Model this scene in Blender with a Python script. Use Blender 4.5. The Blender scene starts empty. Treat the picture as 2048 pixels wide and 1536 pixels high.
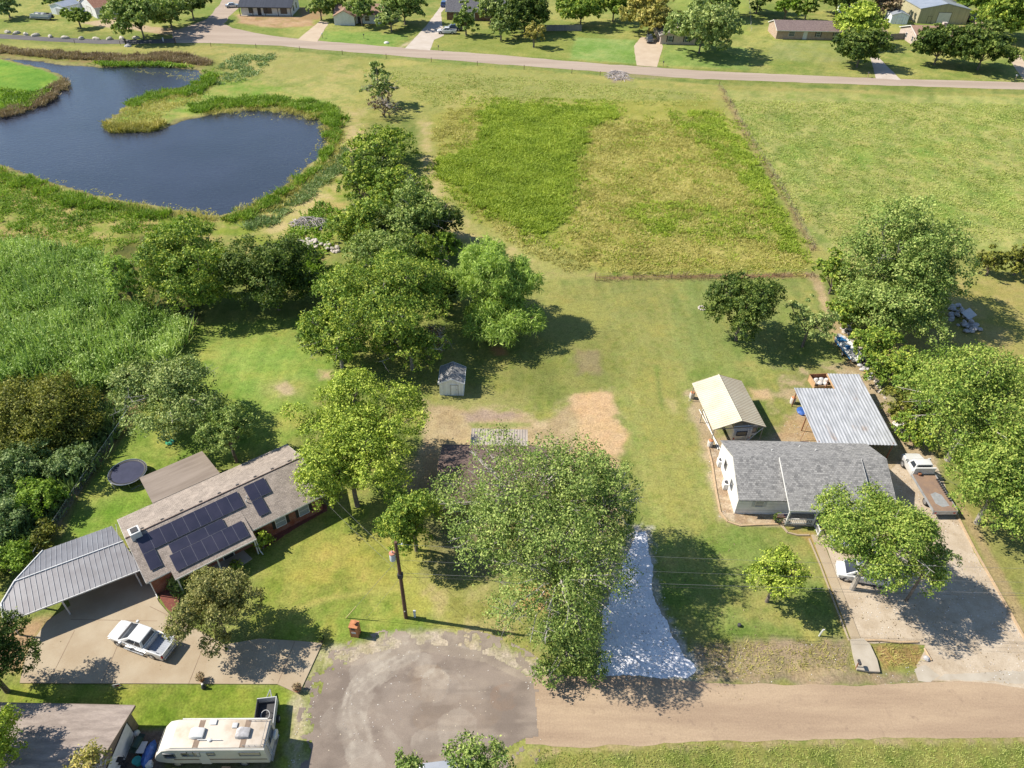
import bpy, bmesh, math, random
import numpy as np
from mathutils import Vector, Matrix

scene = bpy.context.scene
R = math.radians

# ------------------------------------------------------------------ camera
CAM_H, CAM_F, CAM_T, CAM_ROLL = 58.9, 1450.0, 39.5, 1.2      # height (m), focal (photo px), pitch and roll (deg)
cam_d = bpy.data.cameras.new("camera")
cam_d.sensor_width = 36.0
cam_d.lens = 36.0 * CAM_F / 2048.0
cam_d.clip_start = 0.5
cam_d.clip_end = 4000.0
cam = bpy.data.objects.new("camera", cam_d)
scene.collection.objects.link(cam)
cam.location = (0, 0, CAM_H)
cam.rotation_euler = (Matrix.Rotation(R(90 - CAM_T), 4, 'X') @ Matrix.Rotation(R(CAM_ROLL), 4, 'Z')).to_euler()
scene.camera = cam

# ------------------------------------------------------------------ sky + sun
SUN_EL = 45.0
sun_to = Vector((0.989 * math.cos(R(SUN_EL)), -0.145 * math.cos(R(SUN_EL)), -math.sin(R(SUN_EL))))   # direction the light travels
world = bpy.data.worlds.new("World")
scene.world = world
world.use_nodes = True
nt = world.node_tree
sky = nt.nodes.new("ShaderNodeTexSky")
sky.sky_type = 'NISHITA'
sky.sun_disc = False
sky.sun_elevation = R(SUN_EL)
sky.sun_rotation = math.atan2(-sun_to.x, -sun_to.y)
sky.air_density = 1.0
sky.dust_density = 0.2
sky.ozone_density = 1.6
nt.links.new(sky.outputs[0], nt.nodes["Background"].inputs[0])
nt.nodes["Background"].inputs[1].default_value = 0.095
sun_d = bpy.data.lights.new("sun", 'SUN')
sun_d.energy = 5.0
sun_d.angle = R(0.5)
sun_d.color = (1.0, 0.92, 0.79)
sun = bpy.data.objects.new("sun", sun_d)
scene.collection.objects.link(sun)
sun.rotation_euler = sun_to.to_track_quat('-Z', 'Y').to_euler()
scene.view_settings.view_transform = 'Standard'
scene.view_settings.look = 'None'
scene.view_settings.gamma = 1.0
scene.view_settings.exposure = 0.74
scene.cycles.max_bounces = 5
scene.cycles.diffuse_bounces = 3
scene.cycles.transmission_bounces = 3
scene.cycles.transparent_max_bounces = 6

# ------------------------------------------------------------------ surveying: a pixel of the photograph -> the point on the ground it shows
def ray(u, v):
    x, y = u - 1024.0, v - 768.0
    c, s = math.cos(R(CAM_ROLL)), math.sin(R(CAM_ROLL))
    x, y = c * x + s * y, -s * x + c * y
    ct, st = math.cos(R(CAM_T)), math.sin(R(CAM_T))
    return (x, CAM_F * ct - y * st, -(CAM_F * st + y * ct))
def G(u, v, z=0.0):
    d = ray(u, v)
    t = (z - CAM_H) / d[2]
    return (d[0] * t, d[1] * t)
def G3(u, v, z=0.0):
    p = G(u, v, z)
    return Vector((p[0], p[1], z))
def pxm(x, y, z=0.0):           # photo pixels per metre at a point
    ct, st = math.cos(R(CAM_T)), math.sin(R(CAM_T))
    return CAM_F / (y * ct + (CAM_H - z) * st)
KEXP = 1.72
def s2l(c):
    c = c / 255.0
    return c / 12.92 if c <= 0.04045 else ((c + 0.055) / 1.055) ** 2.4
def C(r, g, b, k=KEXP):         # sRGB as seen in sunlight -> base colour
    return (s2l(r) / k, s2l(g) / k, s2l(b) / k)

# ------------------------------------------------------------------ mesh helpers
class MB:
    def __init__(self):
        self.v = []; self.f = []; self.M = None
    def add(self, vs, fs):
        n = len(self.v)
        if self.M is not None:
            vs = [tuple(self.M @ Vector(p)) for p in vs]
        self.v += [tuple(p) for p in vs]
        self.f += [tuple(i + n for i in f) for f in fs]
        return self
    def box(self, x0, x1, y0, y1, z0, z1):
        vs = [(x0,y0,z0),(x1,y0,z0),(x1,y1,z0),(x0,y1,z0),(x0,y0,z1),(x1,y0,z1),(x1,y1,z1),(x0,y1,z1)]
        return self.hexa(vs)
    def hexa(self, vs):
        return self.add(vs, [(0,3,2,1),(4,5,6,7),(0,1,5,4),(1,2,6,5),(2,3,7,6),(3,0,4,7)])
    def cbox(self, c, s, rz=0.0):
        a = Matrix.Translation(c) @ Matrix.Rotation(rz, 4, 'Z')
        x, y, z = s[0]/2, s[1]/2, s[2]/2
        vs = [a @ Vector(p) for p in ((-x,-y,-z),(x,-y,-z),(x,y,-z),(-x,y,-z),(-x,-y,z),(x,-y,z),(x,y,z),(-x,y,z))]
        return self.hexa(vs)
    def prism(self, pts, z0, z1):
        n = len(pts)
        vs = [(p[0],p[1],z0) for p in pts] + [(p[0],p[1],z1) for p in pts]
        fs = [tuple(range(n-1,-1,-1)), tuple(range(n,2*n))]
        fs += [(i,(i+1)%n,n+(i+1)%n,n+i) for i in range(n)]
        return self.add(vs, fs)
    def slab(self, quad, t):
        q = [Vector(p) for p in quad]
        nrm = Vector((0,0,0))
        for i in range(len(q)):
            nrm += (q[i]-q[0]).cross(q[(i+1)%len(q)]-q[0])
        nrm.normalize()
        if nrm.z < 0: q.reverse(); nrm = -nrm
        n = len(q)
        vs = q + [p - nrm*t for p in q]
        fs = [tuple(range(n)), tuple(range(2*n-1,n-1,-1))] + [((i+1)%n,i,n+i,n+(i+1)%n) for i in range(n)]
        return self.add(vs, fs)
    def loft(self, secs, cap=True, closed=True):
        n = len(secs[0]); vs = [p for s in secs for p in s]; fs = []
        for k in range(len(secs)-1):
            for i in range(n if closed else n-1):
                j = (i+1) % n
                fs.append((k*n+i, k*n+j, (k+1)*n+j, (k+1)*n+i))
        if cap:
            fs.append(tuple(range(n-1,-1,-1))); b = (len(secs)-1)*n
            fs.append(tuple(range(b,b+n)))
        return self.add(vs, fs)
    def tube(self, pts, r, n=6, cap=True):
        pts = [Vector(p) for p in pts]
        rs = r if isinstance(r, (list, tuple)) else [r]*len(pts)
        secs = []; ref = None
        for i, p in enumerate(pts):
            d = (pts[min(i+1,len(pts)-1)] - pts[max(i-1,0)])
            if d.length < 1e-9: d = Vector((0,0,1))
            d.normalize()
            if ref is None:
                ref = Vector((1,0,0)) if abs(d.x) < 0.8 else Vector((0,1,0))
            a = (ref - d*ref.dot(d))
            if a.length < 1e-4:
                a = Vector((0,1,0)) - d*d.y
            a.normalize(); ref = a; b = d.cross(a)
            secs.append([p + (a*math.cos(2*math.pi*k/n) + b*math.sin(2*math.pi*k/n))*rs[i] for k in range(n)])
        return self.loft(secs, cap)
    def lathe(self, prof, c=(0,0,0), n=16):
        secs = [[(c[0]+r*math.cos(2*math.pi*k/n), c[1]+r*math.sin(2*math.pi*k/n), c[2]+z) for k in range(n)] for r, z in prof]
        return self.loft(secs, True)
    def wheel(self, c, r, w, axis='y', n=18):
        prof = [(r*0.93,-w/2),(r,-w*0.32),(r,w*0.32),(r*0.93,w/2)]
        secs = []
        for rr, t in prof:
            secs.append([(c[0]+rr*math.cos(2*math.pi*k/n), c[1]+t, c[2]+rr*math.sin(2*math.pi*k/n)) for k in range(n)] if axis == 'y'
                        else [(c[0]+t, c[1]+rr*math.cos(2*math.pi*k/n), c[2]+rr*math.sin(2*math.pi*k/n)) for k in range(n)])
        return self.loft(secs, True)
    def build(self, name, mat, parent=None, smooth=False, bevel=0.0, seg=2):
        me = bpy.data.meshes.new(name)
        me.from_pydata(self.v, [], self.f)
        bm = bmesh.new(); bm.from_mesh(me)
        bmesh.ops.recalc_face_normals(bm, faces=bm.faces[:])
        if bevel > 0:
            es = [e for e in bm.edges if len(e.link_faces) == 2 and e.calc_face_angle(0) > 0.5]
            bmesh.ops.bevel(bm, geom=es, offset=bevel, segments=seg, profile=0.6, affect='EDGES', clamp_overlap=True)
        bm.to_mesh(me); bm.free()
        if smooth or bevel > 0:
            me.polygons.foreach_set('use_smooth', [True]*len(me.polygons))
            if hasattr(me, 'set_sharp_from_angle'): me.set_sharp_from_angle(angle=R(38))
        me.materials.append(mat)
        o = bpy.data.objects.new(name, me)
        scene.collection.objects.link(o)
        if parent is not None: o.parent = parent
        return o

def thing(name, label, cat, loc=(0,0,0), rz=0.0, group=None):
    o = bpy.data.objects.new(name, None)
    o.empty_display_size = 0.3
    scene.collection.objects.link(o)
    o.location = loc; o.rotation_euler = (0,0,rz)
    o['label'] = label; o['category'] = cat
    if group: o['group'] = group
    return o
def tag(o, label, cat, group=None):
    o['label'] = label; o['category'] = cat
    if group: o['group'] = group
    return o
def copy_tree(o, parent=None):
    c = o.copy(); scene.collection.objects.link(c)
    if parent is not None: c.parent = parent
    for ch in list(o.children):
        copy_tree(ch, c)
    return c
def quads_mesh(name, V, tint, mat, parent=None):
    """V: (n,k,3) array of n faces of k corners; tint: (n,) value stored per face corner point"""
    n, k = V.shape[0], V.shape[1]
    me = bpy.data.meshes.new(name)
    me.vertices.add(n*k); me.loops.add(n*k); me.polygons.add(n)
    me.vertices.foreach_set('co', V.reshape(-1).astype(np.float32))
    me.loops.foreach_set('vertex_index', np.arange(n*k, dtype=np.int32))
    me.polygons.foreach_set('loop_start', np.arange(0, n*k, k, dtype=np.int32))
    me.polygons.foreach_set('loop_total', np.full(n, k, dtype=np.int32))
    at = me.attributes.new('tint', 'FLOAT', 'POINT')
    at.data.foreach_set('value', np.repeat(tint, k).astype(np.float32))
    me.update(calc_edges=True)
    me.materials.append(mat)
    o = bpy.data.objects.new(name, me)
    scene.collection.objects.link(o)
    if parent is not None: o.parent = parent
    return o

# ------------------------------------------------------------------ noise and polygon maths (numpy)
def _hash(ix, iy, seed):
    h = (ix.astype(np.int64)*374761393 + iy.astype(np.int64)*668265263 + seed*1274126177) & 0x7fffffff
    h = ((h ^ (h >> 13)) * 1274126177) & 0x7fffffff
    return ((h ^ (h >> 16)) & 0xffff) / 65535.0
def vnoise(x, y, s, seed):
    x = x / s; y = y / s
    ix = np.floor(x); iy = np.floor(y); fx = x-ix; fy = y-iy
    fx = fx*fx*(3-2*fx); fy = fy*fy*(3-2*fy)
    a = _hash(ix,iy,seed); b = _hash(ix+1,iy,seed); c = _hash(ix,iy+1,seed); d = _hash(ix+1,iy+1,seed)
    return (a*(1-fx)+b*fx)*(1-fy) + (c*(1-fx)+d*fx)*fy
def fbm(x, y, s, seed, o=4):
    t = 0; a = 1.0; w = 0
    for k in range(o):
        t = t + a*vnoise(x, y, s/2**k, seed+k*17); w += a; a *= 0.55
    return t / w
def sdist(X, Y, P, pad=6.0):
    """signed distance to polygon P (negative inside); far points get +pad"""
    P = np.array(P)
    out = np.full(X.shape, pad)
    sel = (X > P[:,0].min()-pad) & (X < P[:,0].max()+pad) & (Y > P[:,1].min()-pad) & (Y < P[:,1].max()+pad)
    x = X[sel]; y = Y[sel]
    if x.size == 0: return out
    d2 = np.full(x.shape, 1e9); ins = np.zeros(x.shape, bool)
    for i in range(len(P)):
        ax, ay = P[i]; bx, by = P[(i+1) % len(P)]
        ex, ey = bx-ax, by-ay
        t = np.clip(((x-ax)*ex + (y-ay)*ey) / (ex*ex+ey*ey+1e-12), 0, 1)
        d2 = np.minimum(d2, (x-ax-t*ex)**2 + (y-ay-t*ey)**2)
        c = ((ay > y) != (by > y)) & (x < (bx-ax)*(y-ay)/(by-ay+1e-12) + ax)
        ins ^= c
    d = np.sqrt(d2); d[ins] *= -1
    out[sel] = np.minimum(d, pad)
    return out
def sstep(a, b, x):
    t = np.clip((x-a)/(b-a), 0, 1)
    return t*t*(3-2*t)
def polyG(px, z=0.0):
    return [G(u, v, z) for u, v in px]
# ------------------------------------------------------------------ materials
def nodes_of(name):
    m = bpy.data.materials.new(name); m.use_nodes = True
    nt = m.node_tree
    for n in list(nt.nodes): nt.nodes.remove(n)
    out = nt.nodes.new('ShaderNodeOutputMaterial')
    return m, nt, out
def N(nt, t, **kw):
    n = nt.nodes.new(t)
    for k, v in kw.items():
        if k in n.inputs: n.inputs[k].default_value = v
        else: setattr(n, k, v)
    return n
def rgba(c): return (c[0], c[1], c[2], 1.0)
def mixc(nt, fac, a, b, mode='MIX'):
    m = nt.nodes.new('ShaderNodeMix'); m.data_type = 'RGBA'; m.blend_type = mode; m.clamp_factor = True
    for sock, val in ((m.inputs[0], fac), (m.inputs[6], a), (m.inputs[7], b)):
        if isinstance(val, bpy.types.NodeSocket): nt.links.new(val, sock)
        elif isinstance(val, (int, float)): sock.default_value = val
        else: sock.default_value = rgba(val)
    return m.outputs[2]
def ramp(nt, fac, p0, p1):
    r = nt.nodes.new('ShaderNodeMapRange'); r.interpolation_type = 'SMOOTHSTEP'
    nt.links.new(fac, r.inputs[0]); r.inputs[1].default_value = p0; r.inputs[2].default_value = p1
    return r.outputs[0]
def noise(nt, vec, scale, detail=4, rough=0.55):
    n = N(nt, 'ShaderNodeTexNoise', Scale=scale, Detail=detail, Roughness=rough)
    nt.links.new(vec, n.inputs['Vector'])
    return n.outputs['Fac']
def coords(nt, which='Object', scale=None):
    t = nt.nodes.new('ShaderNodeTexCoord')
    o = t.outputs[which]
    if scale:
        m = nt.nodes.new('ShaderNodeMapping'); m.inputs['Scale'].default_value = scale
        nt.links.new(o, m.inputs['Vector']); o = m.outputs[0]
    return o
def finish(nt, out, col, rough=0.7, metal=0.0, spec=0.4, bump=None, bdist=0.02, bstr=0.6, coat=0.0):
    b = N(nt, 'ShaderNodeBsdfPrincipled')
    if isinstance(col, bpy.types.NodeSocket): nt.links.new(col, b.inputs['Base Color'])
    else: b.inputs['Base Color'].default_value = rgba(col)
    if isinstance(rough, bpy.types.NodeSocket): nt.links.new(rough, b.inputs['Roughness'])
    else: b.inputs['Roughness'].default_value = rough
    b.inputs['Metallic'].default_value = metal
    b.inputs['Specular IOR Level'].default_value = spec
    b.inputs['Coat Weight'].default_value = coat
    if bump is not None:
        bn = N(nt, 'ShaderNodeBump', Strength=bstr, Distance=bdist)
        nt.links.new(bump, bn.inputs['Height']); nt.links.new(bn.outputs[0], b.inputs['Normal'])
    nt.links.new(b.outputs[0], out.inputs[0])
    return b
def pmat(name, c1, c2=None, scale=2.0, rough=0.7, metal=0.0, spec=0.4, fine=0.12, fscale=30, bump=0.0, coat=0.0, lo=0.3, hi=0.7, stretch=None):
    m, nt, out = nodes_of(name)
    if c2 is None: c2 = tuple(x*0.8 for x in c1)
    v = coords(nt, 'Object', stretch)
    n1 = noise(nt, v, scale, 5, 0.6)
    col = mixc(nt, ramp(nt, n1, lo, hi), c1, c2)
    n2 = noise(nt, v, fscale, 3, 0.6)
    g = nt.nodes.new('ShaderNodeMapRange'); nt.links.new(n2, g.inputs[0])
    g.inputs[1].default_value = 0.25; g.inputs[2].default_value = 0.75
    g.inputs[3].default_value = 1-fine; g.inputs[4].default_value = 1+fine
    col = mixc(nt, 1.0, col, g.outputs[0], 'MULTIPLY')
    finish(nt, out, col, rough, metal, spec, n2 if bump > 0 else None, bump, 0.7, coat)
    return m
def shingle_mat(name, c1, c2, c3, row=0.15, wid=0.32):
    m, nt, out = nodes_of(name)
    v = coords(nt)
    br = N(nt, 'ShaderNodeTexBrick', Scale=1.0)
    br.inputs['Brick Width'].default_value = wid; br.inputs['Row Height'].default_value = row
    br.inputs['Mortar Size'].default_value = 0.012; br.inputs['Mortar Smooth'].default_value = 0.3
    br.inputs['Color1'].default_value = rgba(c1); br.inputs['Color2'].default_value = rgba(c2)
    br.inputs['Mortar'].default_value = rgba(tuple(x*0.5 for x in c2)); br.inputs['Bias'].default_value = 0.0
    nt.links.new(v, br.inputs['Vector'])
    n = noise(nt, v, 1.1, 5, 0.65)
    col = mixc(nt, ramp(nt, n, 0.42, 0.75), br.outputs['Color'], c3)
    n2 = noise(nt, v, 9, 4, 0.7)
    g = nt.nodes.new('ShaderNodeMapRange'); nt.links.new(n2, g.inputs[0])
    g.inputs[1].default_value = 0.3; g.inputs[2].default_value = 0.7; g.inputs[3].default_value = 0.72; g.inputs[4].default_value = 1.28
    col = mixc(nt, 1.0, col, g.outputs[0], 'MULTIPLY')
    finish(nt, out, col, 0.9, 0, 0.2, br.outputs['Fac'], 0.015, 0.5)
    return m
def brick_mat(name, c1, c2, mortar, bw=0.22, rh=0.075):
    m, nt, out = nodes_of(name)
    v = coords(nt)
    sp = nt.nodes.new('ShaderNodeSeparateXYZ'); nt.links.new(v, sp.inputs[0])
    ad = nt.nodes.new('ShaderNodeMath'); nt.links.new(sp.outputs[0], ad.inputs[0]); nt.links.new(sp.outputs[1], ad.inputs[1])
    cb = nt.nodes.new('ShaderNodeCombineXYZ'); nt.links.new(ad.outputs[0], cb.inputs[0]); nt.links.new(sp.outputs[2], cb.inputs[1])
    br = N(nt, 'ShaderNodeTexBrick', Scale=1.0)
    br.inputs['Brick Width'].default_value = bw; br.inputs['Row Height'].default_value = rh
    br.inputs['Mortar Size'].default_value = 0.01
    br.inputs['Color1'].default_value = rgba(c1); br.inputs['Color2'].default_value = rgba(c2); br.inputs['Mortar'].default_value = rgba(mortar)
    nt.links.new(cb.outputs[0], br.inputs['Vector'])
    n = noise(nt, v, 1.5, 4, 0.6)
    col = mixc(nt, ramp(nt, n, 0.35, 0.75), br.outputs['Color'], tuple(x*0.75 for x in c1))
    finish(nt, out, col, 0.85, 0, 0.25, br.outputs['Fac'], 0.008, 0.4)
    return m
def lines_mat(name, c1, axis, pitch, dark=0.75, rough=0.6, width=0.08, dirt=None, metal=0.0, spec=0.4):
    """boards, laps or boarding: a thin groove every `pitch` metres along an object axis, with soft stains"""
    m, nt, out = nodes_of(name)
    v = coords(nt)
    sp = nt.nodes.new('ShaderNodeSeparateXYZ'); nt.links.new(v, sp.inputs[0])
    if axis == 3:
        s = nt.nodes.new('ShaderNodeMath'); nt.links.new(sp.outputs[0], s.inputs[0]); nt.links.new(sp.outputs[1], s.inputs[1]); src = s.outputs[0]
    else: src = sp.outputs[axis]
    d = nt.nodes.new('ShaderNodeMath'); d.operation = 'DIVIDE'; nt.links.new(src, d.inputs[0]); d.inputs[1].default_value = pitch
    f = nt.nodes.new('ShaderNodeMath'); f.operation = 'FRACT'; nt.links.new(d.outputs[0], f.inputs[0])
    st = nt.nodes.new('ShaderNodeMath'); st.operation = 'LESS_THAN'; nt.links.new(f.outputs[0], st.inputs[0]); st.inputs[1].default_value = width
    fl = nt.nodes.new('ShaderNodeMath'); fl.operation = 'FLOOR'; nt.links.new(d.outputs[0], fl.inputs[0])
    wn = nt.nodes.new('ShaderNodeTexWhiteNoise'); wn.noise_dimensions = '1D'; nt.links.new(fl.outputs[0], wn.inputs['W'])
    n = noise(nt, v, 1.3, 5, 0.65)
    col = mixc(nt, ramp(nt, n, 0.4, 0.8), c1, dirt if dirt else tuple(x*0.82 for x in c1))
    g = nt.nodes.new('ShaderNodeMapRange'); nt.links.new(wn.outputs['Value'], g.inputs[0]); g.inputs[3].default_value = 0.88; g.inputs[4].default_value = 1.1
    col = mixc(nt, 1.0, col, g.outputs[0], 'MULTIPLY')
    mm = nt.nodes.new('ShaderNodeMath'); mm.operation = 'MULTIPLY'; nt.links.new(st.outputs[0], mm.inputs[0]); mm.inputs[1].default_value = 1-dark
    col = mixc(nt, mm.outputs[0], col, (0.02,0.02,0.02))
    iv = nt.nodes.new('ShaderNodeMath'); iv.operation = 'SUBTRACT'; iv.inputs[0].default_value = 1; nt.links.new(st.outputs[0], iv.inputs[1])
    finish(nt, out, col, rough, metal, spec, iv.outputs[0], 0.01, 0.5)
    return m
def leaf_mat(name, dark, mid, light, trans=0.22, rough=0.6):
    m, nt, out = nodes_of(name)
    a = nt.nodes.new('ShaderNodeAttribute'); a.attribute_name = 'tint'
    cr = nt.nodes.new('ShaderNodeValToRGB')
    cr.color_ramp.elements[0].color = rgba(dark); cr.color_ramp.elements[0].position = 0.05
    cr.color_ramp.elements[1].color = rgba(light); cr.color_ramp.elements[1].position = 0.95
    e = cr.color_ramp.elements.new(0.5); e.color = rgba(mid)
    nt.links.new(a.outputs['Fac'], cr.inputs[0])
    b = N(nt, 'ShaderNodeBsdfPrincipled', Roughness=rough)
    b.inputs['Specular IOR Level'].default_value = 0.22
    nt.links.new(cr.outputs[0], b.inputs['Base Color'])
    t = nt.nodes.new('ShaderNodeBsdfTranslucent')
    tc = mixc(nt, 1.0, cr.outputs[0], (1.1, 1.15, 0.65), 'MULTIPLY')
    nt.links.new(tc, t.inputs[0])
    mx = nt.nodes.new('ShaderNodeMixShader'); mx.inputs[0].default_value = trans
    nt.links.new(b.outputs[0], mx.inputs[1]); nt.links.new(t.outputs[0], mx.inputs[2])
    nt.links.new(mx.outputs[0], out.inputs[0])
    return m

MT = {}
MT['bark'] = pmat('bark', (0.11,0.085,0.065), (0.2,0.17,0.14), 3, 0.95, bump=0.03, fscale=18)
MT['bark_grey'] = pmat('bark_grey', (0.22,0.2,0.17), (0.34,0.31,0.28), 3, 0.95, bump=0.03, fscale=18)
MT['twig_grey'] = pmat('twig_grey', (0.34,0.3,0.29), (0.45,0.41,0.39), 3, 0.95)
MT['brick_red'] = brick_mat('brick_red', (0.27,0.075,0.04), (0.18,0.05,0.03), (0.3,0.25,0.2))
MT['brick_tan'] = brick_mat('brick_tan', (0.42,0.3,0.22), (0.33,0.23,0.17), (0.45,0.4,0.34))
MT['brick_pale'] = brick_mat('brick_pale', (0.5,0.4,0.34), (0.42,0.32,0.27), (0.5,0.46,0.42))
MT['brick_brown'] = brick_mat('brick_brown', (0.2,0.1,0.06), (0.15,0.07,0.045), (0.28,0.23,0.19))
MT['shingle_tan'] = shingle_mat('shingle_tan', C(174,162,152,1.35), C(154,143,134,1.35), C(184,171,160,1.35))
MT['shingle_grey'] = shingle_mat('shingle_grey', (0.31,0.305,0.3), (0.15,0.15,0.152), (0.24,0.237,0.235), 0.2, 0.3)
MT['shingle_brown'] = shingle_mat('shingle_brown', C(150,128,120), C(122,104,98), C(142,124,116))
MT['shingle_mauve'] = shingle_mat('shingle_mauve', C(165,145,142), C(138,120,118), C(158,140,136))
MT['shingle_rust'] = shingle_mat('shingle_rust', C(186,140,118), C(160,116,98), C(178,136,116))
MT['shingle_pink'] = shingle_mat('shingle_pink', C(196,162,140), C(176,142,124), C(190,158,138))
MT['shingle_slate'] = shingle_mat('shingle_slate', C(128,128,134), C(104,104,112), C(120,120,128))
MT['roll_roof'] = pmat('roll_roof', C(150,136,124), C(172,158,146), 0.7, 0.9, fine=0.06, stretch=(0.3,2.0,1))
MT['old_roof'] = pmat('old_roof', C(182,168,158,1.45), C(150,137,129,1.45), 0.8, 0.95, fine=0.16, fscale=9, bump=0.02, stretch=(0.6,2.2,1))
MT['metal_roof'] = pmat('metal_roof', C(164,164,169), C(148,146,150), 0.6, 0.42, 0.35, fine=0.05)
MT['metal_trim'] = pmat('metal_trim', C(205,208,212), C(180,180,186), 1.2, 0.4, 0.2, fine=0.04)
MT['corrugated'] = pmat('corrugated', (0.52,0.53,0.54), (0.4,0.4,0.41), 0.5, 0.4, 0.45, fine=0.06, stretch=(1,0.25,1))
def rusty_mat():
    m, nt, out = nodes_of('corrugated_rust')
    v = coords(nt, 'Object', (1.0, 0.22, 1.0))
    n = noise(nt, v, 0.9, 6, 0.65)
    w = coords(nt)
    n2 = noise(nt, w, 0.32, 3, 0.5)
    base = mixc(nt, ramp(nt, noise(nt, v, 2.5, 4), 0.3, 0.7), (0.52,0.53,0.55), (0.36,0.37,0.385))
    f = nt.nodes.new('ShaderNodeMath'); f.operation = 'MULTIPLY'
    nt.links.new(ramp(nt, n, 0.5, 0.72), f.inputs[0]); nt.links.new(ramp(nt, n2, 0.48, 0.64), f.inputs[1])
    col = mixc(nt, f.outputs[0], base, (0.34,0.25,0.19))
    finish(nt, out, col, 0.42, 0.3, 0.4)
    return m
MT['corrugated_rust'] = rusty_mat()
MT['cream_metal'] = pmat('cream_metal', C(240,232,208,1.5), C(226,214,188,1.5), 0.5, 0.5, 0.1, fine=0.05)
MT['pale_metal'] = pmat('pale_metal', C(222,210,196), C(200,186,172), 0.6, 0.5, 0.15, fine=0.05)
MT['white_metal_roof'] = pmat('white_metal_roof', C(206,214,226), C(188,198,212), 0.4, 0.4, 0.3, fine=0.04)
MT['white'] = pmat('white', (0.63,0.63,0.625), (0.55,0.55,0.535), 1.2, 0.5, fine=0.03)
MT['siding'] = lines_mat('siding', (0.66,0.66,0.66), 2, 0.13, 0.8, 0.55, 0.07)
MT['siding_shed'] = lines_mat('siding_shed', (0.8,0.84,0.9), 3, 0.2, 0.85, 0.6, 0.05, dirt=(0.7,0.75,0.82))
MT['siding_yellow'] = lines_mat('siding_yellow', C(214,206,170), 3, 0.3, 0.85, 0.5, 0.05)
MT['siding_brown'] = lines_mat('siding_brown', (0.2,0.15,0.12), 2, 0.2, 0.7)
MT['siding_pale'] = lines_mat('siding_pale', (0.62,0.62,0.63), 2, 0.18, 0.85)
MT['wood_fence'] = lines_mat('wood_fence', (0.3,0.22,0.16), 3, 0.14, 0.55, 0.9, 0.1, dirt=(0.22,0.19,0.17))
MT['wood_grey'] = lines_mat('wood_grey', (0.24,0.23,0.22), 3, 0.14, 0.55, 0.9, 0.1, dirt=(0.17,0.165,0.16))
MT['wood_new'] = pmat('wood_new', (0.5,0.32,0.17), (0.38,0.24,0.13), 3, 0.8, stretch=(1,1,0.2))
MT['wood_deck'] = lines_mat('wood_deck', C(214,202,186), 0, 0.3, 0.55, 0.6, 0.07)
MT['timber'] = pmat('timber', (0.46,0.33,0.2), (0.34,0.25,0.16), 4, 0.85)
MT['pole_wood'] = pmat('pole_wood', (0.13,0.07,0.045), (0.085,0.05,0.035), 2, 0.9, stretch=(4,4,0.6))
def solar_mat():
    m, nt, out = nodes_of('solar_cell')
    v = coords(nt)
    sp = nt.nodes.new('ShaderNodeSeparateXYZ'); nt.links.new(v, sp.inputs[0])
    d = nt.nodes.new('ShaderNodeMath'); d.operation = 'MULTIPLY'; nt.links.new(sp.outputs[1], d.inputs[0]); d.inputs[1].default_value = 12.0
    f = nt.nodes.new('ShaderNodeMath'); f.operation = 'FRACT'; nt.links.new(d.outputs[0], f.inputs[0])
    s = nt.nodes.new('ShaderNodeMath'); s.operation = 'LESS_THAN'; nt.links.new(f.outputs[0], s.inputs[0]); s.inputs[1].default_value = 0.14
    n = noise(nt, v, 0.7, 3)
    col = mixc(nt, ramp(nt, n, 0.3, 0.7), (0.02,0.022,0.042), (0.032,0.032,0.056))
    col = mixc(nt, s.outputs[0], col, (0.05,0.048,0.072))
    finish(nt, out, col, 0.25, 0.0, 0.5)
    return m
MT['solar'] = solar_mat()
MT['solar_frame'] = pmat('solar_frame', (0.2,0.2,0.23), None, 2, 0.4, 0.5, fine=0.03)
MT['glass'] = pmat('glass', (0.03,0.035,0.045), (0.05,0.06,0.075), 0.8, 0.08, 0, 0.6, fine=0.02)
MT['glass_sky'] = pmat('glass_sky', (0.09,0.12,0.15), (0.05,0.065,0.08), 0.8, 0.08, 0, 0.6, fine=0.02)
MT['glass_blind'] = pmat('glass_blind', (0.3,0.32,0.33), (0.22,0.24,0.26), 1.5, 0.15, 0, 0.6, fine=0.05, stretch=(1,1,6))
MT['black'] = pmat('black', (0.02,0.02,0.022), (0.03,0.03,0.032), 2, 0.5, fine=0.05)
MT['dark'] = pmat('dark', (0.05,0.05,0.055), (0.035,0.035,0.04), 2, 0.7)
MT['rubber'] = pmat('rubber', (0.022,0.022,0.024), (0.035,0.034,0.033), 6, 0.85)
MT['rim'] = pmat('rim', (0.42,0.42,0.43), (0.3,0.3,0.31), 4, 0.35, 0.6, fine=0.05)
MT['chrome'] = pmat('chrome', (0.55,0.56,0.58), (0.45,0.46,0.48), 3, 0.25, 0.8, fine=0.03)
MT['steel'] = pmat('steel', (0.35,0.36,0.37), (0.26,0.27,0.28), 3, 0.45, 0.6, fine=0.06)
MT['car_white'] = pmat('car_white', (0.58,0.585,0.59), (0.5,0.505,0.505), 0.7, 0.3, 0, 0.5, fine=0.02, coat=0.6)
MT['car_blue'] = pmat('car_blue', (0.03,0.07,0.22), (0.025,0.055,0.18), 0.7, 0.3, 0.2, 0.5, fine=0.02, coat=0.6)
MT['car_navy'] = pmat('car_navy', (0.035,0.045,0.09), (0.03,0.04,0.075), 0.7, 0.3, 0.2, 0.5, fine=0.02, coat=0.6)
MT['car_grey'] = pmat('car_grey', (0.09,0.095,0.1), (0.07,0.075,0.08), 0.7, 0.3, 0.3, 0.5, fine=0.02, coat=0.6)
MT['car_silver'] = pmat('car_silver', (0.45,0.47,0.5), (0.38,0.4,0.43), 0.7, 0.3, 0.4, 0.5, fine=0.02, coat=0.6)
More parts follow.
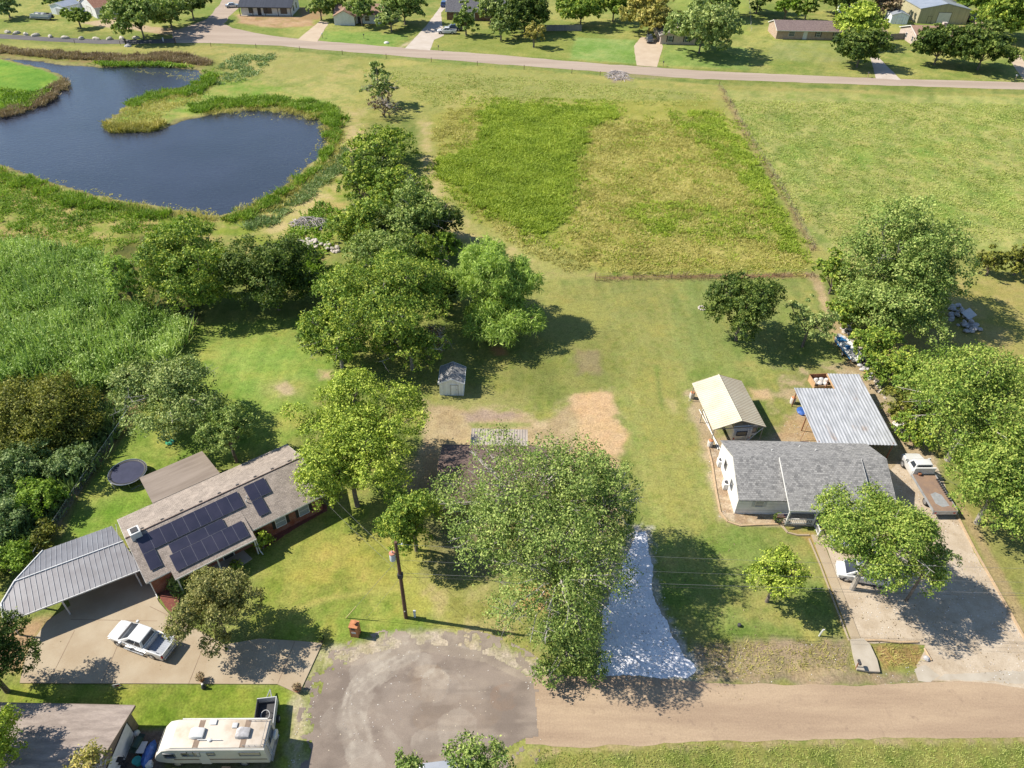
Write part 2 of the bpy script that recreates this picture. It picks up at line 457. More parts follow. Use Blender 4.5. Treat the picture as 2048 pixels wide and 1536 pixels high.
MT['bed_grey'] = pmat('bed_grey', (0.3,0.32,0.36), (0.24,0.26,0.3), 1.5, 0.5, 0.1, fine=0.06)
MT['red_light'] = pmat('red_light', (0.45,0.02,0.02), (0.3,0.015,0.015), 5, 0.2, 0, 0.6, fine=0.02)
MT['head_light'] = pmat('head_light', (0.6,0.62,0.64), (0.5,0.52,0.54), 5, 0.12, 0, 0.7, fine=0.02)
MT['amber_light'] = pmat('amber_light', (0.6,0.25,0.04), None, 5, 0.2, 0, 0.6, fine=0.02)
MT['rv_side'] = pmat('rv_side', (0.6,0.57,0.52), (0.54,0.5,0.45), 0.7, 0.5, fine=0.03)
MT['rv_roof'] = pmat('rv_roof', (0.54,0.48,0.41), (0.36,0.285,0.205), 0.45, 0.7, fine=0.05, lo=0.35, hi=0.72)
MT['rv_brown'] = pmat('rv_brown', (0.23,0.165,0.12), (0.18,0.13,0.095), 2, 0.7)
MT['curtain'] = pmat('curtain', (0.42,0.32,0.22), (0.5,0.42,0.32), 4, 0.6, stretch=(8,1,1))
MT['tarp_blue'] = pmat('tarp_blue', (0.025,0.075,0.3), (0.04,0.12,0.38), 3, 0.45, fine=0.1, bump=0.05, fscale=6)
MT['navy_mat'] = pmat('navy_mat', (0.018,0.022,0.055), (0.028,0.032,0.07), 1.2, 0.75)
MT['teal'] = pmat('teal', (0.03,0.28,0.27), None, 3, 0.5)
MT['green_plastic'] = pmat('green_plastic', (0.06,0.36,0.2), None, 3, 0.4)
MT['dark_green'] = pmat('dark_green', (0.02,0.045,0.035), None, 3, 0.4)
MT['terracotta'] = pmat('terracotta', (0.46,0.2,0.09), (0.36,0.15,0.07), 4, 0.85)
MT['orange'] = pmat('orange', (0.48,0.2,0.1), (0.4,0.16,0.08), 4, 0.6)
MT['rust'] = pmat('rust', (0.28,0.12,0.06), (0.18,0.075,0.04), 4, 0.9)
MT['deck_rust'] = pmat('deck_rust', (0.2,0.14,0.11), (0.27,0.18,0.12), 0.9, 0.85, 0.1, fine=0.12, fscale=8)
MT['bare_metal'] = pmat('bare_metal', (0.44,0.45,0.47), (0.34,0.35,0.36), 2.5, 0.45, 0.4, fine=0.1)
MT['concrete'] = pmat('concrete', C(206,190,164), C(190,170,142), 0.35, 0.9, fine=0.06, fscale=14)
MT['concrete_pale'] = pmat('concrete_pale', C(214,204,188), C(196,184,166), 0.6, 0.9, fine=0.06)
MT['rock'] = pmat('rock', (0.5,0.46,0.38), (0.36,0.33,0.27), 2.2, 0.95, fine=0.2, fscale=7, bump=0.1)
MT['rubble'] = pmat('rubble', (0.52,0.47,0.42), (0.36,0.32,0.28), 1.5, 0.95, fine=0.18, fscale=7, bump=0.06)
MT['rubble_blue'] = pmat('rubble_blue', (0.45,0.44,0.45), (0.28,0.27,0.27), 1.5, 0.95, fine=0.18, fscale=7)
MT['mulch_red'] = pmat('mulch_red', (0.2,0.065,0.045), (0.13,0.045,0.035), 5, 0.95, fine=0.3, fscale=22, bump=0.05)
MT['bag_white'] = pmat('bag_white', (0.62,0.6,0.58), (0.5,0.47,0.44), 3, 0.6, fine=0.1, bump=0.05, fscale=5)
MT['grey_box'] = pmat('grey_box', (0.48,0.49,0.5), (0.4,0.41,0.42), 2, 0.55)
MT['wire'] = pmat('wire', (0.26,0.26,0.26), None, 2, 0.4, 0.4)
MT['wire_dark'] = pmat('wire_dark', (0.06,0.06,0.06), None, 2, 0.5)
MT['yellow_guard'] = pmat('yellow_guard', (0.5,0.42,0.2), None, 2, 0.6)
MT['porcelain'] = pmat('porcelain', (0.5,0.53,0.55), None, 4, 0.2)
MT['trafo'] = pmat('trafo', (0.52,0.55,0.58), (0.42,0.45,0.48), 2, 0.45)
MT['trafo_rust'] = pmat('trafo_rust', (0.5,0.22,0.14), (0.4,0.18,0.12), 4, 0.8)
MT['green_hull'] = pmat('boat_blue', (0.03,0.2,0.45), (0.025,0.16,0.36), 2, 0.35, coat=0.3)
MT['flag_red'] = pmat('flag_red', (0.5,0.03,0.04), None, 3, 0.8)
MT['flag_blue'] = pmat('flag_blue', (0.03,0.04,0.16), None, 3, 0.8)
MT['dark_roof'] = lines_mat('dark_roof', (0.055,0.06,0.075), 0, 0.4, 0.7, 0.45, 0.06, metal=0.3)
# leaves, by species
L = {}
LK = {'oak': 2.0, 'ash': 2.3, 'live': 1.35, 'elm': 1.9, 'hack': 1.65, 'willow': 1.9, 'mesquite': 1.8, 'olive': 1.5, 'grey': 1.5, 'crape': 1.8, 'reed': 1.7, 'weed': 1.5, 'dry': 1.45, 'shore': 1.3, 'rough': 1.6, 'brownweed': 1.4, 'fall': 1.6}
_lm = leaf_mat
def leaf_mat(name, a, b, c, *r):
    k = LK[name[5:]]
    return _lm(name, tuple(x*k for x in a), tuple(x*k for x in b), tuple(x*k for x in c), *r)
L['oak'] = leaf_mat('leaf_oak', (0.04,0.07,0.014), (0.1,0.145,0.032), (0.2,0.235,0.07))
L['ash'] = leaf_mat('leaf_ash', (0.05,0.08,0.01), (0.13,0.175,0.022), (0.24,0.27,0.048))
L['live'] = leaf_mat('leaf_live', (0.022,0.045,0.008), (0.06,0.1,0.018), (0.15,0.19,0.04), 0.25)
L['elm'] = leaf_mat('leaf_elm', (0.04,0.075,0.01), (0.1,0.155,0.022), (0.22,0.25,0.04))
L['hack'] = leaf_mat('leaf_hack', (0.045,0.085,0.013), (0.12,0.18,0.028), (0.25,0.29,0.065))
L['willow'] = leaf_mat('leaf_willow', (0.09,0.14,0.028), (0.17,0.24,0.055), (0.27,0.34,0.09), 0.4)
L['mesquite'] = leaf_mat('leaf_mesquite', (0.055,0.09,0.025), (0.13,0.175,0.05), (0.25,0.28,0.1))
L['olive'] = leaf_mat('leaf_olive', (0.05,0.06,0.012), (0.1,0.115,0.02), (0.2,0.2,0.035))
L['grey'] = leaf_mat('leaf_grey', (0.06,0.1,0.03), (0.12,0.18,0.06), (0.21,0.26,0.11))
L['crape'] = leaf_mat('leaf_crape', (0.055,0.06,0.018), (0.115,0.125,0.035), (0.22,0.2,0.075))
L['reed'] = leaf_mat('leaf_reed', (0.07,0.125,0.03), (0.16,0.235,0.065), (0.29,0.36,0.13), 0.3)
L['weed'] = leaf_mat('leaf_weed', (0.1,0.15,0.015), (0.19,0.255,0.028), (0.29,0.34,0.05), 0.3)
L['dry'] = leaf_mat('leaf_dry', (0.17,0.16,0.045), (0.3,0.28,0.08), (0.42,0.38,0.15), 0.3)
L['shore'] = leaf_mat('leaf_shore', (0.07,0.13,0.015), (0.14,0.23,0.025), (0.24,0.33,0.05), 0.3)
L['rough'] = leaf_mat('leaf_rough', (0.13,0.165,0.035), (0.22,0.255,0.065), (0.33,0.34,0.12), 0.3)
L['brownweed'] = leaf_mat('leaf_brownweed', (0.1,0.07,0.045), (0.19,0.14,0.085), (0.28,0.23,0.13), 0.2)
L['fall'] = leaf_mat('leaf_fall', (0.12,0.12,0.03), (0.22,0.21,0.055), (0.36,0.3,0.09))
# ------------------------------------------------------------------ ground: one sheet, coloured by what grows or lies there
POND = [(10,118),(60,121),(130,131),(200,136),(260,133),(330,133),(396,142),(408,152),(388,170),(340,181),(290,190),(256,202),(236,226),(214,243),(208,258),(228,266),(310,264),(370,241),(430,228),(490,221),(550,221),(610,229),(640,243),(656,264),(650,290),(630,320),(592,355),(543,388),(490,416),(440,429),(400,424),(330,414),(250,400),(170,384),(100,360),(40,340),(0,330),(-120,310),(-120,250),(0,236),(40,226),(90,206),(125,182),(138,164),(127,150),(95,138),(50,127)]
WATER_Z = -0.3
POND_W = polyG(POND, WATER_Z)
def make_ground():
    NX, rows = 800, []
    y = 14.0
    while y < 345: rows.append(y); y += 0.0026*(y+42)
    rows = [-250, -80, -20, 0, 8] + rows + [360, 390, 440, 520, 700, 1000, 1500, 2200]
    rows = np.array(rows)
    u = np.linspace(-1, 1, NX)
    core = u*1.0
    Y, U = np.meshgrid(rows, core, indexing='ij')
    Wd = 26 + 0.78*np.clip(Y, 14, 345) + np.maximum(0, Y-345)*1.1
    X = U*Wd
    edge = np.abs(U) > 0.985                                   # the outermost columns run out to the horizon
    X = np.where(edge, np.sign(U)*(Wd*0.985 + (np.abs(U)-0.985)/0.015*1400), X)
    sh = X.shape
    X = X.ravel(); Y = Y.ravel(); n = X.size
    nz = {s: fbm(X, Y, s, 11+int(s*10)) for s in (0.6, 1.6, 4.0, 11.0, 30.0)}
    def w(s): return (nz[s]-0.5)*2
    col = np.zeros((n,3)); tuft = np.zeros(n); relief = np.zeros(n)
    def lerp(a, b, t): return np.array(a)*(1-t[:,None]) + np.array(b)*t[:,None]
    def paint(px, a, b=None, feather=0.6, wob=0.8, ws=1.6, ms=4.0, op=1.0, lo=0.3, hi=0.7, tf=None, world=None, rel=None, breakup=0.0):
        d = sdist(X, Y, world if world is not None else polyG(px), 8.0)
        dd = d + wob*w(ws) + 0.35*wob*w(0.6)
        m = sstep(feather, -feather, dd)*op
        if breakup > 0: m = m*np.clip(1-breakup + breakup*2*sstep(0.35, 0.65, nz[1.6]*0.55+nz[4.0]*0.45), 0, 1)
        t = sstep(lo, hi, nz[ms]*0.6 + nz[0.6]*0.2 + nz[1.6]*0.2)
        c = lerp(a, b, t) if b is not None else np.array(a)[None,:]
        col[:] = col*(1-m[:,None]) + c*m[:,None]
        if tf is not None: tuft[:] = tuft*(1-m) + tf*m
        if rel is not None: relief[:] = np.maximum(relief, rel*sstep(0, -2.5, d))
        return m
    g1, g2 = C(128,148,70), C(154,164,86)
    col[:] = lerp(g1, g2, sstep(0.3,0.7,nz[11.0]*0.5+nz[1.6]*0.5)); tuft[:] = 0.25
    # --- north side of the far road
    paint([(-300,-60),(2400,-60),(2400,175),(2048,165),(1600,150),(1200,125),(800,95),(430,60),(0,66),(-300,60)], C(134,156,72), C(176,180,100), 1, 1, ms=11.0, lo=0.35, hi=0.7, tf=0.15)
    paint([(650,60),(820,70),(760,110),(640,85)], C(120,165,70), C(140,178,80), 2, 2, op=.7)
    paint([(1150,75),(1270,80),(1275,128),(1140,118)], C(128,172,78), C(158,190,105), 1, .5, op=.8)
    paint([(870,70),(1140,78),(1130,118),(1000,108),(868,92)], C(146,160,75), C(156,170,86), 2, 1, op=.8)
    paint([(1320,80),(1500,95),(1500,140),(1320,130)], C(130,165,80), C(150,180,92), 2, 1, op=.8)
    paint([(1545,85),(1690,85),(1700,125),(1540,120)], C(172,178,110), C(146,166,86), 2, 2, op=.8)
    paint([(1330,-30),(1490,-30),(1500,70),(1380,60)], C(168,186,90), C(150,172,80), 2, 1, op=.8)
    paint([(470,28),(620,34),(630,52),(540,56),(480,46)], C(184,146,112), C(206,176,140), 1.0, 1.6, breakup=.3)
    paint([(595,15),(660,18),(640,40),(600,40)], C(186,150,112), C(170,150,110), 1.5, 1.5)
    paint([(160,46),(215,38),(300,53),(370,58),(400,66),(330,70),(270,60),(205,54)], C(206,186,154), C(196,172,142), .8, .8)
    paint([(800,96),(862,72),(850,70),(800,92)], C(205,190,155), None, 1, 1)
    # --- the field between the two roads
    paint([(-300,80),(0,84),(200,93),(340,92),(440,90),(560,96),(640,104),(1000,132),(1430,168),(2048,185),(2400,190),(2400,560),(1640,558),(1190,560),(1080,562),(900,480),(850,330),(830,230),(690,240),(640,220),(450,150),(430,110),(380,110),(0,100)], C(150,164,82), C(190,180,112), 1.5, 2, ms=11.0, tf=0.6, rel=0.10)
    paint([(430,95),(700,110),(720,150),(690,230),(600,210),(470,160)], C(150,168,84), C(196,184,122), 2, 3, ms=4.0, op=.8, tf=.6)
    paint([(500,115),(640,118),(660,150),(560,150)], C(200,184,126), C(160,170,90), 2, 3, op=.6)
    paint([(760,130),(1000,140),(1200,160),(1420,185),(1420,230),(1200,200),(1000,190),(800,170)], C(176,176,104), C(150,166,84), 2, 3, ms=11.0, op=.8)
    paint([(430,84),(1000,129),(1430,164),(2100,186),(2100,192),(1430,170),(1000,135),(430,92)], C(120,150,70), C(150,165,85), .8, .8, op=.7)
    # right field
    paint([(1445,180),(2048,195),(2400,200),(2400,520),(1960,500),(1700,520),(1630,490),(1560,390)], C(158,176,90), C(190,190,116), 1, 1, ms=4.0, tf=.8)
    for k in range(9):
        u0 = 1500+k*62
        paint([(u0,230),(u0+18,230),(u0+70+k*6,470),(u0+40+k*6,470)], C(128,166,66), C(150,174,80), 2, 2.5, op=.5)
    for (u, v, r) in ((1660,385,28),(1740,410,26),(1880,430,45),(1720,310,40),(1600,300,30),(1850,300,40),(2000,400,40)):
        paint([(u-r,v-r*.4),(u,v-r*.6),(u+r,v-r*.4),(u+r,v+r*.4),(u,v+r*.6),(u-r,v+r*.4)], C(120,168,56), C(150,180,75), 2, 2.5, op=.65, breakup=.6)
    # unmown lot
    paint([(860,230),(960,205),(1430,200),(1470,260),(1620,520),(1600,548),(1210,550),(1090,480),(960,440),(880,370)], C(186,180,100), C(164,166,82), 1.5, 2, tf=1, rel=.12)
    paint([(1160,270),(1250,245),(1380,270),(1500,360),(1580,460),(1590,530),(1220,540),(1140,470),(1150,380)], C(204,192,116), C(172,172,88), 2, 3, ms=1.6, tf=1)
    W1 = [(965,225),(1000,203),(1110,213),(1225,212),(1235,232),(1175,255),(1155,330),(1140,390),(1125,450),(1085,478),(1030,455),(985,432),(950,408),(930,380),(882,352),(872,322),(930,302),(970,290)]
    paint(W1, C(112,150,44), C(150,176,62), 1.2, 1.8, tf=1, breakup=.25)
    W2 = [(1340,225),(1430,225),(1470,275),(1530,350),(1600,470),(1612,510),(1570,500),(1500,400),(1430,300),(1350,260)]
    paint(W2, C(118,154,46), C(160,178,70), 1.5, 2.5, tf=1, breakup=.55)
    W3 = [(1250,415),(1360,405),(1470,420),(1560,450),(1540,480),(1400,470),(1280,470)]
    paint(W3, C(118,154,46), C(160,178,70), 1.5, 2.5, tf=1, breakup=.6)
    paint([(1200,535),(1330,540),(1600,530),(1615,550),(1200,556)], C(128,156,56), C(170,176,80), 1, 1.6, tf=1, breakup=.5)
    paint([(1112,262),(1118,262),(1078,395),(1066,395)], C(70,100,30), None, .5, .3, op=.75)
    paint([(925,385),(1000,380),(1030,400),(960,415)], C(170,150,90), C(150,160,70), 1.5, 2, op=.6)
    paint([(842,225),(858,240),(868,300),(885,370),(905,420),(960,470),(1040,505),(1085,540),(1120,558),(1060,562),(980,520),(905,468),(868,410),(845,330)], C(206,188,136), C(178,172,106), 1.2, 1.6, ms=1.6, tf=.4)
    paint([(1000,500),(1100,530),(1190,548),(1190,558),(1060,560),(980,520)], C(190,178,120), C(160,166,90), 1.2, 1.6, tf=.4)
    FL1 = [(1433,170),(1443,172),(1500,268),(1560,365),(1634,500),(1622,503),(1550,370),(1488,270)]
    paint(FL1, C(186,164,122), C(160,150,96), .6, .9, ms=1.6, op=.85)
    paint([(1190,553),(1400,549),(1625,546),(1640,556),(1400,560),(1190,563)], C(176,140,110), C(150,116,88), .4, .5)
    paint([(1215,142),(1255,142),(1262,160),(1225,165)], C(170,150,128), C(196,180,150), .8, 1.2)
    paint([(1255,146),(1350,150),(1340,158),(1255,155)], C(176,160,130), C(150,150,90), .8, 1.2, op=.7)
    # --- pond surroundings
    paint([(-200,330),(0,350),(100,392),(250,420),(430,446),(560,405),(650,335),(690,250),(740,225),(715,330),(690,430),(650,520),(600,540),(450,480),(300,480),(200,520),(0,490),(-200,490)], C(196,176,118), C(142,166,66), 2, 3, ms=4.0, tf=.9, lo=.35, hi=.62)
    paint([(690,215),(730,215),(712,300),(690,340),(650,400),(560,480),(500,470),(600,400),(660,320),(700,250)], C(210,190,140), C(176,174,100), 1.5, 2, tf=.5)
    paint([(-200,120),(0,118),(100,140),(140,165),(100,205),(0,240),(-200,250)], C(112,164,56), C(136,178,66), 1, 1, tf=.3)
    paint([(205,255),(235,222),(260,200),(420,165),(440,140),(640,200),(690,240),(600,228),(490,222),(370,240),(310,265),(230,268)], C(132,170,66), C(176,180,100), 1.2, 1.6, tf=.8)
    paint([(0,100),(200,112),(400,112),(430,125),(400,138),(250,130),(120,125),(0,112)], C(160,140,96), C(140,156,70), 1.2, 1.6, tf=.9)
    dP = sdist(X, Y, POND_W, 8.0) + np.where(Y > 0, .55*w(1.6) + .8*w(4.0) + .2*w(.6), 0)*1.0
    m = sstep(2.0, .5, dP+.9*w(1.6)); col[:] = col*(1-m[:,None]) + lerp(C(150,146,92), C(190,178,132), nz[1.6])*m[:,None]
    m = sstep(1.0, -.3, dP+.5*w(.6)); col[:] = col*(1-m[:,None]) + np.array(C(96,88,58))*m[:,None]
    # --- the overgrown lot on the left
    paint([(-200,470),(0,485),(210,520),(250,470),(380,470),(420,560),(400,640),(350,735),(250,865),(160,985),(100,1080),(0,1150),(-200,1200)], C(96,106,52), C(140,140,74), 1.2, 1.2, tf=1)
    paint([(395,640),(340,735),(250,865),(160,985),(120,1070),(95,1070),(150,975),(235,860),(325,730),(365,650)], C(196,170,130), C(160,140,100), .8, .8)
    # --- yards
    paint([(395,650),(640,630),(740,740),(640,800),(600,860),(560,900),(330,960),(240,1040),(120,1095),(150,1010),(250,872),(350,735)], C(128,160,64), C(160,176,84), .7, .5, ms=4.0, tf=.15)
    paint([(420,690),(600,680),(640,740),(560,830),(470,800),(430,740)], C(132,172,72), C(158,184,88), 3, 2, ms=11.0, tf=.12, op=.9)
    paint([(525,770),(560,755),(610,770),(608,790),(560,800),(530,790)], C(176,178,104), None, 1.5, .8, op=.7)
    paint([(550,772),(570,765),(592,772),(585,790),(560,792)], C(214,196,160), C(196,178,140), .5, .7)
    paint([(640,742),(665,742),(665,755),(645,755)], C(206,184,146), None, .6, .7)
    paint([(205,1080),(330,990),(300,960),(250,1000),(130,1090)], C(120,166,50), C(150,180,66), 1, 1, op=.5)
    paint([(515,1150),(520,1085),(640,1020),(800,1000),(830,1060),(930,1200),(980,1255),(880,1270),(760,1290),(645,1305),(600,1286),(500,1260)], C(140,160,66), C(178,176,92), 1, .6, tf=.2)
    paint([(600,1090),(740,1060),(800,1090),(780,1170),(680,1180),(600,1150)], C(206,182,108), C(162,166,78), 2, 2.5, ms=1.6, op=.85, breakup=.4)
    paint([(590,1215),(640,1195),(740,1180),(800,1176),(800,1182),(740,1188),(645,1204),(595,1224)], C(196,182,110), None, .4, .4, op=.7)
    paint([(560,1250),(760,1190),(880,1240),(760,1285),(640,1305)], C(118,158,56), C(150,170,76), 1.5, 1, op=.75)
    paint([(840,1160),(960,1150),(1050,1260),(1090,1330),(1000,1290),(900,1260)], C(196,178,128), C(146,150,80), 1, 1.5, ms=1.6, op=.85, breakup=.3)
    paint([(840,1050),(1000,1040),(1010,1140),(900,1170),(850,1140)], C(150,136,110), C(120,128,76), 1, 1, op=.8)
    paint([(1080,560),(1620,556),(1650,640),(1690,735),(1570,760),(1385,760),(1400,900),(1430,1045),(1590,1075),(1640,1150),(1690,1275),(1390,1285),(1310,1180),(1290,1060),(1260,900),(1230,780),(1000,700)], C(130,156,74), C(164,172,94), 1, .6, tf=.2)
    paint([(1235,565),(1330,565),(1350,700),(1370,860),(1420,1050),(1320,1060),(1290,900),(1250,720)], C(184,172,102), C(150,162,84), 2.5, 2.5, ms=4.0, op=.85, tf=.25)
    for k in range(7):
        u0 = 1345+k*30
        paint([(u0,565),(u0+14,565),(u0+22+k,720),(u0+4+k,720)], C(146,174,92), None, .8, .5, op=.55)
    paint([(1085,565),(1230,565),(1250,690),(1060,690)], C(182,172,104), C(150,158,84), 2.5, 2.5, op=.7)
    paint([(1180,560),(1610,560),(1640,640),(1640,720),(1400,745),(1200,700)], C(168,170,98), C(136,156,82), 2.5, 2.5, ms=4.0, op=.45, breakup=.3)
    paint([(1330,800),(1350,800),(1362,824),(1345,828)], C(205,190,140), None, .6, .6, op=.6)
    paint([(1308,730),(1316,730),(1330,820),(1320,820)], C(100,140,56), None, .5, .3, op=.6)
    paint([(940,700),(1230,660),(1250,760),(1130,800),(940,800)], C(150,150,84), C(120,136,62), 2, 2, op=.7, breakup=.3)
    # bare ground round the middle house
    paint([(850,800),(940,815),(1050,818),(1080,850),(1150,790),(1220,780),(1245,880),(1225,960),(1250,1060),(1100,1100),(860,1010),(810,970),(840,890)], C(206,184,148), C(180,160,124), .8, 1.2, ms=1.6, breakup=.12)
    paint([(870,760),(1040,790),(1060,818),(940,820),(860,800)], C(186,172,120), C(140,148,78), 1, 1.5, op=.75, breakup=.4)
    paint([(925,828),(960,822),(1030,822),(1045,835),(1000,842),(935,842)], C(186,164,146), C(166,146,128), .5, .6)
    paint([(940,848),(1060,846),(1060,853),(945,855)], C(136,156,74), None, .4, .4, op=.8)
    paint([(1148,788),(1190,780),(1226,786),(1230,800),(1222,825),(1236,850),(1262,868),(1258,890),(1240,905),(1232,930),(1205,960),(1170,940),(1150,900),(1165,850),(1140,820)], C(226,192,152), C(212,178,138), .7, .9, ms=.6, breakup=.25)
    paint([(1035,1180),(1110,1170),(1140,1195),(1100,1220),(1040,1215)], C(226,178,128), C(206,168,122), .6, .8)
    paint([(850,880),(878,900),(872,995),(846,1000)], C(206,178,140), C(190,164,128), .4, .4)
    paint([(985,695),(1010,690),(1012,710),(990,712)], C(200,150,104), C(170,130,90), .6, .8)
    paint([(1150,700),(1195,700),(1200,745),(1155,750)], C(150,130,110), C(170,150,120), .8, 1, op=.7)
    # --- right-hand property
    paint([(1372,785),(1400,770),(1440,870),(1530,880),(1600,860),(1580,800),(1565,775),(1600,745),(1680,735),(1735,725),(1775,790),(1810,860),(1870,905),(1890,1000),(1440,1040),(1420,960),(1395,880)], C(208,188,158), C(190,170,138), .8, 1, ms=1.6, breakup=.15)
    paint([(1560,740),(1680,730),(1700,790),(1600,830),(1560,880),(1530,850),(1555,790)], C(196,176,140), C(140,152,78), 1, 1.6, ms=1.6, op=.8, lo=.4, hi=.6)
    paint([(1500,780),(1535,778),(1540,798),(1505,800)], C(214,186,146), None, .6, .7)
    paint([(1600,810),(1640,830),(1640,880),(1560,880),(1560,850)], C(196,160,120), C(206,182,148), .8, 1, op=.7)
    paint([(1416,895),(1450,890),(1472,1020),(1560,1028),(1605,1058),(1570,1052),(1480,1050),(1447,1035),(1430,965)], C(216,196,170), C(186,160,132), .25, .25, ms=.6, lo=.4, hi=.6)
    paint([(1560,1050),(1600,1060),(1630,1066),(1650,1120),(1700,1280),(1692,1282),(1640,1130),(1612,1082)], C(206,168,118), C(170,150,90), .4, .4, op=.7)
    paint([(1672,640),(1700,650),(1740,720),(1730,745),(1690,735)], C(196,174,140), C(160,146,110), .6, .8)
    paint([(1610,545),(1640,550),(1690,680),(1672,690),(1640,600)], C(206,184,146), C(176,156,116), .5, .7)
    paint([(1385,1282),(1690,1275),(1712,1335),(1800,1345),(1885,1358),(1890,1372),(1600,1374),(1375,1366)], C(188,166,140), C(160,146,118), .6, .8, ms=1.6, tf=.7)
    paint([(1400,1320),(1700,1330),(1710,1348),(1380,1352)], C(206,188,152), C(176,156,120), .6, .8, op=.8)
    paint([(1745,1292),(1835,1288),(1850,1330),(1770,1340)], C(184,152,106), C(160,138,90), .5, .8, ms=1.6, tf=.8)
    paint([(1890,560),(2400,560),(2400,720),(1850,740),(1700,700),(1720,640)], C(192,176,116), C(156,156,84), 1.5, 2, ms=4.0, tf=.3)
    paint([(1915,1010),(2400,950),(2400,1300),(2060,1290),(1965,1120)], C(140,150,78), C(170,166,100), .8, 1, tf=.25)
    paint([(1905,1000),(1925,1000),(2070,1260),(2050,1285)], C(190,166,128), None, .4, .5, op=.8)
    paint([(1190,1352),(1194,1290),(1204,1215),(1243,1105),(1262,1052),(1300,1056),(1310,1130),(1320,1200),(1354,1260),(1402,1340),(1380,1362),(1290,1358)], C(206,202,194), C(186,176,158), .5, .6, ws=.6, ms=.6, breakup=.35)
    # --- near verges
    paint([(20,1372),(560,1372),(600,1392),(625,1400),(610,1480),(600,1600),(560,1600),(0,1600)], C(118,150,46), C(152,168,70), .5, .4, tf=.2)
    paint([(585,1390),(640,1290),(700,1300),(640,1345),(622,1400),(606,1480),(600,1600),(570,1600)], C(206,192,168), C(166,166,110), .7, .8, ms=.6, op=.9)
    paint([(640,1290),(700,1292),(780,1268),(850,1258),(930,1266),(1000,1285),(1085,1335),(1090,1360),(900,1300),(700,1330)], C(204,190,172), C(176,166,140), .6, .7, ms=.6)
    paint([(-100,1240),(60,1245),(100,1240),(60,1300),(50,1340),(-100,1380)], C(206,176,140), C(186,156,122), .6, .6)
    paint([(960,1600),(1000,1525),(1060,1500),(1330,1485),(2048,1472),(2500,1468),(2500,1700),(960,1700)], C(122,142,62), C(160,158,90), .5, .7, ms=1.6, tf=.6)
    paint([(960,1600),(1000,1522),(1060,1498),(1330,1484),(2048,1472),(2500,1468),(2500,1480),(2048,1486),(1330,1496),(1080,1512),(1010,1540)], C(198,176,140), C(170,160,100), .5, .6, ms=.6, op=.85)
    paint([(230,1460),(330,1460),(340,1600),(200,1600)], C(150,132,118), C(120,108,98), .3, .2)
    paint([(330,1500),(560,1500),(560,1600),(330,1600)], C(150,136,112), C(110,120,60), .6, .6)
    # overall mottle: drier and lusher patches wherever grass grows
    gr = sstep(.98, 1.12, col[:,1]/(col[:,0]+1e-5))
    dry = sstep(.5,.72,nz[4.0]*.6+nz[1.6]*.4)*gr*.55
    col = col*(1-dry[:,None]) + col*np.array([1.22,1.04,1.05])*dry[:,None]
    lush = sstep(.52,.75,(1-nz[4.0])*.5+fbm(X,Y,2.2,91)*.5)*gr*.6
    col = col*(1-lush[:,None]) + col*np.array([.74,.86,.66])*lush[:,None]
    stk = (fbm(X+.06*Y, Y*.09, 1.1, 97, 3)-.5)*sstep(200,150,Y)*gr*.5
    stk = stk + (fbm(X*.9-Y*.45, (Y+X*.4)*.14, 1.8, 98, 3)-.5)*gr*.55*sstep(25,35,X)*sstep(95,105,Y)
    col = col*(1+stk[:,None]*np.array([1.0,.75,.9]))
    col = col*(1-gr[:,None]) + col*np.array([1.05,.975,1.16])*gr[:,None]
    spk = sstep(.6,.74,fbm(X,Y,.45,95,2))*np.clip(gr*.4+tuft*.35,0,.5)
    col = col*(1-spk[:,None]) + col*np.array([.6,.74,.5])*spk[:,None]
    mott = (0.86 + 0.28*nz[30.0]) * (0.94 + 0.12*nz[0.6])
    col *= mott[:,None]
    Z = relief*(nz[1.6]-0.5)*2 + relief*0.5*w(.6)
    Z = np.where(dP < 1.6, np.minimum(Z*0, 0) - 0.32*sstep(1.6, 0, dP) - np.clip(-dP, 0, 3)*0.35, Z*sstep(1.6, 3, dP))
    nr, nc = sh
    me = bpy.data.meshes.new('ground')
    nf = (nr-1)*(nc-1)
    me.vertices.add(n); me.loops.add(nf*4); me.polygons.add(nf)
    me.vertices.foreach_set('co', np.stack([X,Y,Z],1).reshape(-1).astype(np.float32))
    idx = np.arange(n, dtype=np.int32).reshape(nr, nc)
    q = np.stack([idx[:-1,:-1], idx[:-1,1:], idx[1:,1:], idx[1:,:-1]], -1).reshape(-1)
    me.loops.foreach_set('vertex_index', q)
    me.polygons.foreach_set('loop_start', np.arange(0, nf*4, 4, dtype=np.int32))
    me.polygons.foreach_set('loop_total', np.full(nf, 4, dtype=np.int32))
    me.polygons.foreach_set('use_smooth', np.ones(nf, bool))
    a = me.attributes.new('earth', 'FLOAT_COLOR', 'POINT')
    a.data.foreach_set('color', np.concatenate([np.clip(col,0,1), np.ones((n,1))],1).reshape(-1).astype(np.float32))
    a = me.attributes.new('tuft', 'FLOAT', 'POINT'); a.data.foreach_set('value', tuft.astype(np.float32))
    me.update(calc_edges=True)
    m, nt, out = nodes_of('grass_and_earth')
    at = nt.nodes.new('ShaderNodeAttribute'); at.attribute_name = 'earth'
    tf = nt.nodes.new('ShaderNodeAttribute'); tf.attribute_name = 'tuft'
    v = coords(nt)
    na = noise(nt, v, 1.5, 6, 0.72); nb = noise(nt, v, 5.0, 4, 0.7); nc_ = noise(nt, v, 0.35, 4, 0.6)
    def mr(src, a, b, c, d):
        g = nt.nodes.new('ShaderNodeMapRange'); nt.links.new(src, g.inputs[0])
        for i, x in enumerate((a,b,c,d)): g.inputs[i+1].default_value = x
        return g.outputs[0]
    c1 = mixc(nt, 1.0, at.outputs['Color'], mr(nb, .32,.68,.68,1.3), 'MULTIPLY')
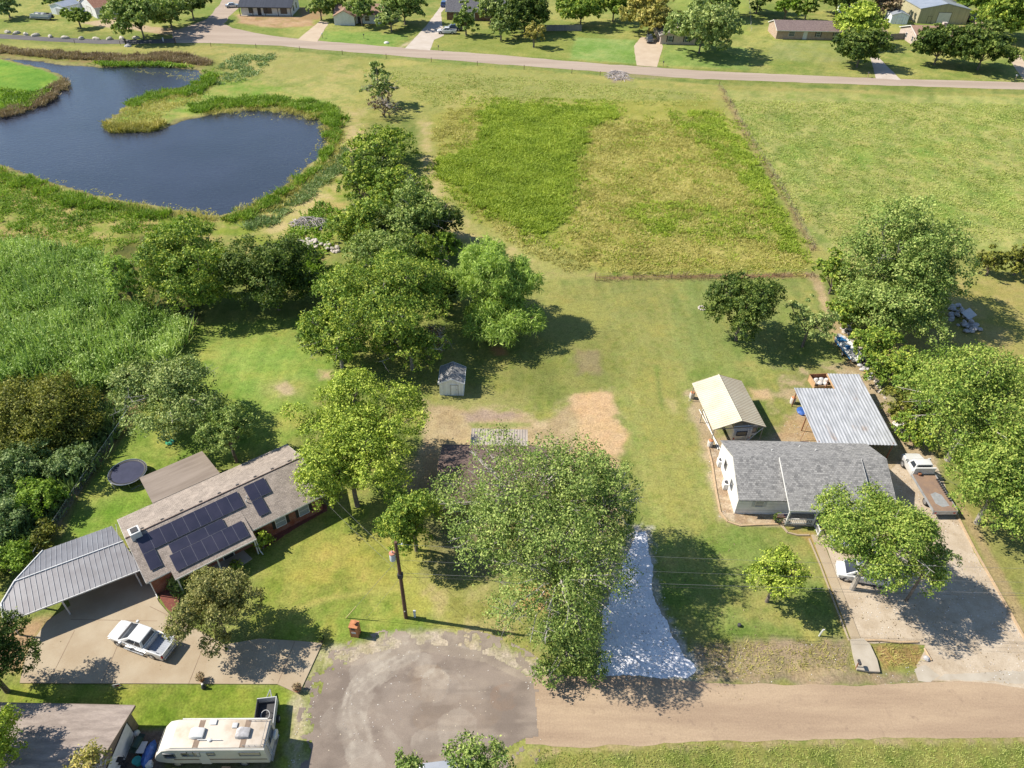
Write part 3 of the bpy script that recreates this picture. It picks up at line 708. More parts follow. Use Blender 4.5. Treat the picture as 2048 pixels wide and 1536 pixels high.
    c1 = mixc(nt, 1.0, c1, mr(na, .32,.68,.8,1.2), 'MULTIPLY')
    tuf = nt.nodes.new('ShaderNodeMath'); tuf.operation = 'MULTIPLY'
    nt.links.new(tf.outputs['Fac'], tuf.inputs[0]); nt.links.new(mr(na,.5,.62,0,.6), tuf.inputs[1])
    c1 = mixc(nt, tuf.outputs[0], c1, mixc(nt, 1.0, at.outputs['Color'], (.55,.68,.4), 'MULTIPLY'))
    c1 = mixc(nt, mr(nc_,.45,.75,0,.35), c1, mixc(nt, 1.0, c1, (1.12,1.0,.72), 'MULTIPLY'))
    bm = nt.nodes.new('ShaderNodeMath'); bm.operation = 'MULTIPLY'
    ad = nt.nodes.new('ShaderNodeMath'); ad.inputs[1].default_value = .35; nt.links.new(tf.outputs['Fac'], ad.inputs[0])
    nt.links.new(ad.outputs[0], bm.inputs[0]); nt.links.new(na, bm.inputs[1])
    b2 = nt.nodes.new('ShaderNodeMath'); b2.operation = 'MULTIPLY_ADD'; nt.links.new(nb, b2.inputs[0]); b2.inputs[1].default_value = .25; nt.links.new(bm.outputs[0], b2.inputs[2])
    finish(nt, out, c1, .95, 0, .1, b2.outputs[0], .14, .7)
    me.materials.append(m)
    o = bpy.data.objects.new('ground', me); scene.collection.objects.link(o)
    o['kind'] = 'structure'
    return dict(W1=W1, W2=W2, W3=W3)
PATCH = make_ground()

# ------------------------------------------------------------------ flat sheets: water, roads, drives
def sheet(name, px, z, mat, jag=0.0, step=0.8, seed=1, thick=0.0, world=None):
    P = world if world is not None else polyG(px)
    pts = []
    rng = random.Random(seed)
    for i in range(len(P)):
        a, b = Vector(P[i]), Vector(P[(i+1) % len(P)])
        k = max(1, int((b-a).length/step)) if jag > 0 else 1
        nrm = Vector((-(b-a).y, (b-a).x)).normalized() if (b-a).length > 0 else Vector((0,0))
        for j in range(k):
            p = a.lerp(b, j/k)
            if jag > 0:
                q = [float(vnoise(np.array([p.x]), np.array([p.y]), sc, 200+seed)[0])-.5 for sc in (2.2, .7)]
                p = p + nrm*jag*(q[0]*2.4 + q[1]*1.3 + rng.uniform(-.22, .22))
            pts.append(p)
    bm = bmesh.new()
    vs = [bm.verts.new((p.x, p.y, z)) for p in pts]
    f = bm.faces.new(vs)
    if f.normal.z < 0: f.normal_flip()
    f.normal_update()
    if f.normal.z < 0: f.normal_flip()
    if thick > 0:
        r = bmesh.ops.extrude_face_region(bm, geom=[f])
        for e in r['geom']:
            if isinstance(e, bmesh.types.BMVert): e.co.z += thick
        bmesh.ops.recalc_face_normals(bm, faces=bm.faces[:])
    bmesh.ops.triangulate(bm, faces=[x for x in bm.faces if len(x.verts) > 4])
    me = bpy.data.meshes.new(name); bm.to_mesh(me); bm.free()
    me.materials.append(mat)
    o = bpy.data.objects.new(name, me); scene.collection.objects.link(o)
    o['kind'] = 'structure'
    return o
def water_mat():
    m, nt, out = nodes_of('pond_water')
    v = coords(nt, 'Object', (1.0, 2.2, 1.0))
    n1 = noise(nt, v, 1.3, 3, .6); n2 = noise(nt, coords(nt), .05, 3, .5)
    col = mixc(nt, ramp(nt, n2, .35, .7), (.03,.036,.055), (.022,.027,.04))
    finish(nt, out, col, .1, 0, .5, n1, .08, .8)
    return m
sheet('pond_water', None, WATER_Z, water_mat(), world=[tuple(Vector(p)) for p in polyG([(u, v) for u, v in [(-700,60),(0,100),(430,110),(480,190),(690,215),(720,290),(640,360),(480,445),(300,440),(0,370),(-700,350)]], WATER_Z)])

def road_mat(name, c1, c2, c3, scale=.35, st=(0.25,1,1), pale=None):
    m, nt, out = nodes_of(name)
    v = coords(nt, 'Object', st); w = coords(nt)
    a = noise(nt, v, scale, 6, .62); b = noise(nt, w, 7, 4, .7); c = noise(nt, w, .9, 5, .65); d = noise(nt, w, 28, 2, .6)
    col = mixc(nt, ramp(nt, a, .35, .65), c1, c2)
    col = mixc(nt, ramp(nt, c, .55, .8), col, c3)
    if pale: col = mixc(nt, ramp(nt, d, .68, .76), col, pale)
    g = nt.nodes.new('ShaderNodeMapRange'); nt.links.new(b, g.inputs[0])
    for i, x in enumerate((.3,.7,.86,1.14)): g.inputs[i+1].default_value = x
    col = mixc(nt, 1.0, col, g.outputs[0], 'MULTIPLY')
    finish(nt, out, col, .95, 0, .15, b, .02, .5)
    return m
MT['road_tan'] = road_mat('road_tan', C(206,182,154), C(184,160,136), C(168,146,126), .4, (.14,1,1))
MT['road_far'] = road_mat('road_far', C(204,186,170), C(190,172,156), C(180,164,150), .3, (.1,1,1))
MT['asphalt_grey'] = road_mat('asphalt_grey', C(182,168,156), C(164,150,140), C(192,178,164), .22, (.7,1,1), C(214,202,188))
MT['asphalt_lane'] = road_mat('asphalt_lane', C(128,124,126), C(114,112,114), C(140,136,134))
MT['gravel_white'] = road_mat('gravel_white', C(232,232,236,1.1), C(216,216,222,1.1), C(206,206,212,1.1), .5, (1,1,1))
MT['gravel_tan'] = road_mat('gravel_tan', C(222,206,184), C(204,186,162), C(184,164,138), .6, (1,1,1), C(242,234,220))
MT['patch_pale'] = road_mat('patch_pale', C(196,188,176), C(178,168,158), C(168,158,148))
MT['patch_brown'] = road_mat('patch_brown', C(172,148,126), C(150,130,112), C(160,138,118))
MT['drive_far'] = pmat('drive_far', C(226,206,180), C(214,192,166), .3, .9, fine=.04)
MT['drive_far_pale'] = pmat('drive_far_pale', C(228,216,204), C(214,200,184), .3, .9, fine=.04)

sheet('near_road', [(1050,1352),(1200,1350),(1380,1362),(1500,1369),(1700,1371),(1890,1363),(2400,1352),(2400,1474),(1700,1478),(1330,1488),(1160,1494),(1050,1488)], .008, MT['road_tan'], .12, .7, 3)
sheet('cul_de_sac', [(612,1480),(622,1420),(636,1362),(668,1330),(704,1308),(770,1285),(850,1272),(920,1277),(990,1297),(1040,1322),(1078,1346),(1089,1362),(1094,1420),(1101,1487),(1160,1487),(1060,1502),(1005,1530),(960,1640),(620,1640),(600,1545)], .014, MT['asphalt_grey'], .08, .6, 4)
wear = bpy.data.objects['cul_de_sac']
def wear_cul():
    P = np.array([tuple(v.co)[:2] for v in wear.data.vertices])
    outline = polyG([(596,1482),(606,1425),(622,1364),(656,1328),(696,1303),(766,1279),(850,1267),(922,1272),(994,1293),(1046,1319),(1082,1344),(1092,1362),(1098,1420),(1104,1489),(1160,1490),(1060,1503),(1005,1531),(960,1640),(600,1640),(590,1545)])
    O = np.array(outline); st = .11
    xs = np.arange(O[:,0].min()-.4, O[:,0].max()+.4, st); ys = np.arange(O[:,1].min()-.4, O[:,1].max()+.4, st)
    X, Y = np.meshgrid(xs, ys, indexing='xy'); sh = X.shape; X = X.ravel(); Y = Y.ravel()
    e = sdist(X, Y, outline, 4) + .16*(fbm(X,Y,.7,77)-.5)*2*(X < outline[11][0]-.6)
    c1, c2, c3 = np.array(C(168,154,142)), np.array(C(146,133,123)), np.array(C(184,170,155))
    n1, n2, n3 = fbm(X,Y*1.6,3.0,71,5), fbm(X,Y,.5,72), fbm(X*.5,Y,1.2,73,5)
    t = sstep(.35,.65,n1)[:,None]; col = c1*(1-t)+c2*t
    t = (sstep(.52,.72,n3)*.45)[:,None]; col = col*(1-t)+c3*t
    def blot(px, c, f, op, wob=.22):
        d = sdist(X, Y, polyG(px), 4) + wob*(n2-.5)*2 + wob*(fbm(X,Y,1.4,79)-.5)*2
        m = (sstep(f,-f,d)*op*.75*(.55+.9*sstep(.3,.7,n2)))[:,None]; col[:] = col*(1-m)+np.array(c)*m
    pale, brown, dark = C(206,196,182), C(172,148,124), C(130,118,110)
    for px, c, f, op in (([(752,1306),(806,1298),(818,1306),(788,1320),(758,1322)],pale,.4,.75), ([(722,1340),(750,1326),(778,1334),(750,1352),(735,1362),(724,1352)],pale,.35,.8),
        ([(696,1440),(704,1405),(722,1370),(750,1340),(756,1344),(734,1372),(714,1410),(706,1444)],pale,.25,.8), ([(704,1446),(712,1444),(722,1490),(714,1492)],pale,.2,.7), ([(665,1442),(680,1424),(694,1432),(682,1458)],pale,.3,.6),
        ([(838,1354),(862,1350),(874,1362),(868,1380),(844,1378)],brown,.2,.85), ([(868,1358),(876,1362),(872,1382),(866,1380)],pale,.15,.7), ([(898,1450),(918,1440),(930,1448),(922,1466),(902,1468)],pale,.2,.9),
        ([(846,1484),(890,1464),(902,1470),(872,1484)],pale,.3,.6), ([(825,1324),(850,1328),(846,1334),(826,1330)],pale,.15,.7), ([(620,1450),(700,1440),(708,1490),(640,1530),(610,1500)],dark,.8,.5), ([(870,1410),(890,1408),(980,1425),(960,1440),(850,1436)],brown,.5,.4),
        ([(1004,1392),(1012,1390),(1012,1398),(1004,1398)],C(178,134,100),.15,.4), ([(700,1290),(860,1262),(990,1290),(1085,1345),(1085,1356),(980,1305),(850,1282),(710,1310)],C(206,192,172),.5,.75), ([(604,1520),(660,1500),(720,1530),(700,1600),(600,1600)],dark,.6,.4), ([(715,1505),(735,1520),(745,1536),(735,1536)],pale,.2,.6),
        ([(740,1390),(900,1380),(900,1386),(742,1396)],C(200,188,176),.2,.4), ([(770,1400),(1000,1404),(1000,1408),(770,1406)],C(150,138,128),.2,.5)):
        blot(px, c, f, op)
    cx, cy = G(852,1428); 
    for rad, w_, a0, a1, op in ((6.6,.16,1.7,3.9,.6),(6.15,.1,1.9,3.7,.5),(7.4,.12,.9,2.6,.4),(5.2,.12,2.4,4.4,.4),(8.1,.2,1.2,2.2,.35),(4.4,.1,.4,1.6,.3),(3.6,.3,2.8,4.2,.25)):
        dx, dy = X-cx-.4*np.sin(Y), Y-cy; rr = np.hypot(dx, dy*1.12); an = np.arctan2(dy, dx) % (2*math.pi)
        m = sstep(w_*1.8, w_*.5, np.abs(rr-rad+.25*(n1-.5)))*sstep(a0,a0+.3,an)*sstep(a1,a1-.3,an)*op*sstep(.3,.6,n2)
        col = col*(1-m[:,None]) + np.array(pale)*m[:,None]
    for yy, w_, op in ((-2.2,.14,.35),(-.8,.14,.3),(.9,.12,.3),(2.3,.1,.25)):
        m = sstep(w_*2, w_*.4, np.abs(Y-cy-yy-.25*np.sin(X*.35)))*sstep(cx-1, cx+3, X)*op*sstep(.35,.6,n3)
        col = col*(1-m[:,None]) + np.array(dark)*m[:,None]
    idx = -np.ones(X.size, np.int64)
    E_ = e.reshape(sh); keep = (E_[:-1,:-1] < 0) & (E_[1:,1:] < 0) & (E_[:-1,1:] < 0) & (E_[1:,:-1] < 0)
    I = np.arange(X.size).reshape(sh); q = np.stack([I[:-1,:-1][keep], I[:-1,1:][keep], I[1:,1:][keep], I[1:,:-1][keep]], 1)
    used = np.unique(q); idx[used] = np.arange(used.size); q = idx[q].astype(np.int32)
    me = bpy.data.meshes.new('cul_de_sac'); nv, nf = used.size, len(q)
    me.vertices.add(nv); me.loops.add(nf*4); me.polygons.add(nf)
    me.vertices.foreach_set('co', np.stack([X[used],Y[used],np.full(nv,.014)],1).reshape(-1).astype(np.float32))
    me.loops.foreach_set('vertex_index', q.reshape(-1)); me.polygons.foreach_set('loop_start', np.arange(0,nf*4,4,dtype=np.int32)); me.polygons.foreach_set('loop_total', np.full(nf,4,dtype=np.int32))
    at = me.attributes.new('earth','FLOAT_COLOR','POINT'); at.data.foreach_set('color', np.concatenate([col[used],np.ones((nv,1))],1).reshape(-1).astype(np.float32))
    me.update(calc_edges=True)
    m, nt, out = nodes_of('worn_asphalt'); a = nt.nodes.new('ShaderNodeAttribute'); a.attribute_name = 'earth'; w = coords(nt)
    b = noise(nt, w, 14, 4, .7); d = noise(nt, w, 34, 2, .6)
    g = nt.nodes.new('ShaderNodeMapRange'); nt.links.new(b, g.inputs[0])
    for i, x in enumerate((.3,.7,.84,1.14)): g.inputs[i+1].default_value = x
    c = mixc(nt, 1.0, a.outputs['Color'], g.outputs[0], 'MULTIPLY')
    vo = N(nt, 'ShaderNodeTexVoronoi', Scale=1.5); nt.links.new(w, vo.inputs['Vector'])
    c = mixc(nt, ramp(nt, vo.outputs['Distance'], .075, .04), c, C(240,225,200))
    finish(nt, out, c, .95, 0, .15, b, .015, .5); me.materials.append(m); wear.data = me
wear_cul()
DRIVE = [(40,1367),(555,1369),(598,1389),(645,1287),(600,1283),(520,1278),(450,1290),(345,1236),(318,1205),(300,1165),(225,1085),(110,1140),(142,1212),(95,1242),(62,1290),(48,1330)]
sheet('concrete_driveway', DRIVE, -.02, MT['concrete'], thick=.11)
def joint(a, b, w=.025, z=.0935):
    p, q = Vector(G(*a)), Vector(G(*b)); n = Vector((-(q-p).y, (q-p).x)).normalized()*w
    return sheet('driveway_joint', None, z, MT['patch_brown'], world=[tuple(p+n), tuple(q+n), tuple(q-n), tuple(p-n)])
for a, b in (((150,1262),(98,1366)),((250,1258),(205,1366)),((378,1368),(405,1300)),((556,1368),(590,1284)),((142,1240),(315,1243)),((300,1214),(420,1272))): joint(a, b)
sheet('front_walkway', [(425,1150),(470,1140),(505,1118),(482,1096),(400,1130)], -.02, MT['concrete_pale'], thick=.08)
sheet('mulch_bed', [(312,1180),(330,1172),(360,1160),(360,1200),(345,1225),(330,1212)], .01, MT['mulch_red'], .06, .3, 8)
sheet('mulch_bed', [(503,1085),(640,1005),(655,1010),(655,1022),(600,1052),(540,1090),(512,1105)], .01, MT['mulch_red'], .08, .4, 9)
sheet('gravel_driveway', [(1198,1347),(1200,1290),(1212,1215),(1250,1110),(1268,1058),(1292,1062),(1302,1130),(1312,1200),(1345,1262),(1392,1340),(1375,1356),(1290,1352)], .02, MT['gravel_white'], .32, .16, 5)
sheet('concrete_walkway', [(1622,1070),(1641,1070),(1722,1281),(1703,1281)], -.02, MT['concrete'], thick=.09)
sheet('gravel_yard', [(1642,1072),(1690,1060),(1775,945),(1795,925),(1870,930),(1905,1000),(1950,1105),(2050,1272),(2160,1400),(1990,1364),(1842,1360),(1832,1330),(1850,1292),(1735,1286),(1722,1281),(1690,1200)], .012, MT['gravel_tan'], .12, .6, 6)
for P in ([(1828,1338),(1850,1330),(1880,1352),(1860,1362),(1838,1362)],[(1875,1358),(1890,1348),(2000,1340),(2100,1350),(2100,1366),(1990,1366)]):
    sheet('gravel_apron', P, .018, MT['concrete_pale'], .15, .4, 12)
FE = [(2600,190),(2400,176),(2100,166),(1800,158),(1590,150),(1400,141),(1200,127.5),(1000,110),(800,95),(640,82),(560,74),(505,65),(465,56),(448,48),(458,34),(480,14),(510,-20)]
NE = [(455,-20),(440,8),(415,38),(385,50),(345,62),(345,86),(430,86),(560,92),(640,99),(800,112.5),(1000,128.5),(1200,143),(1400,158),(1800,172),(2100,181),(2400,192),(2600,206)]
sheet('far_road', FE+NE, .015, MT['road_far'], .25, 3, 7)
sheet('asphalt_lane', [(-400,50),(0,68),(100,74.5),(200,79),(300,79.5),(350,77),(350,86),(270,88),(200,88),(100,83),(0,77),(-400,60)], .022, MT['asphalt_lane'], .1, 2, 8)
for P, mt in (([(594,80),(634,84),(658,45),(640,42)],'drive_far'), ([(810,97),(860,101),(868,80),(888,71),(884,48),(882,25),(918,-10),(898,-10),(870,28),(852,52)],'drive_far_pale'),
          ([(1273,131),(1314,134),(1326,92),(1318,78),(1282,74),(1268,92)],'drive_far'), ([(1752,157),(1802,160),(1772,130),(1750,108),(1738,106),(1745,130)],'drive_far_pale'), ([(2120,170),(2060,140),(2028,95),(2008,104),(2040,150),(2055,170)],'drive_far')):
    sheet('far_driveway', P, .024, MT[mt], .08, 1, 9)
# ------------------------------------------------------------------ vegetation
def rand_dirs(rng, n):
    v = rng.normal(size=(n,3)); return v/np.linalg.norm(v, axis=1, keepdims=True)
def leaf_quads(rng, P, nrm, s, asp=0.62):
    """one leaf-cluster quad per point, facing roughly nrm"""
    n = len(P)
    t = np.cross(nrm, rand_dirs(rng, n)); t /= (np.linalg.norm(t, axis=1, keepdims=True)+1e-9)
    b = np.cross(nrm, t)
    a = s*(0.7+0.6*rng.random(n))[:,None]
    t = t*a*0.5; b = b*a*asp*0.5
    fold = nrm*a*0.12
    return np.stack([P-t, P+b*0.9+fold*0, P+t, P-b*0.9], 1)
def crown_points(rng, rx, ry, rz, pxr, n_leaf, shape='round', lobes=None):
    r = (rx+ry)/2
    k = int((lobes or np.clip(10 + r*1.7, 11, 32))*1.35)
    d = rand_dirs(rng, k*3)
    d = d[d[:,2] > -0.55][:k]
    u = 0.42 + 0.4*rng.random(len(d))
    c = d*u[:,None]
    lr = (0.2+0.2*rng.random(len(d)))*(1.05 if len(d) < 20 else 0.85)
    if shape == 'open': lr *= 0.8; c *= 1.15
    c = np.vstack([c, rand_dirs(rng, 4)*0.25]); lr = np.append(lr, [0.36]*4)
    # tufts on the lobes' shells
    nt_ = int(np.clip(n_leaf/20, 40, 2300))
    w = lr**2; w /= w.sum()
    li = rng.choice(len(lr), nt_, p=w)
    td = rand_dirs(rng, nt_); td[:,2] = np.where(td[:,2] < -0.6, -td[:,2]*0.6, td[:,2])
    rr = lr[li]*(0.78+0.26*rng.random(nt_))
    tp = c[li] + td*rr[:,None]
    S = np.array([rx,ry,rz])
    q = np.linalg.norm(tp, axis=1); q98 = np.percentile(q, 96)
    tp = tp/q98*1.04
    q = np.linalg.norm(tp, axis=1, keepdims=True); tp = np.where(q > 1.04, tp/q*1.04, tp)
    nrm = td*0.95 + tp*0.2; nrm[:,2] += 0.3; nrm /= np.linalg.norm(nrm, axis=1, keepdims=True)
    tw = tp*S; 
    tuft_tint = np.clip(0.5+0.2*rng.normal(size=nt_) + 0.10*tp[:,2] + 0.22*(np.clip(rng.random(len(lr)),0,1)[li]-0.5), 0, 1)
    return c*S/q98, lr*r/q98, tw, nrm, tuft_tint
def crown_mesh(rng, rx, ry, rz, pxr, mat, parent, leaf=None, dens=1.0, shape='round', name='crown', maxn=60000, lobes=None):
    r = (rx+ry)/2
    s = leaf if leaf else max(0.21, 2.5/pxr)
    area = math.pi*r*(r+rz)/2*2.4
    n = int(np.clip(dens*4.0*area/(s*s*0.5), 500, maxn))
    c, lr, tw, nrm, tt = crown_points(rng, rx, ry, rz, pxr, n, shape, lobes)
    per = max(6, n//len(tw)); m = len(tw)*per
    idx = np.repeat(np.arange(len(tw)), per)
    sg = np.clip(r*0.042, 0.15, 0.33)
    if shape == 'willow':
        off = rng.normal(size=(m,3))*np.array([sg*.8, sg*.8, sg*1.2]); off[:,2] -= sg*0.3
    else:
        off = rng.normal(size=(m,3))*np.array([sg, sg, sg*0.7])
    P = tw[idx] + off
    nn = nrm[idx] + rng.normal(size=(m,3))*(0.72 if shape != 'willow' else 0.8)
    if shape == 'willow': nn[:,2] *= 0.6
    nn /= np.linalg.norm(nn, axis=1, keepdims=True)
    if shape == 'willow':
        t = np.tile(np.array([0,0,-.5]), (m,1)) + rng.normal(size=(m,3))*0.6
        t /= np.linalg.norm(t, axis=1, keepdims=True)
        b = np.cross(nn, t); a = s*(0.8+0.8*rng.random(m))[:,None]
        V = np.stack([P, P+t*a*0.8+b*a*0.2, P+t*a*1.7, P+t*a*0.8-b*a*0.2], 1)
    else:
        V = leaf_quads(rng, P, nn, s)
    tint = np.clip(tt[idx] + rng.normal(size=m)*0.26, 0, 1)
    o = quads_mesh(name, V, tint, mat, parent)
    return o, c, lr, tw
def limb_mesh(rng, base_r, base_z, lobes_c, lobes_r, zc, mat, parent, tw=None, twigs=60, name='trunk', spread=0.0):
    mb = MB()
    fork = Vector((0,0,base_z))
    mb.tube([(0,0,-.15),(0,0,0.05),(rng.normal()*.05,rng.normal()*.05,base_z*.5),tuple(fork)], [base_r*1.5,base_r*1.15,base_r,base_r*.85], 8)
    order = np.argsort(-lobes_r)[:12]
    for i in order:
        e = Vector(lobes_c[i]) + Vector((0,0,zc))
        if e.z < base_z*0.7: continue
        m1 = fork.lerp(e, .45) + Vector((rng.normal()*.3, rng.normal()*.3, .35))
        e2 = e + (e-fork)*0.18
        r0 = base_r*(.35+.3*rng.random())
        mb.tube([fork-Vector((0,0,base_z*.12)), m1, e, e2], [r0, r0*.7, r0*.38, r0*.12], 6)
        if tw is not None:
            near = np.argsort(np.linalg.norm(tw-lobes_c[i], axis=1))[:max(4, twigs//12)]
            for j in near:
                q = Vector(tw[j])*(1.04 if twigs > 100 else 1.0)+Vector((0,0,zc))
                mb.tube([e.lerp(m1, rng.random()*.5), e.lerp(q, .6)+Vector((0,0,.1)), q], [max(r0*.25,.035), max(r0*.16,.028), .018], 4, cap=False)
    return mb.build(name, mat, parent, smooth=True)
_tree_n = [0]
def tree(box, sp, label, cat='tree', clear=1.8, name='tree', bark='bark', dens=1.0, group=None, shape='round', leaf=None, ry=None, trunk_r=None, twigs=60, zc=None, maxn=60000, lobes=None, rzmax=1.35, rzmin=.45, bare=0):
    """box: the crown's extent in the photograph (u0,v0,u1,v1); the tree is stood where a crown of that size, `clear` metres off the ground, would show there"""
    _tree_n[0] += 1
    rng = np.random.default_rng(100+_tree_n[0]*7)
    u0, v0, u1, v1 = box
    uc, vc = (u0+u1)/2, (v0+v1)/2
    z = zc if zc else 3.0
    for _ in range(12):
        x, y = G(uc, vc, z)
        s = pxm(x, y, z)
        rx = (u1-u0)/2/s
        dr = ray(uc, vc); al = math.atan2(-dr[2], math.hypot(dr[0], dr[1]))
        hv = (v1-v0)/2/s
        rr = rx if ry is None else ry
        q = hv*hv - (rr*math.sin(al))**2
        rz = math.sqrt(q)/math.cos(al) if q > 0 else 0
        rz = min(max(rz, rzmin*rx), rzmax*rx)
        if zc is None: z = max(rz*.75, rz + clear)
        else: z = zc
    root = thing(name, label, cat, (x, y, 0), 0, group)
    o, c, lr, tw = crown_mesh(rng, rx, rr, rz, s*0.5, L[sp], root, leaf, dens, shape, 'crown' if cat == 'tree' else 'foliage', maxn, lobes)
    o.location = (0,0,z)
    tr = trunk_r or (0.07+0.028*rx)
    limb_mesh(rng, tr, max(.3, min(z-rz*.55, z*.7)), c, lr, z, MT[bark], root, tw, twigs, 'trunk' if cat == 'tree' else 'stem')
    for _ in range(bare):
        mb = MB()
        d = rand_dirs(rng, 1)[0]; d[2] = abs(d[2])*.7-.1
        p0 = Vector((d[0]*rx*.35, d[1]*rr*.35, z+d[2]*rz*.4)); p1 = Vector((d[0]*rx, d[1]*rr, z+d[2]*rz*1.02+.1))
        mid = p0.lerp(p1,.5)+Vector(rng.normal(size=3)*.25)
        mb.tube([p0, mid, p1], [.06,.04,.014], 4, cap=False)
        for _k in range(5):
            q = mid.lerp(p1, rng.random()*.9); mb.tube([q, q+Vector(rng.normal(size=3)*.55)], [.024,.009], 3, cap=False)
        mb.build('bare_branch', MT['twig_grey'], root)
    return root

# --- uncountable ground cover
def pts_in(px, dens, rng, world=None, jag=0.6):
    P = np.array(world if world is not None else polyG(px))
    lo, hi = P.min(0), P.max(0)
    n = int((hi-lo).prod()*dens)
    X = lo[0]+(hi[0]-lo[0])*rng.random(n); Y = lo[1]+(hi[1]-lo[1])*rng.random(n)
    d = sdist(X, Y, P, 4.0) + jag*(fbm(X, Y, 1.6, 31)-.5)*2
    k = d < 0
    return X[k], Y[k]
def blades(rng, X, Y, h, w, lean=0.4, per=1, z=0.0, hvar=0.4, clump=0.0):
    n = len(X)*per
    X = np.repeat(X, per) + rng.normal(size=n)*clump; Y = np.repeat(Y, per) + rng.normal(size=n)*clump
    hh = h*(1-hvar+2*hvar*rng.random(n)) if np.isscalar(h) else np.repeat(h, per)*(1-hvar+2*hvar*rng.random(n))
    a = rng.random(n)*2*math.pi
    t = np.stack([np.cos(a), np.sin(a), np.zeros(n)], 1)*(w*(0.6+0.8*rng.random(n)))[:,None]*0.5
    l = rng.normal(size=(n,3))*lean; l[:,2] = 1; l *= hh[:,None]
    B = np.stack([X, Y, np.full(n, z)], 1)
    return np.stack([B-t*.6, B+t*.6, B+l*.6+t, B+l, B+l*.62-t], 1)
def cover(name, parts, mat, label=None):
    V = np.concatenate([p[0] for p in parts]); T = np.concatenate([p[1] for p in parts])
    o = quads_mesh(name, V, T, mat); o['kind'] = 'stuff'
    return o
def patch_tint(rng, X, Y, per, s=5.0, seed=3, amp=.9):
    t = .5 + amp*(fbm(X, Y, s, seed)-.5)
    return np.clip(np.repeat(t, per) + rng.normal(size=len(X)*per)*.15, 0, 1)
rng = np.random.default_rng(5)
def fill(px, dens, h, w, lean=.4, per=3, clump=.1, seed=3, s=5.0, hvar=.4, hn=0.0, thin=0.0, jag=.6, z=0.0, tops=2, tsz=1.3):
    X, Y = pts_in(px, dens, rng, jag=jag)
    if thin > 0:
        k = fbm(X, Y, 3.0, seed+40) + .25*rng.random(len(X)) > thin; X, Y = X[k], Y[k]
    hh = h*(1+hn*(fbm(X, Y, 3.2, seed+9)-.5)*2)
    V = blades(rng, X, Y, hh, w, lean, per, z, hvar, clump)
    T = patch_tint(rng, X, Y, per, s, seed)
    if tops:
        n = len(X)*tops; X2 = np.repeat(X, tops)+rng.normal(size=n)*clump*1.6; Y2 = np.repeat(Y, tops)+rng.normal(size=n)*clump*1.6
        P = np.stack([X2, Y2, z+np.repeat(hh if not np.isscalar(hh) else np.full(len(X), hh), tops)*(.55+.5*rng.random(n))], 1)
        nn = rng.normal(size=(n,3))*.6 + np.array([-.35,-.1,.8]); nn /= np.linalg.norm(nn, axis=1, keepdims=True)
        q = leaf_quads(rng, P, nn, w*tsz, .5)
        q = np.concatenate([q, q[:,3:4]], 1)
        V = np.concatenate([V, q]); T = np.concatenate([T, np.clip(patch_tint(rng, X, Y, tops, s, seed)+.1, 0, 1)])
    return V, T
REED = [(-60,505),(0,500),(120,505),(205,525),(235,600),(250,625),(330,635),(385,660),(372,700),(340,735),(260,745),(215,780),(150,790),(60,770),(-60,780)]
cover('reed_bed', [fill(REED, 7, 2.3, .16, .3, 3, .25, 4, 5.0, hn=.8, tops=5, tsz=2.2, thin=.3), fill([(-60,560),(120,540),(230,610),(200,700),(0,740),(-60,740)], 2, 2.6, .14, .4, 3, .3, 44, 4.0, hn=.8, tops=3, tsz=2.4, thin=.5)], L['reed'])
cover('scrub_growth', [fill([(-80,770),(60,770),(190,790),(250,860),(235,880),(150,985),(90,1075),(0,1150),(-80,1170)], 6, 1.2, .2, .5, 4, .3, 6, 4.0, hn=.6)], L['grey'])
cover('field_weeds', [fill(PATCH['W1'], 16, .45, .15, .8, 3, .16, 7, 3.0, hn=.8, thin=.4, jag=4, tops=2, tsz=1.5), fill([(930,195),(1240,200),(1260,240),(1180,280),(1170,400),(1130,500),(1020,480),(900,400),(850,350),(860,305),(930,280)], 6, .3, .13, .8, 3, .16, 41, 2.0, hn=.8, thin=.6, jag=4, tops=2, tsz=1.5), fill([(1140,300),(1330,215),(1440,215),(1500,260),(1625,510),(1560,540),(1200,530),(1120,470)], 4, .28, .13, .8, 3, .16, 42, 2.2, hn=.8, thin=.68, jag=3, tops=2, tsz=1.5), fill(PATCH['W2'], 12, .4, .15, .8, 3, .16, 8, 3.0, hn=.8, thin=.52, jag=4, tops=2, tsz=1.5), fill(PATCH['W3'], 10, .4, .15, .8, 3, .16, 9, 3.0, thin=.56, jag=4, tops=2, tsz=1.5),
       fill([(870,320),(930,300),(980,270),(975,330),(900,360)], 12, .4, .15, .8, 3, .16, 12, 3.0, thin=.5, jag=3, tops=2, tsz=1.5)], L['weed'])
cover('tall_dry_grass', [fill([(1140,250),(1420,230),(1500,350),(1600,500),(1590,545),(1210,548),(1120,480),(1150,360)], 9, .3, .1, .9, 3, .16, 14, 4.0, hn=.6, thin=.48, jag=4, tops=1, tsz=1.4),
       fill([(900,220),(960,215),(960,280),(880,315),(862,270)], 9, .28, .1, .9, 3, .16, 15, 4.0, thin=.48, jag=3, tops=1, tsz=1.4), fill([(930,395),(1060,465),(1190,545),(1130,540),(1000,480)], 8, .28, .1, .9, 3, .16, 16, 4.0, thin=.48, jag=3, tops=1, tsz=1.4)], L['dry'])
cover('rough_field_grass', [fill([(1460,200),(2060,210),(2060,480),(1900,490),(1700,500),(1620,470),(1540,350)], 5, .2, .13, 1.0, 3, .2, 17, 5.0, hn=.7, thin=.48, tops=1, tsz=1.4),
       fill([(720,140),(1000,150),(1420,190),(1420,215),(1000,200),(860,215),(800,170)], 4, .2, .13, 1.0, 3, .2, 18, 5.0, thin=.56, tops=1, tsz=1.4)], L['rough'])
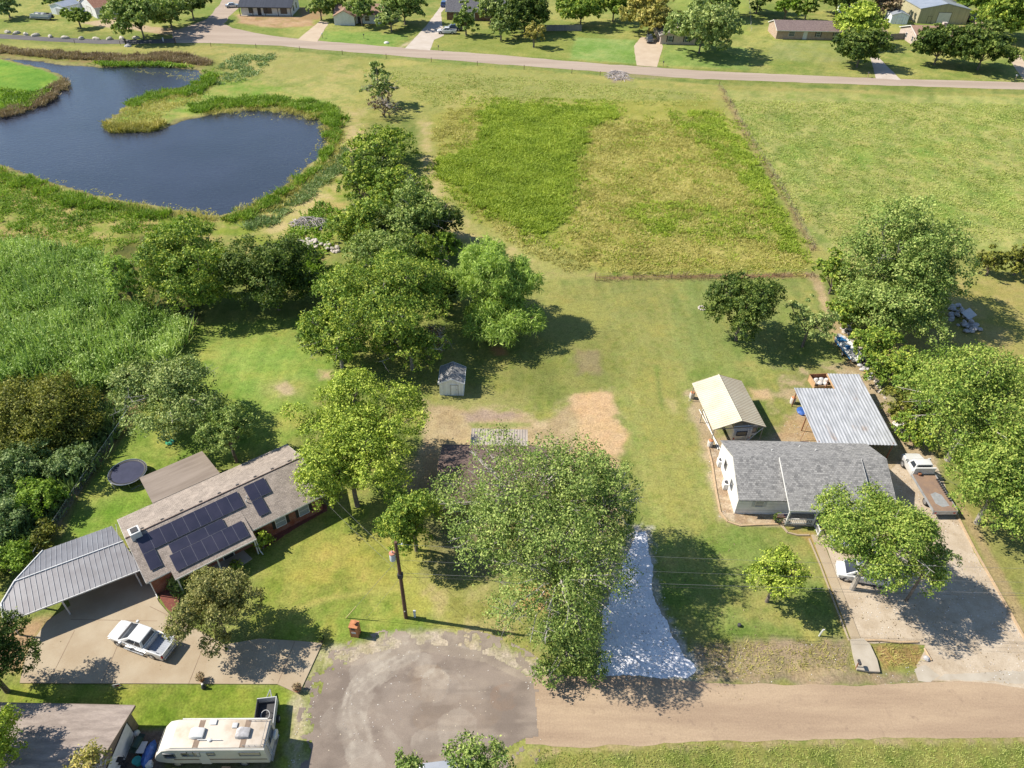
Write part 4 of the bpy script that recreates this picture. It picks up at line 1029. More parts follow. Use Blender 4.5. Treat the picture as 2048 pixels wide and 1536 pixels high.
cover('shore_plants', [fill([(415,140),(430,140),(432,165),(405,185),(340,195),(290,207),(262,218),(252,208),(290,192),(350,180),(400,165)], 12, .7, .17, .6, 4, .25, 20, 2.2, hn=.95, thin=.45, jag=2.5),
       fill([(380,212),(440,200),(560,195),(640,205),(680,225),(685,250),(672,290),(648,332),(606,368),(556,402),(500,432),(460,446),(445,440),(500,420),(548,392),(598,360),(640,322),(660,285),(660,255),(640,235),(560,216),(470,214),(385,228)], 12, .7, .17, .6, 4, .25, 21, 2.2, hn=.95, thin=.45, jag=2.5),
       fill([(-40,340),(40,352),(100,376),(170,400),(260,415),(340,428),(330,440),(240,428),(150,410),(60,380),(-40,352)], 12, .7, .17, .6, 4, .25, 22, 2.2, hn=.95, thin=.45, jag=2.5),
       fill([(0,178),(60,185),(110,175),(60,215),(0,228)], 5, .6, .28, .7, 3, .22, 23, 3.0, thin=.4),
       fill([(180,125),(330,126),(390,135),(300,133),(200,133)], 5, .6, .28, .7, 3, .22, 24, 3.0, thin=.4)], L['shore'])
cover('pale_shore_weeds', [fill([(690,290),(700,330),(650,372),(560,440),(505,465),(490,450),(560,410),(640,345)], 10, .45, .15, .7, 4, .25, 25, 3.0, hn=.8, thin=.42, jag=2), fill([(470,110),(560,108),(520,150),(440,175),(420,160),(440,130)], 4, .4, .24, .9, 3, .3, 26, 3.0, thin=.62, jag=2)], L['grey'])
cover('brown_bank_weeds', [fill([(0,95),(100,104),(250,112),(360,108),(415,120),(420,132),(360,124),(250,124),(120,118),(0,106)], 11, .7, .16, .6, 4, .3, 27, 3.0, hn=.8, thin=.38, jag=2), fill([(70,195),(130,160),(138,168),(100,205),(40,228),(0,236),(0,226)], 11, .6, .16, .6, 4, .3, 28, 3.0, hn=.8, thin=.38, jag=2)], L['brownweed'])
cover('pond_edge_reeds', [fill([(205,245),(228,250),(300,250),(330,240),(330,250),(300,262),(228,264),(208,258)], 8, .9, .18, .5, 4, .2, 29, 3.0, z=-.25)], L['fall'])
cover('rough_pasture', [fill([(-40,352),(100,395),(300,430),(430,446),(420,470),(300,480),(200,515),(0,490),(-40,490)], 8, .35, .16, .8, 3, .25, 30, 4.0, hn=.8, thin=.56, jag=2), fill([(560,480),(640,400),(690,430),(650,510),(600,540)], 4, .5, .3, .9, 3, .25, 31, 4.0, thin=.46, jag=1.5), fill([(590,495),(640,520),(640,575),(560,560),(590,520)], 7, 1.2, .2, .5, 4, .25, 33, 4.0)], L['shore'])
cover('verge_grass', [fill([(1080,1510),(1330,1496),(2060,1486),(2060,1560),(1040,1560)], 26, .12, .045, .9, 3, .12, 34, 2.0, thin=.36, tops=1, tsz=1.8)], L['rough'])
cover('ditch_weeds', [fill([(1390,1285),(1690,1280),(1710,1340),(1400,1352)], 20, .16, .04, .9, 3, .12, 35, 1.5, thin=.45, tops=0), fill([(1748,1295),(1835,1292),(1845,1330),(1775,1338)], 22, .2, .04, .9, 3, .12, 36, 1.5, thin=.4, tops=0)], L['dry'])

cover('fence_line_weeds', [fill([(1430,170),(1446,172),(1503,268),(1566,367),(1640,502),(1618,505),(1546,372),(1485,270)], 6, .28, .06, .6, 3, .15, 61, 2.0, hn=.8, thin=.5, jag=.6, tops=0), fill([(1190,552),(1400,548),(1625,545),(1640,557),(1400,561),(1190,565)], 8, .3, .05, .6, 3, .15, 62, 2.0, hn=.8, thin=.5, jag=.5, tops=0)], L['brownweed'])
cover('shore_dry_grass', [fill([(470,205),(560,200),(650,212),(690,240),(688,300),(650,350),(560,415),(460,450),(440,440),(500,412),(598,352),(640,320),(655,270),(620,238),(540,222),(400,232),(420,212)], 7, .5, .1, .7, 3, .2, 63, 2.5, hn=.8, thin=.5, jag=2), fill([(-40,330),(100,368),(260,410),(430,434),(430,446),(250,428),(100,395),(-40,360)], 7, .5, .1, .7, 3, .2, 64, 2.5, hn=.8, thin=.5, jag=2),
       fill([(205,250),(260,205),(420,160),(440,150),(420,190),(330,225),(300,258),(230,262)], 6, .4, .1, .7, 3, .2, 65, 2.5, hn=.8, thin=.52, jag=2)], L['dry'])
def floaters(px, dens, thin, seed):
    X, Y = pts_in(px, dens, rng); k = fbm(X, Y, 1.8, seed) > thin; X, Y = X[k], Y[k]
    nn = rng.normal(size=(len(X),3))*.08+np.array([0,0,1.0]); nn /= np.linalg.norm(nn, axis=1, keepdims=True)
    return leaf_quads(rng, np.stack([X,Y,np.full(len(X), WATER_Z+.025)],1), nn, .32, .8), np.clip(.4+.3*rng.normal(size=len(X)),0,1)
cover('pond_scum', [floaters([(640,250),(656,265),(648,292),(628,322),(590,356),(542,390),(490,418),(470,414),(530,380),(580,345),(615,312),(632,285)], 5, .5, 51), floaters([(20,335),(100,358),(170,382),(250,398),(400,422),(440,427),(440,416),(330,402),(200,378),(80,345)], 4, .55, 52),
       floaters([(260,134),(400,143),(406,153),(380,165),(330,150),(270,142)], 5, .5, 53), floaters([(470,224),(610,231),(650,250),(640,258),(600,240),(480,232)], 5, .52, 54)], L['fall'])

def litter(px, dens, thin, seed, size, z):
    X, Y = pts_in(px, dens, rng); k = fbm(X, Y, 2.5, seed) > thin; X, Y = X[k], Y[k]
    nn = rng.normal(size=(len(X),3))*.35+np.array([0,0,1.0]); nn /= np.linalg.norm(nn, axis=1, keepdims=True)
    return leaf_quads(rng, np.stack([X,Y,np.full(len(X), z)],1), nn, size, .7), rng.random(len(X))
cover('leaf_litter', [litter([(1650,1075),(1780,945),(1870,930),(1950,1105),(2100,1390),(1990,1364),(1850,1300),(1735,1286)], 3.5, .42, 71, .13, .045), litter([(1080,1350),(1500,1368),(1500,1400),(1090,1395)], 2.5, .45, 72, .12, .04), litter([(1205,1345),(1212,1215),(1262,1070),(1290,1070),(1312,1200),(1385,1345)], 4, .4, 73, .12, .05),
       litter([(850,1050),(1000,1050),(1080,1330),(990,1290),(870,1180)], 5, .4, 74, .13, .04), litter([(1300,1070),(1480,1075),(1540,1280),(1390,1285),(1310,1180)], 2, .45, 75, .12, .05), litter([(60,1290),(240,1265),(330,1330),(600,1300),(590,1380),(50,1365)], 1.2, .5, 76, .1, .12)], L['brownweed'])
cover('pale_pebbles', [litter([(1650,1075),(1780,945),(1870,930),(1950,1105),(2100,1390),(1990,1364),(1850,1300),(1735,1286)], 4, .4, 81, .11, .04), litter([(640,1300),(840,1265),(1000,1290),(1090,1350),(1090,1480),(640,1500),(612,1420)], 1.5, .42, 82, .09, .035), litter([(1180,1300),(1250,1060),(1310,1060),(1330,1200),(1410,1350),(1190,1362)], 6, .35, 83, .13, .045),
       litter([(1380,1290),(1700,1290),(1890,1350),(1890,1372),(1380,1366)], 3, .42, 84, .1, .04), litter([(1372,785),(1440,870),(1530,880),(1700,740),(1735,725),(1870,905),(1890,1000),(1440,1040)], 2.5, .45, 85, .11, .04), litter([(600,1330),(650,1300),(640,1350),(615,1480),(600,1536),(575,1536),(600,1400)], 5, .4, 86, .1, .04)], MT['bag_white'])
# ------------------------------------------------------------------ trees and shrubs
tree((572,742,850,905), 'ash', 'broad yellow-green tree between the brick house and the small white shed', clear=3, twigs=90, ry=5.5, name='shade_tree', zc=8.0)
tree((575,850,828,1025), 'ash', 'lower yellow-green tree overhanging the right gable of the brick house', clear=2.5, twigs=90, name='shade_tree', zc=5.6, ry=5)
tree((752,962,900,1112), 'elm', 'dense mid-green tree just behind the top of the utility pole', clear=1.2)
tree((872,840,1240,1165), 'oak', 'very large spreading tree whose crown hides most of the brown-roofed middle house', clear=2.5, twigs=200, bark='bark_grey', zc=9.0, lobes=34, bare=44, name='spreading_tree', dens=.55)
tree((1090,862,1292,1150), 'oak', 'large leafy tree right of the brown-roofed house beside the bare orange soil', clear=2.5, twigs=160, bark='bark_grey', zc=8.5, lobes=26, bare=30, name='spreading_tree', dens=.4)
tree((965,1005,1272,1300), 'oak', 'large tree overhanging the white gravel driveway and the cul-de-sac edge', clear=1.6, twigs=180, bark='bark_grey', zc=8.0, lobes=30, bare=44, name='spreading_tree', dens=.36)
tree((1040,1250,1225,1340), 'oak', 'low leafy sprouts along the cul-de-sac edge under the big tree', 'shrub', clear=-.5, name='sprout_thicket', bark='bark_grey', zc=1.6, dens=.6, rzmin=.3)
tree((1497,1088,1618,1200), 'ash', 'small round yellow-green tree standing alone on the front lawn', clear=1.6, name='young_tree', zc=4.6)
tree((1632,960,1880,1200), 'hack', 'leafy green tree over the parked white minivan and gravel drive before the grey-shingled house', clear=2.3, twigs=90, bark='bark_grey', zc=7.4, name='shade_tree', bare=6)
tree((1810,1075,1912,1172), 'oak', 'thin side growth with bare twigs at the right edge of the gravel drive tree', clear=2, dens=.4, zc=6.0, bare=14, name='sparse_tree', shape='open')
tree((1800,695,2100,950), 'hack', 'large bright green tree beside the flatbed truck at the right edge', clear=2.2, twigs=120, bark='bark_grey', zc=7.5, lobes=34, bare=14, name='shade_tree')
tree((1888,880,2110,1070), 'hack', 'lower crown of bright leaves at the right edge beyond the flatbed truck bed', clear=1, zc=5.5, name='shade_tree', bark='bark_grey')
tree((1685,392,1925,660), 'oak', 'tall full green tree standing by the rubble heap, left of the dark hedge', clear=2.5, twigs=120, bark='bark_grey', zc=7.5, lobes=34, bare=10, name='tall_tree')
tree((1690,540,1905,690), 'oak', 'low side crown of the tall tree reaching down over the shaded lot', clear=1.5, twigs=60, bark='bark_grey', zc=4.5, name='tall_tree')
tree((1408,540,1572,685), 'live', 'dark round evergreen tree standing alone on the mown back lawn', clear=1.0, dens=1.1, name='evergreen_tree')
tree((1562,592,1682,690), 'mesquite', 'airy pale-green tree with see-through crown right of the dark round tree', clear=1.4, dens=.4, shape='open', name='feathery_tree')
for i, (b, sp, lab) in enumerate([((1630,498,1712,600),'elm','scrubby bush at the corner where the two field fence lines meet'), ((1652,585,1742,672),'elm','scrubby bush in the fence row left of the tall tree'),
        ((1692,640,1800,745),'elm','ragged bush in the fence row beside the blue and white boat'), ((1738,688,1852,800),'elm','ragged bush in the fence row above the corrugated metal roof'),
        ((1755,765,1862,850),'olive','yellowish bush along the right edge of the corrugated metal roof'), ((1790,820,1880,900),'elm','low bush in the fence row above the white flatbed cab')]):
    tree(b, sp, lab, 'shrub', clear=-.6, name='fence_row_bush', group='bushes along the right fence row', dens=.9)
tree((1958,488,2012,560), 'olive', 'left bush of the dark clipped hedge row at the right edge', 'shrub', clear=-.4, name='hedge_bush')
tree((2000,492,2080,560), 'olive', 'right bush of the dark clipped hedge row, cut off by the right edge', 'shrub', clear=-.4, name='hedge_bush')
tree((900,468,1055,640), 'willow', 'lime-green feathery willow with drooping foliage right of the treeline', clear=1.5, shape='willow', leaf=.3, name='willow_tree', zc=6.5, twigs=40, dens=1.1, rzmax=1.6)
tree((985,520,1084,600), 'willow', 'lime-green willow crown leaning to the right over the back lawn', clear=3, shape='willow', leaf=.3, name='willow_tree', zc=7, dens=1.0)
tree((920,580,1085,695), 'willow', 'low lime-green willow skirt brushing the shaded lawn', clear=.4, shape='willow', leaf=.3, name='willow_tree', zc=3.2, dens=.9)
tree((632,500,905,690), 'elm', 'big olive-green tree with pale exposed limbs behind the white storage shed', clear=2.5, twigs=120, bark='bark_grey', zc=8, lobes=30, bare=12, name='spreading_tree')
tree((588,600,760,745), 'elm', 'low side crown with bare twigs reaching left over the back lawn', clear=2, zc=5, bare=16, bark='bark_grey', name='spreading_tree', dens=.7)
tree((740,630,900,745), 'elm', 'shaded tree with crooked pale limbs just above the storage shed', clear=1.6, zc=4.2, bare=14, bark='bark_grey', name='spreading_tree', dens=.6)
tree((830,640,900,720), 'brownweed', 'bare brown thicket of twigs beside the storage shed roof', 'shrub', clear=-.4, zc=1.8, bare=20, name='bare_thicket', dens=.25)
for b, sp, lab, nm, z, dn in [((682,258,842,345),'elm','olive bushy tree at the far end of the treeline by the pond','treeline_tree',3.2,.8),
        ((668,308,770,430),'elm','olive-brown tree on the pond side of the treeline','treeline_tree',4,.9), ((735,325,860,430),'elm','mid-green tree in the treeline beside the mown path','treeline_tree',4.6,.9),
        ((660,385,800,500),'elm','tree at the pond side of the treeline above the brush pile','treeline_tree',5,.9), ((760,365,912,500),'oak','dark green tree bulging toward the weedy field from the treeline','treeline_tree',5.4,1.0),
        ((690,455,850,570),'oak','leafy tree in the middle of the treeline right of the rubble bank','treeline_tree',5,1.0), ((800,460,905,565),'elm','bright-topped tree of the treeline directly left of the willow','treeline_tree',4.6,.9)]:
    tree(b, sp, lab, clear=.4, name=nm, zc=z, dens=dn, bare=5, group='trees of the treeline')
for b, sp, lab, z in [((690,300,800,385),'live','dark understory bush at the far end of the treeline',2.4), ((650,410,750,500),'elm','olive bush at the pond-side foot of the treeline',2.6), ((820,400,925,500),'live','dark understory bush on the field side of the treeline',2.8),
        ((640,520,740,610),'elm','bush at the treeline foot just right of the concrete rubble bank',2.8), ((720,420,860,520),'live','dark green tree filling the heart of the treeline',4.2), ((830,520,925,650),'live','dark shaded bush between the big olive-green tree and the willow',2.6), ((600,640,700,700),'live','low dark bush under the side crown over the back lawn',1.6)]:
    tree(b, sp, lab, 'shrub', clear=-.5, name='understory_bush', zc=z, dens=1.1, group='bushes under the treeline')
tree((868,440,922,540), 'shore', 'low green bush in shade between the treeline and the willow', 'shrub', clear=-.3, name='shrub')
tree((722,128,803,215), 'mesquite', 'lone half-dead tree with thin grey crown in the open field', clear=1.2, dens=.6, bare=22, name='half_dead_tree', zc=4.5)
tree((735,185,800,238), 'brownweed', 'grey-brown dead twigs at the foot of the lone half-dead tree', 'shrub', clear=-.3, dens=.2, bare=24, name='dead_twigs')
tree((280,436,472,655), 'elm', 'large olive-topped tree left of the pair at the edge of the green back yard', clear=0, zc=5.2, rzmax=1.7, lobes=26, dens=1.2, name='yard_edge_tree')
tree((448,464,642,655), 'live', 'large dark green tree right of the pair at the edge of the green back yard', clear=0, zc=5, rzmax=1.7, lobes=26, name='yard_edge_tree', dens=1.25)
tree((212,500,292,625), 'willow', 'narrow bright yellow-green upright tree between the reeds and the dark pair of trees', clear=.3, zc=4.4, name='upright_tree', leaf=.3, rzmax=1.8)
tree((222,700,455,870), 'mesquite', 'wide grey-green tree by the chain-link fence above the trampoline', clear=2, zc=5, lobes=24, bare=12, name='grey_green_tree', dens=1.2)
tree((392,805,518,925), 'oak', 'smaller green tree right of the grey-green one, above the brown patio roof', clear=1.4, name='small_tree')
tree((336,1128,516,1300), 'crape', 'round crape myrtle with rusty tinted leaves beside the white pickup', clear=.9, name='crape_myrtle', dens=1.1)
tree((330,1150,375,1190), 'oak', 'green bush against the brick wall behind the crape myrtle', 'shrub', clear=-.2, name='shrub')
tree((502,1060,542,1104), 'weed', 'round bright green bush at the corner of the brick house porch', 'shrub', clear=-.1, name='round_bush', dens=1.2)
tree((462,1122,484,1140), 'weed', 'tiny round bush on the porch walk of the brick house', 'shrub', clear=-.05, name='round_bush')
for b, sp, lab, z in [((-60,755,190,905),'olive','large brownish-olive thicket at the left edge above the grey-green bushes',3), ((-40,880,110,985),'grey','grey-green bush at the left edge beside the fenced yard',2.2),
        ((80,880,190,965),'grey','grey-green bush touching the chain-link fence left of the trampoline',2.2), ((20,950,130,1035),'shore','green bush by the fence above the ribbed metal carport',2),
        ((-40,990,60,1080),'grey','pale scrub bush at the left edge above the ribbed metal carport',1.8), ((-40,1080,60,1170),'shore','yellow-green bush behind the left end of the ribbed metal carport',1.6),
        ((60,1040,120,1090),'olive','small brown-tipped bush at the fence behind the ribbed metal carport',1.2), ((340,425,400,480),'shore','round green bush between the pond and the big dark trees',1.4)]:
    tree(b, sp, lab, 'shrub', clear=-.4, name='thicket', zc=z, dens=1.0)
tree((-150,1225,60,1400), 'live', 'dark evergreen tree at the left edge beside the concrete driveway', clear=.5, zc=5.5, name='dark_tree', ry=3.6, rzmax=1.5)
tree((-95,1395,58,1560), 'weed', 'bright yellow-green tree in the lower left corner over the brown roof', clear=2.5, zc=6, name='bright_tree')
tree((130,1488,215,1580), 'fall', 'sparse yellowish treetop rising in front of the lower left brown roof', clear=2, zc=5, name='sparse_treetop', dens=.4, shape='open', bare=10)
tree((765,1485,850,1600), 'oak', 'narrow treetop at the bottom edge, left of the parked vehicle', clear=3, zc=8, name='treetop', shape='open', dens=.6)
tree((872,1470,1025,1620), 'oak', 'broad treetop at the bottom edge, over the parked vehicle', clear=3, zc=8, name='treetop', dens=.8)
# far side of the far road
far = [((-14,-8,36,28),'grey','small grey-green tree at the upper left corner'), ((130,14,177,46),'hack','small light-green tree beside the grey garage drive'), ((222,-2,328,62),'oak','large dark green tree over the lane, left of the junction'),
       ((300,-4,372,52),'oak','dark tree right of the large one by the lane junction'), ((345,-20,415,30),'live','very dark tree above the junction, left of the road to the white house'), ((88,-12,128,10),'oak','tree cut by the top edge above the small grey shed'),
       ((617,-6,662,32),'oak','tree left of the white bungalow, near the concrete drive'), ((640,-14,690,28),'hack','tree close to the left gable of the white bungalow'), ((694,-4,748,42),'oak','round tree in front of the white bungalow'),
       ((755,12,806,54),'mesquite','grey-green small tree at the right end of the white bungalow'), ((765,-14,850,38),'oak','large dark tree between the white bungalow and the boat drive'),
       ((907,10,956,66),'oak','neat egg-shaped tree behind the white pickup on the far drive'), ((952,-8,1010,45),'mesquite','grey-green tree against the slate-roofed house'), ((1000,-10,1100,58),'live','big dark oak right of the slate-roofed house'),
       ((980,36,1024,72),'mesquite','small round tree in the lawn below the dark oak'), ((1048,48,1088,86),'fall','small yellowing tree alone on the far lawn'),
       ((1122,-10,1205,42),'elm','spreading tree at the top centre, right of the board fence'), ((1195,-16,1262,34),'elm','tree with a bare trunk at the top centre behind the far lawn'), ((1252,-12,1352,62),'fall','large yellowing tree beside the parked car on the pale drive'),
       ((1342,14,1472,86),'mesquite','airy grey tree in front of the pale brick house'), ((1552,-10,1598,32),'shore','bright green bushy tree behind the left half of the low ranch house'), ((1590,-14,1644,34),'hack','bright green tree behind the middle of the low ranch house'),
       ((1668,14,1762,82),'ash','yellowish tree at the right end of the low ranch house'), ((1678,58,1772,130),'live','dark round evergreen by the mouth of the far drive'),
       ((1836,56,1930,122),'live','left dark tree of the pair in front of the pink-roofed house'), ((1918,60,2028,126),'live','right dark tree of the pair in front of the pink-roofed house'), ((1960,-10,2075,66),'elm','large tree at the upper right corner beyond the board fence'),
       ((1735,-20,1800,24),'brownweed','dark leafless shrubs beside the small metal sheds'), ((1390,-25,1480,5),'oak','tree cut by the top edge behind the grey tree'), ((1480,-30,1560,4),'live','dark tree cut by the top edge left of the ranch house'),
       ((1640,-30,1720,6),'live','dark tree cut by the top edge above the blue barn shed'), ((1900,-30,1985,10),'elm','tree cut by the top edge right of the yellow metal building')]
for b, sp, lab in far:
    w_ = (b[2]-b[0])*.09; b = (b[0]-w_, b[1]-2, b[2]+w_, b[3]+4)
    tree(b, sp, lab, clear=.5 if b[3]-b[1] < 58 else -.2, name='far_tree', dens=1.8, twigs=24, rzmin=.7, group='trees beyond the far road', maxn=18000, trunk_r=.24)
# ------------------------------------------------------------------ buildings
def wallM(x, y, z, ang):        # frame on a wall: local x along the wall, -y outwards, z up
    return Matrix.Translation((x, y, z)) @ Matrix.Rotation(ang, 4, 'Z')
def window(parent, M, w, h, pane='glass', frame='white', shutter=None, bars=True, name='window'):
    f = MB(); f.M = M
    t = .06
    f.box(-w/2-t, -w/2, -.06, .03, -h/2-t, h/2+t); f.box(w/2, w/2+t, -.06, .03, -h/2-t, h/2+t)
    f.box(-w/2, w/2, -.058, .03, h/2, h/2+t); f.box(-w/2, w/2, -.075, .03, -h/2-t, -h/2)
    if bars: f.box(-w/2, w/2, -.045, -.022, -.025, .025)
    fo = f.build(name, MT[frame], parent)
    p = MB(); p.M = M; p.box(-w/2, w/2, -.02, .02, -h/2, h/2); p.build('pane', MT[pane], fo)
    if shutter:
        for s in (-1, 1):
            q = MB(); q.M = M
            x0 = s*(w/2+t+.03); x1 = s*(w/2+t+.03+max(.28, w*.3))
            q.box(min(x0,x1), max(x0,x1), -.035, .01, -h/2-.05, h/2+.05)
            for k in range(5): q.box(min(x0,x1)+.04, max(x0,x1)-.04, -.046, -.03, -h/2+.03+k*h/5, -h/2+.03+k*h/5+h/9)
            q.build('shutter', MT[shutter], fo)
    return fo
def door(parent, M, w, h, mat='white', frame='white', panels=0, name='door', handle=True):
    d = MB(); d.M = M
    d.box(-w/2, w/2, -.04, .02, 0.02, h)
    for k in range(panels):
        z0 = .1 + k*(h-.1)/panels
        d.box(-w/2+.08, w/2-.08, -.055, -.03, z0, z0+(h-.2)/panels-.06)
    do = d.build(name, MT[mat], parent)
    f = MB(); f.M = M
    f.box(-w/2-.09, -w/2-.004, -.06, .02, 0, h+.09); f.box(w/2+.004, w/2+.09, -.06, .02, 0, h+.09); f.box(-w/2-.004, w/2+.004, -.06, .02, h+.004, h+.09)
    f.build('door_frame', MT[frame], do)
    if handle:
        k = MB(); k.M = M; k.box(w/2-.14, w/2-.08, -.1, -.04, .95, 1.05); k.build('handle', MT['steel'], do)
    return do
def gable_body(L_, D, hw, hr, x0=0, y0=0):
    s = []
    for x in (x0, x0+L_): s.append([(x,y0,0),(x,y0+D,0),(x,y0+D,hw),(x,y0+D/2,hr),(x,y0,hw)])
    return MB().loft(s)
def gable_roof(L_, D, hw, hr, ov=.4, ovx=.3, th=.14, x0=0, y0=0):
    sl = (hr-hw)/(D/2); e = hw-ov*sl+.03; r = hr+.03
    s = []
    for x in (x0-ovx, x0+L_+ovx):
        s.append([(x,y0-ov,e),(x,y0+D/2,r),(x,y0+D+ov,e),(x,y0+D+ov,e+th),(x,y0+D/2,r+th),(x,y0-ov,e+th)])
    return MB().loft(s)
def gable_house(name, label, cat, x, y, rz, L_, D, hw, hr, wall, roof, ov=.4, ovx=.3, trim='white', wins=(), doors=(), group=None):
    h = thing(name, label, cat, (x,y,0), R(rz), group)
    gable_body(L_, D, hw, hr).build('wall', MT[wall], h)
    gable_roof(L_, D, hw, hr, ov, ovx).build('roof', MT[roof], h)
    sl = (hr-hw)/(D/2); e = hw-ov*sl+.03
    t = MB()
    t.box(-ovx, L_+ovx, -ov-.03, -ov-.002, e-.06, e+.15); t.box(-ovx, L_+ovx, D+ov+.002, D+ov+.03, e-.06, e+.15)
    for xx in (-ovx-.03, L_+ovx+.002):
        for a, b in (((-ov, e), (D/2, hr+.03)), ((D+ov, e), (D/2, hr+.03))):
            t.hexa([(xx,a[0],a[1]-.08),(xx+.028,a[0],a[1]-.08),(xx+.028,b[0],b[1]-.08),(xx,b[0],b[1]-.08),(xx,a[0],a[1]+.15),(xx+.028,a[0],a[1]+.15),(xx+.028,b[0],b[1]+.15),(xx,b[0],b[1]+.15)])
    t.build('fascia', MT[trim], h)
    def side(s, p, z):
        return {'F': wallM(p, 0, z, 0), 'B': wallM(p, D, z, math.pi), 'L': wallM(0, p, z, -math.pi/2), 'R': wallM(L_, p, z, math.pi/2)}[s]
    for w in wins:
        s, p, z, ww, hh = w[:5]
        window(h, side(s, p, z), ww, hh, *(w[5:]))
    for d in doors:
        s, p, ww, hh = d[:4]
        door(h, side(s, p, 0), ww, hh, *(d[4:]))
    return h

# ---- brick house with the solar panels
bh = thing('brick_house', 'long red brick house with tan shingle roof carrying dark solar panels', 'house', (G(292,1166,2.6)[0], G(292,1166,2.6)[1], 0), R(38.5))
gable_body(17.0, 8.3, 2.55, 4.05, .35, .45).build('wall', MT['brick_red'], bh)
rf = MB()
def brz(y): return 2.62 + (y if y < 4.6 else 9.2-y)*.37
s = []
for x in (0.0, 17.7): s.append([(x,0,2.48),(x,4.6,2.48+1.7),(x,9.2,2.48),(x,9.2,2.62),(x,4.6,2.62+1.7),(x,0,2.62)])
ro = rf.loft(s).build('roof', MT['shingle_tan'], bh)
rc = MB(); rc.tube([(0,4.6,4.33),(17.7,4.6,4.33)], .07, 6); rc.build('ridge_cap', MT['shingle_brown'], ro)
for k in range(9):
    v = MB(); v.cbox((1.6+k*1.85, 5.0, brz(5.0)+.04), (.3,.14,.1)); v.build('roof_vent', MT['dark'], ro)
for xx, yy in ((10.8,2.75),(11.0,3.1)):
    v = MB(); v.tube([(xx,yy,brz(yy)-.05),(xx,yy,brz(yy)+.35)], .05, 8); v.build('vent_pipe', MT['white'], ro)
def prz(y): return 2.44 + (y+1.1)*.302
pr = MB(); pr.slab([(2.2,-1.1,prz(-1.1)),(9.95,-1.1,prz(-1.1)),(9.95,2.32,prz(2.32)),(2.2,2.32,prz(2.32))], .13)
pr.build('porch_roof', MT['shingle_tan'], bh)
t = MB()
t.box(0,2.18,-.03,-.003,2.44,2.6); t.box(9.97,17.7,-.03,-.003,2.44,2.6); t.box(0,17.7,9.203,9.23,2.44,2.6)
t.box(2.2,9.95,-1.13,-1.103,2.3,2.48)
for xx in (-.03, 17.703):
    for a, b in ((0,4.6),(9.2,4.6)):
        t.hexa([(xx,a,2.44),(xx+.027,a,2.44),(xx+.027,b,4.14),(xx,b,4.14),(xx,a,2.61),(xx+.027,a,2.61),(xx+.027,b,4.31),(xx,b,4.31)])
t.build('gutter', MT['white'], bh)
for xx in (2.35, 9.8):
    w = MB(); w.hexa([(xx-.06,-1.0,2.28),(xx+.06,-1.0,2.28),(xx+.06,0.44,2.3),(xx-.06,0.44,2.3),(xx-.06,-1.0,2.36),(xx+.06,-1.0,2.36),(xx+.06,.44,2.86),(xx-.06,.44,2.86)]); w.build('porch_gable', MT['brick_red'], bh)
for xx in (2.4, 6.1, 9.75):
    p = MB(); p.box(xx-.06,xx+.06,-.86,-.74,0,2.33); p.build('porch_post', MT['white'], bh)
d = MB(); d.tube([(9.9,-1.05,2.3),(9.9,-.95,2.05),(9.95,-.95,.5),(10.05,-1.3,.15)], .05, 6); d.build('downspout', MT['white'], bh)
d = MB(); d.tube([(.25,-.05,2.4),(.3,.35,2.1),(.3,.35,.3),(.3,-.1,.12)], .05, 6); d.build('downspout', MT['white'], bh)
ch = MB(); ch.box(.45,1.4,4.0,4.95,3.8,4.95)
co = ch.build('chimney', MT['white'], bh, bevel=.03)
cp = MB(); cp.box(.62,1.22,4.18,4.78,4.952,5.02); cp.build('chimney_cap', MT['dark'], co)
def panel(x0, x1, y0, y1, fz):
    q = MB(); q.slab([(x0,y0,fz(y0)+.15),(x1,y0,fz(y0)+.15),(x1,y1,fz(y1)+.15),(x0,y1,fz(y1)+.15)], .045)
    o = q.build('solar_panel', MT['solar_frame'], bh)
    c = MB(); g = .016; c.slab([(x0+g,y0+g,fz(y0+g)+.154),(x1-g,y0+g,fz(y0+g)+.154),(x1-g,y1-g,fz(y1-g)+.154),(x0+g,y1-g,fz(y1-g)+.154)], .003)
    c.build('solar_cells', MT['solar'], o)
for k in range(9): panel(.75+k*1.08, .75+k*1.08+1.075, 2.42, 4.1, brz)
panel(.75, 1.81, .7, 2.39, brz); 
for k in range(3): panel(2.95+k*1.72, 2.95+k*1.72+1.715, 1.185, 2.24, prz)
for k in range(7): panel(2.62+k*.99, 2.62+k*.99+.985, -.56, 1.17, prz)
for k in range(2): panel(11.2+k*1.06, 11.2+k*1.06+1.055, 2.55, 4.22, brz)
panel(11.2, 12.24, .8, 2.5, brz)
for p in (12.9, 15.4): window(bh, wallM(p, .45, 1.45, 0), 1.0, 1.25, 'glass_blind', 'white', 'black')
window(bh, wallM(4.2, .45, 1.45, 0), 1.4, 1.3, 'glass', 'white', 'black'); door(bh, wallM(7.3, .45, 0, 0), .95, 2.05, 'dark')
window(bh, wallM(17.35, 4.0, 1.45, math.pi/2), 1.0, 1.1, 'glass_blind', 'white'); window(bh, wallM(.35, 6.0, 1.45, -math.pi/2), 1.0, 1.1, 'glass', 'white')

pc = thing('patio_cover', 'flat brown roll-roofed patio cover attached behind the solar-panelled brick house', 'patio roof', tuple(bh.location), R(38.5))
q = MB(); q.slab([(3.4,9.3,2.62),(10.3,9.3,2.62),(10.0,13.9,2.4),(3.4,13.9,2.4)], .14); q.build('roof', MT['roll_roof'], pc)
for xx, yy in ((3.6,13.7),(9.8,13.7),(6.7,13.7)):
    q = MB(); q.box(xx-.06,xx+.06,yy-.06,yy+.06,0,2.27); q.build('post', MT['white'], pc)

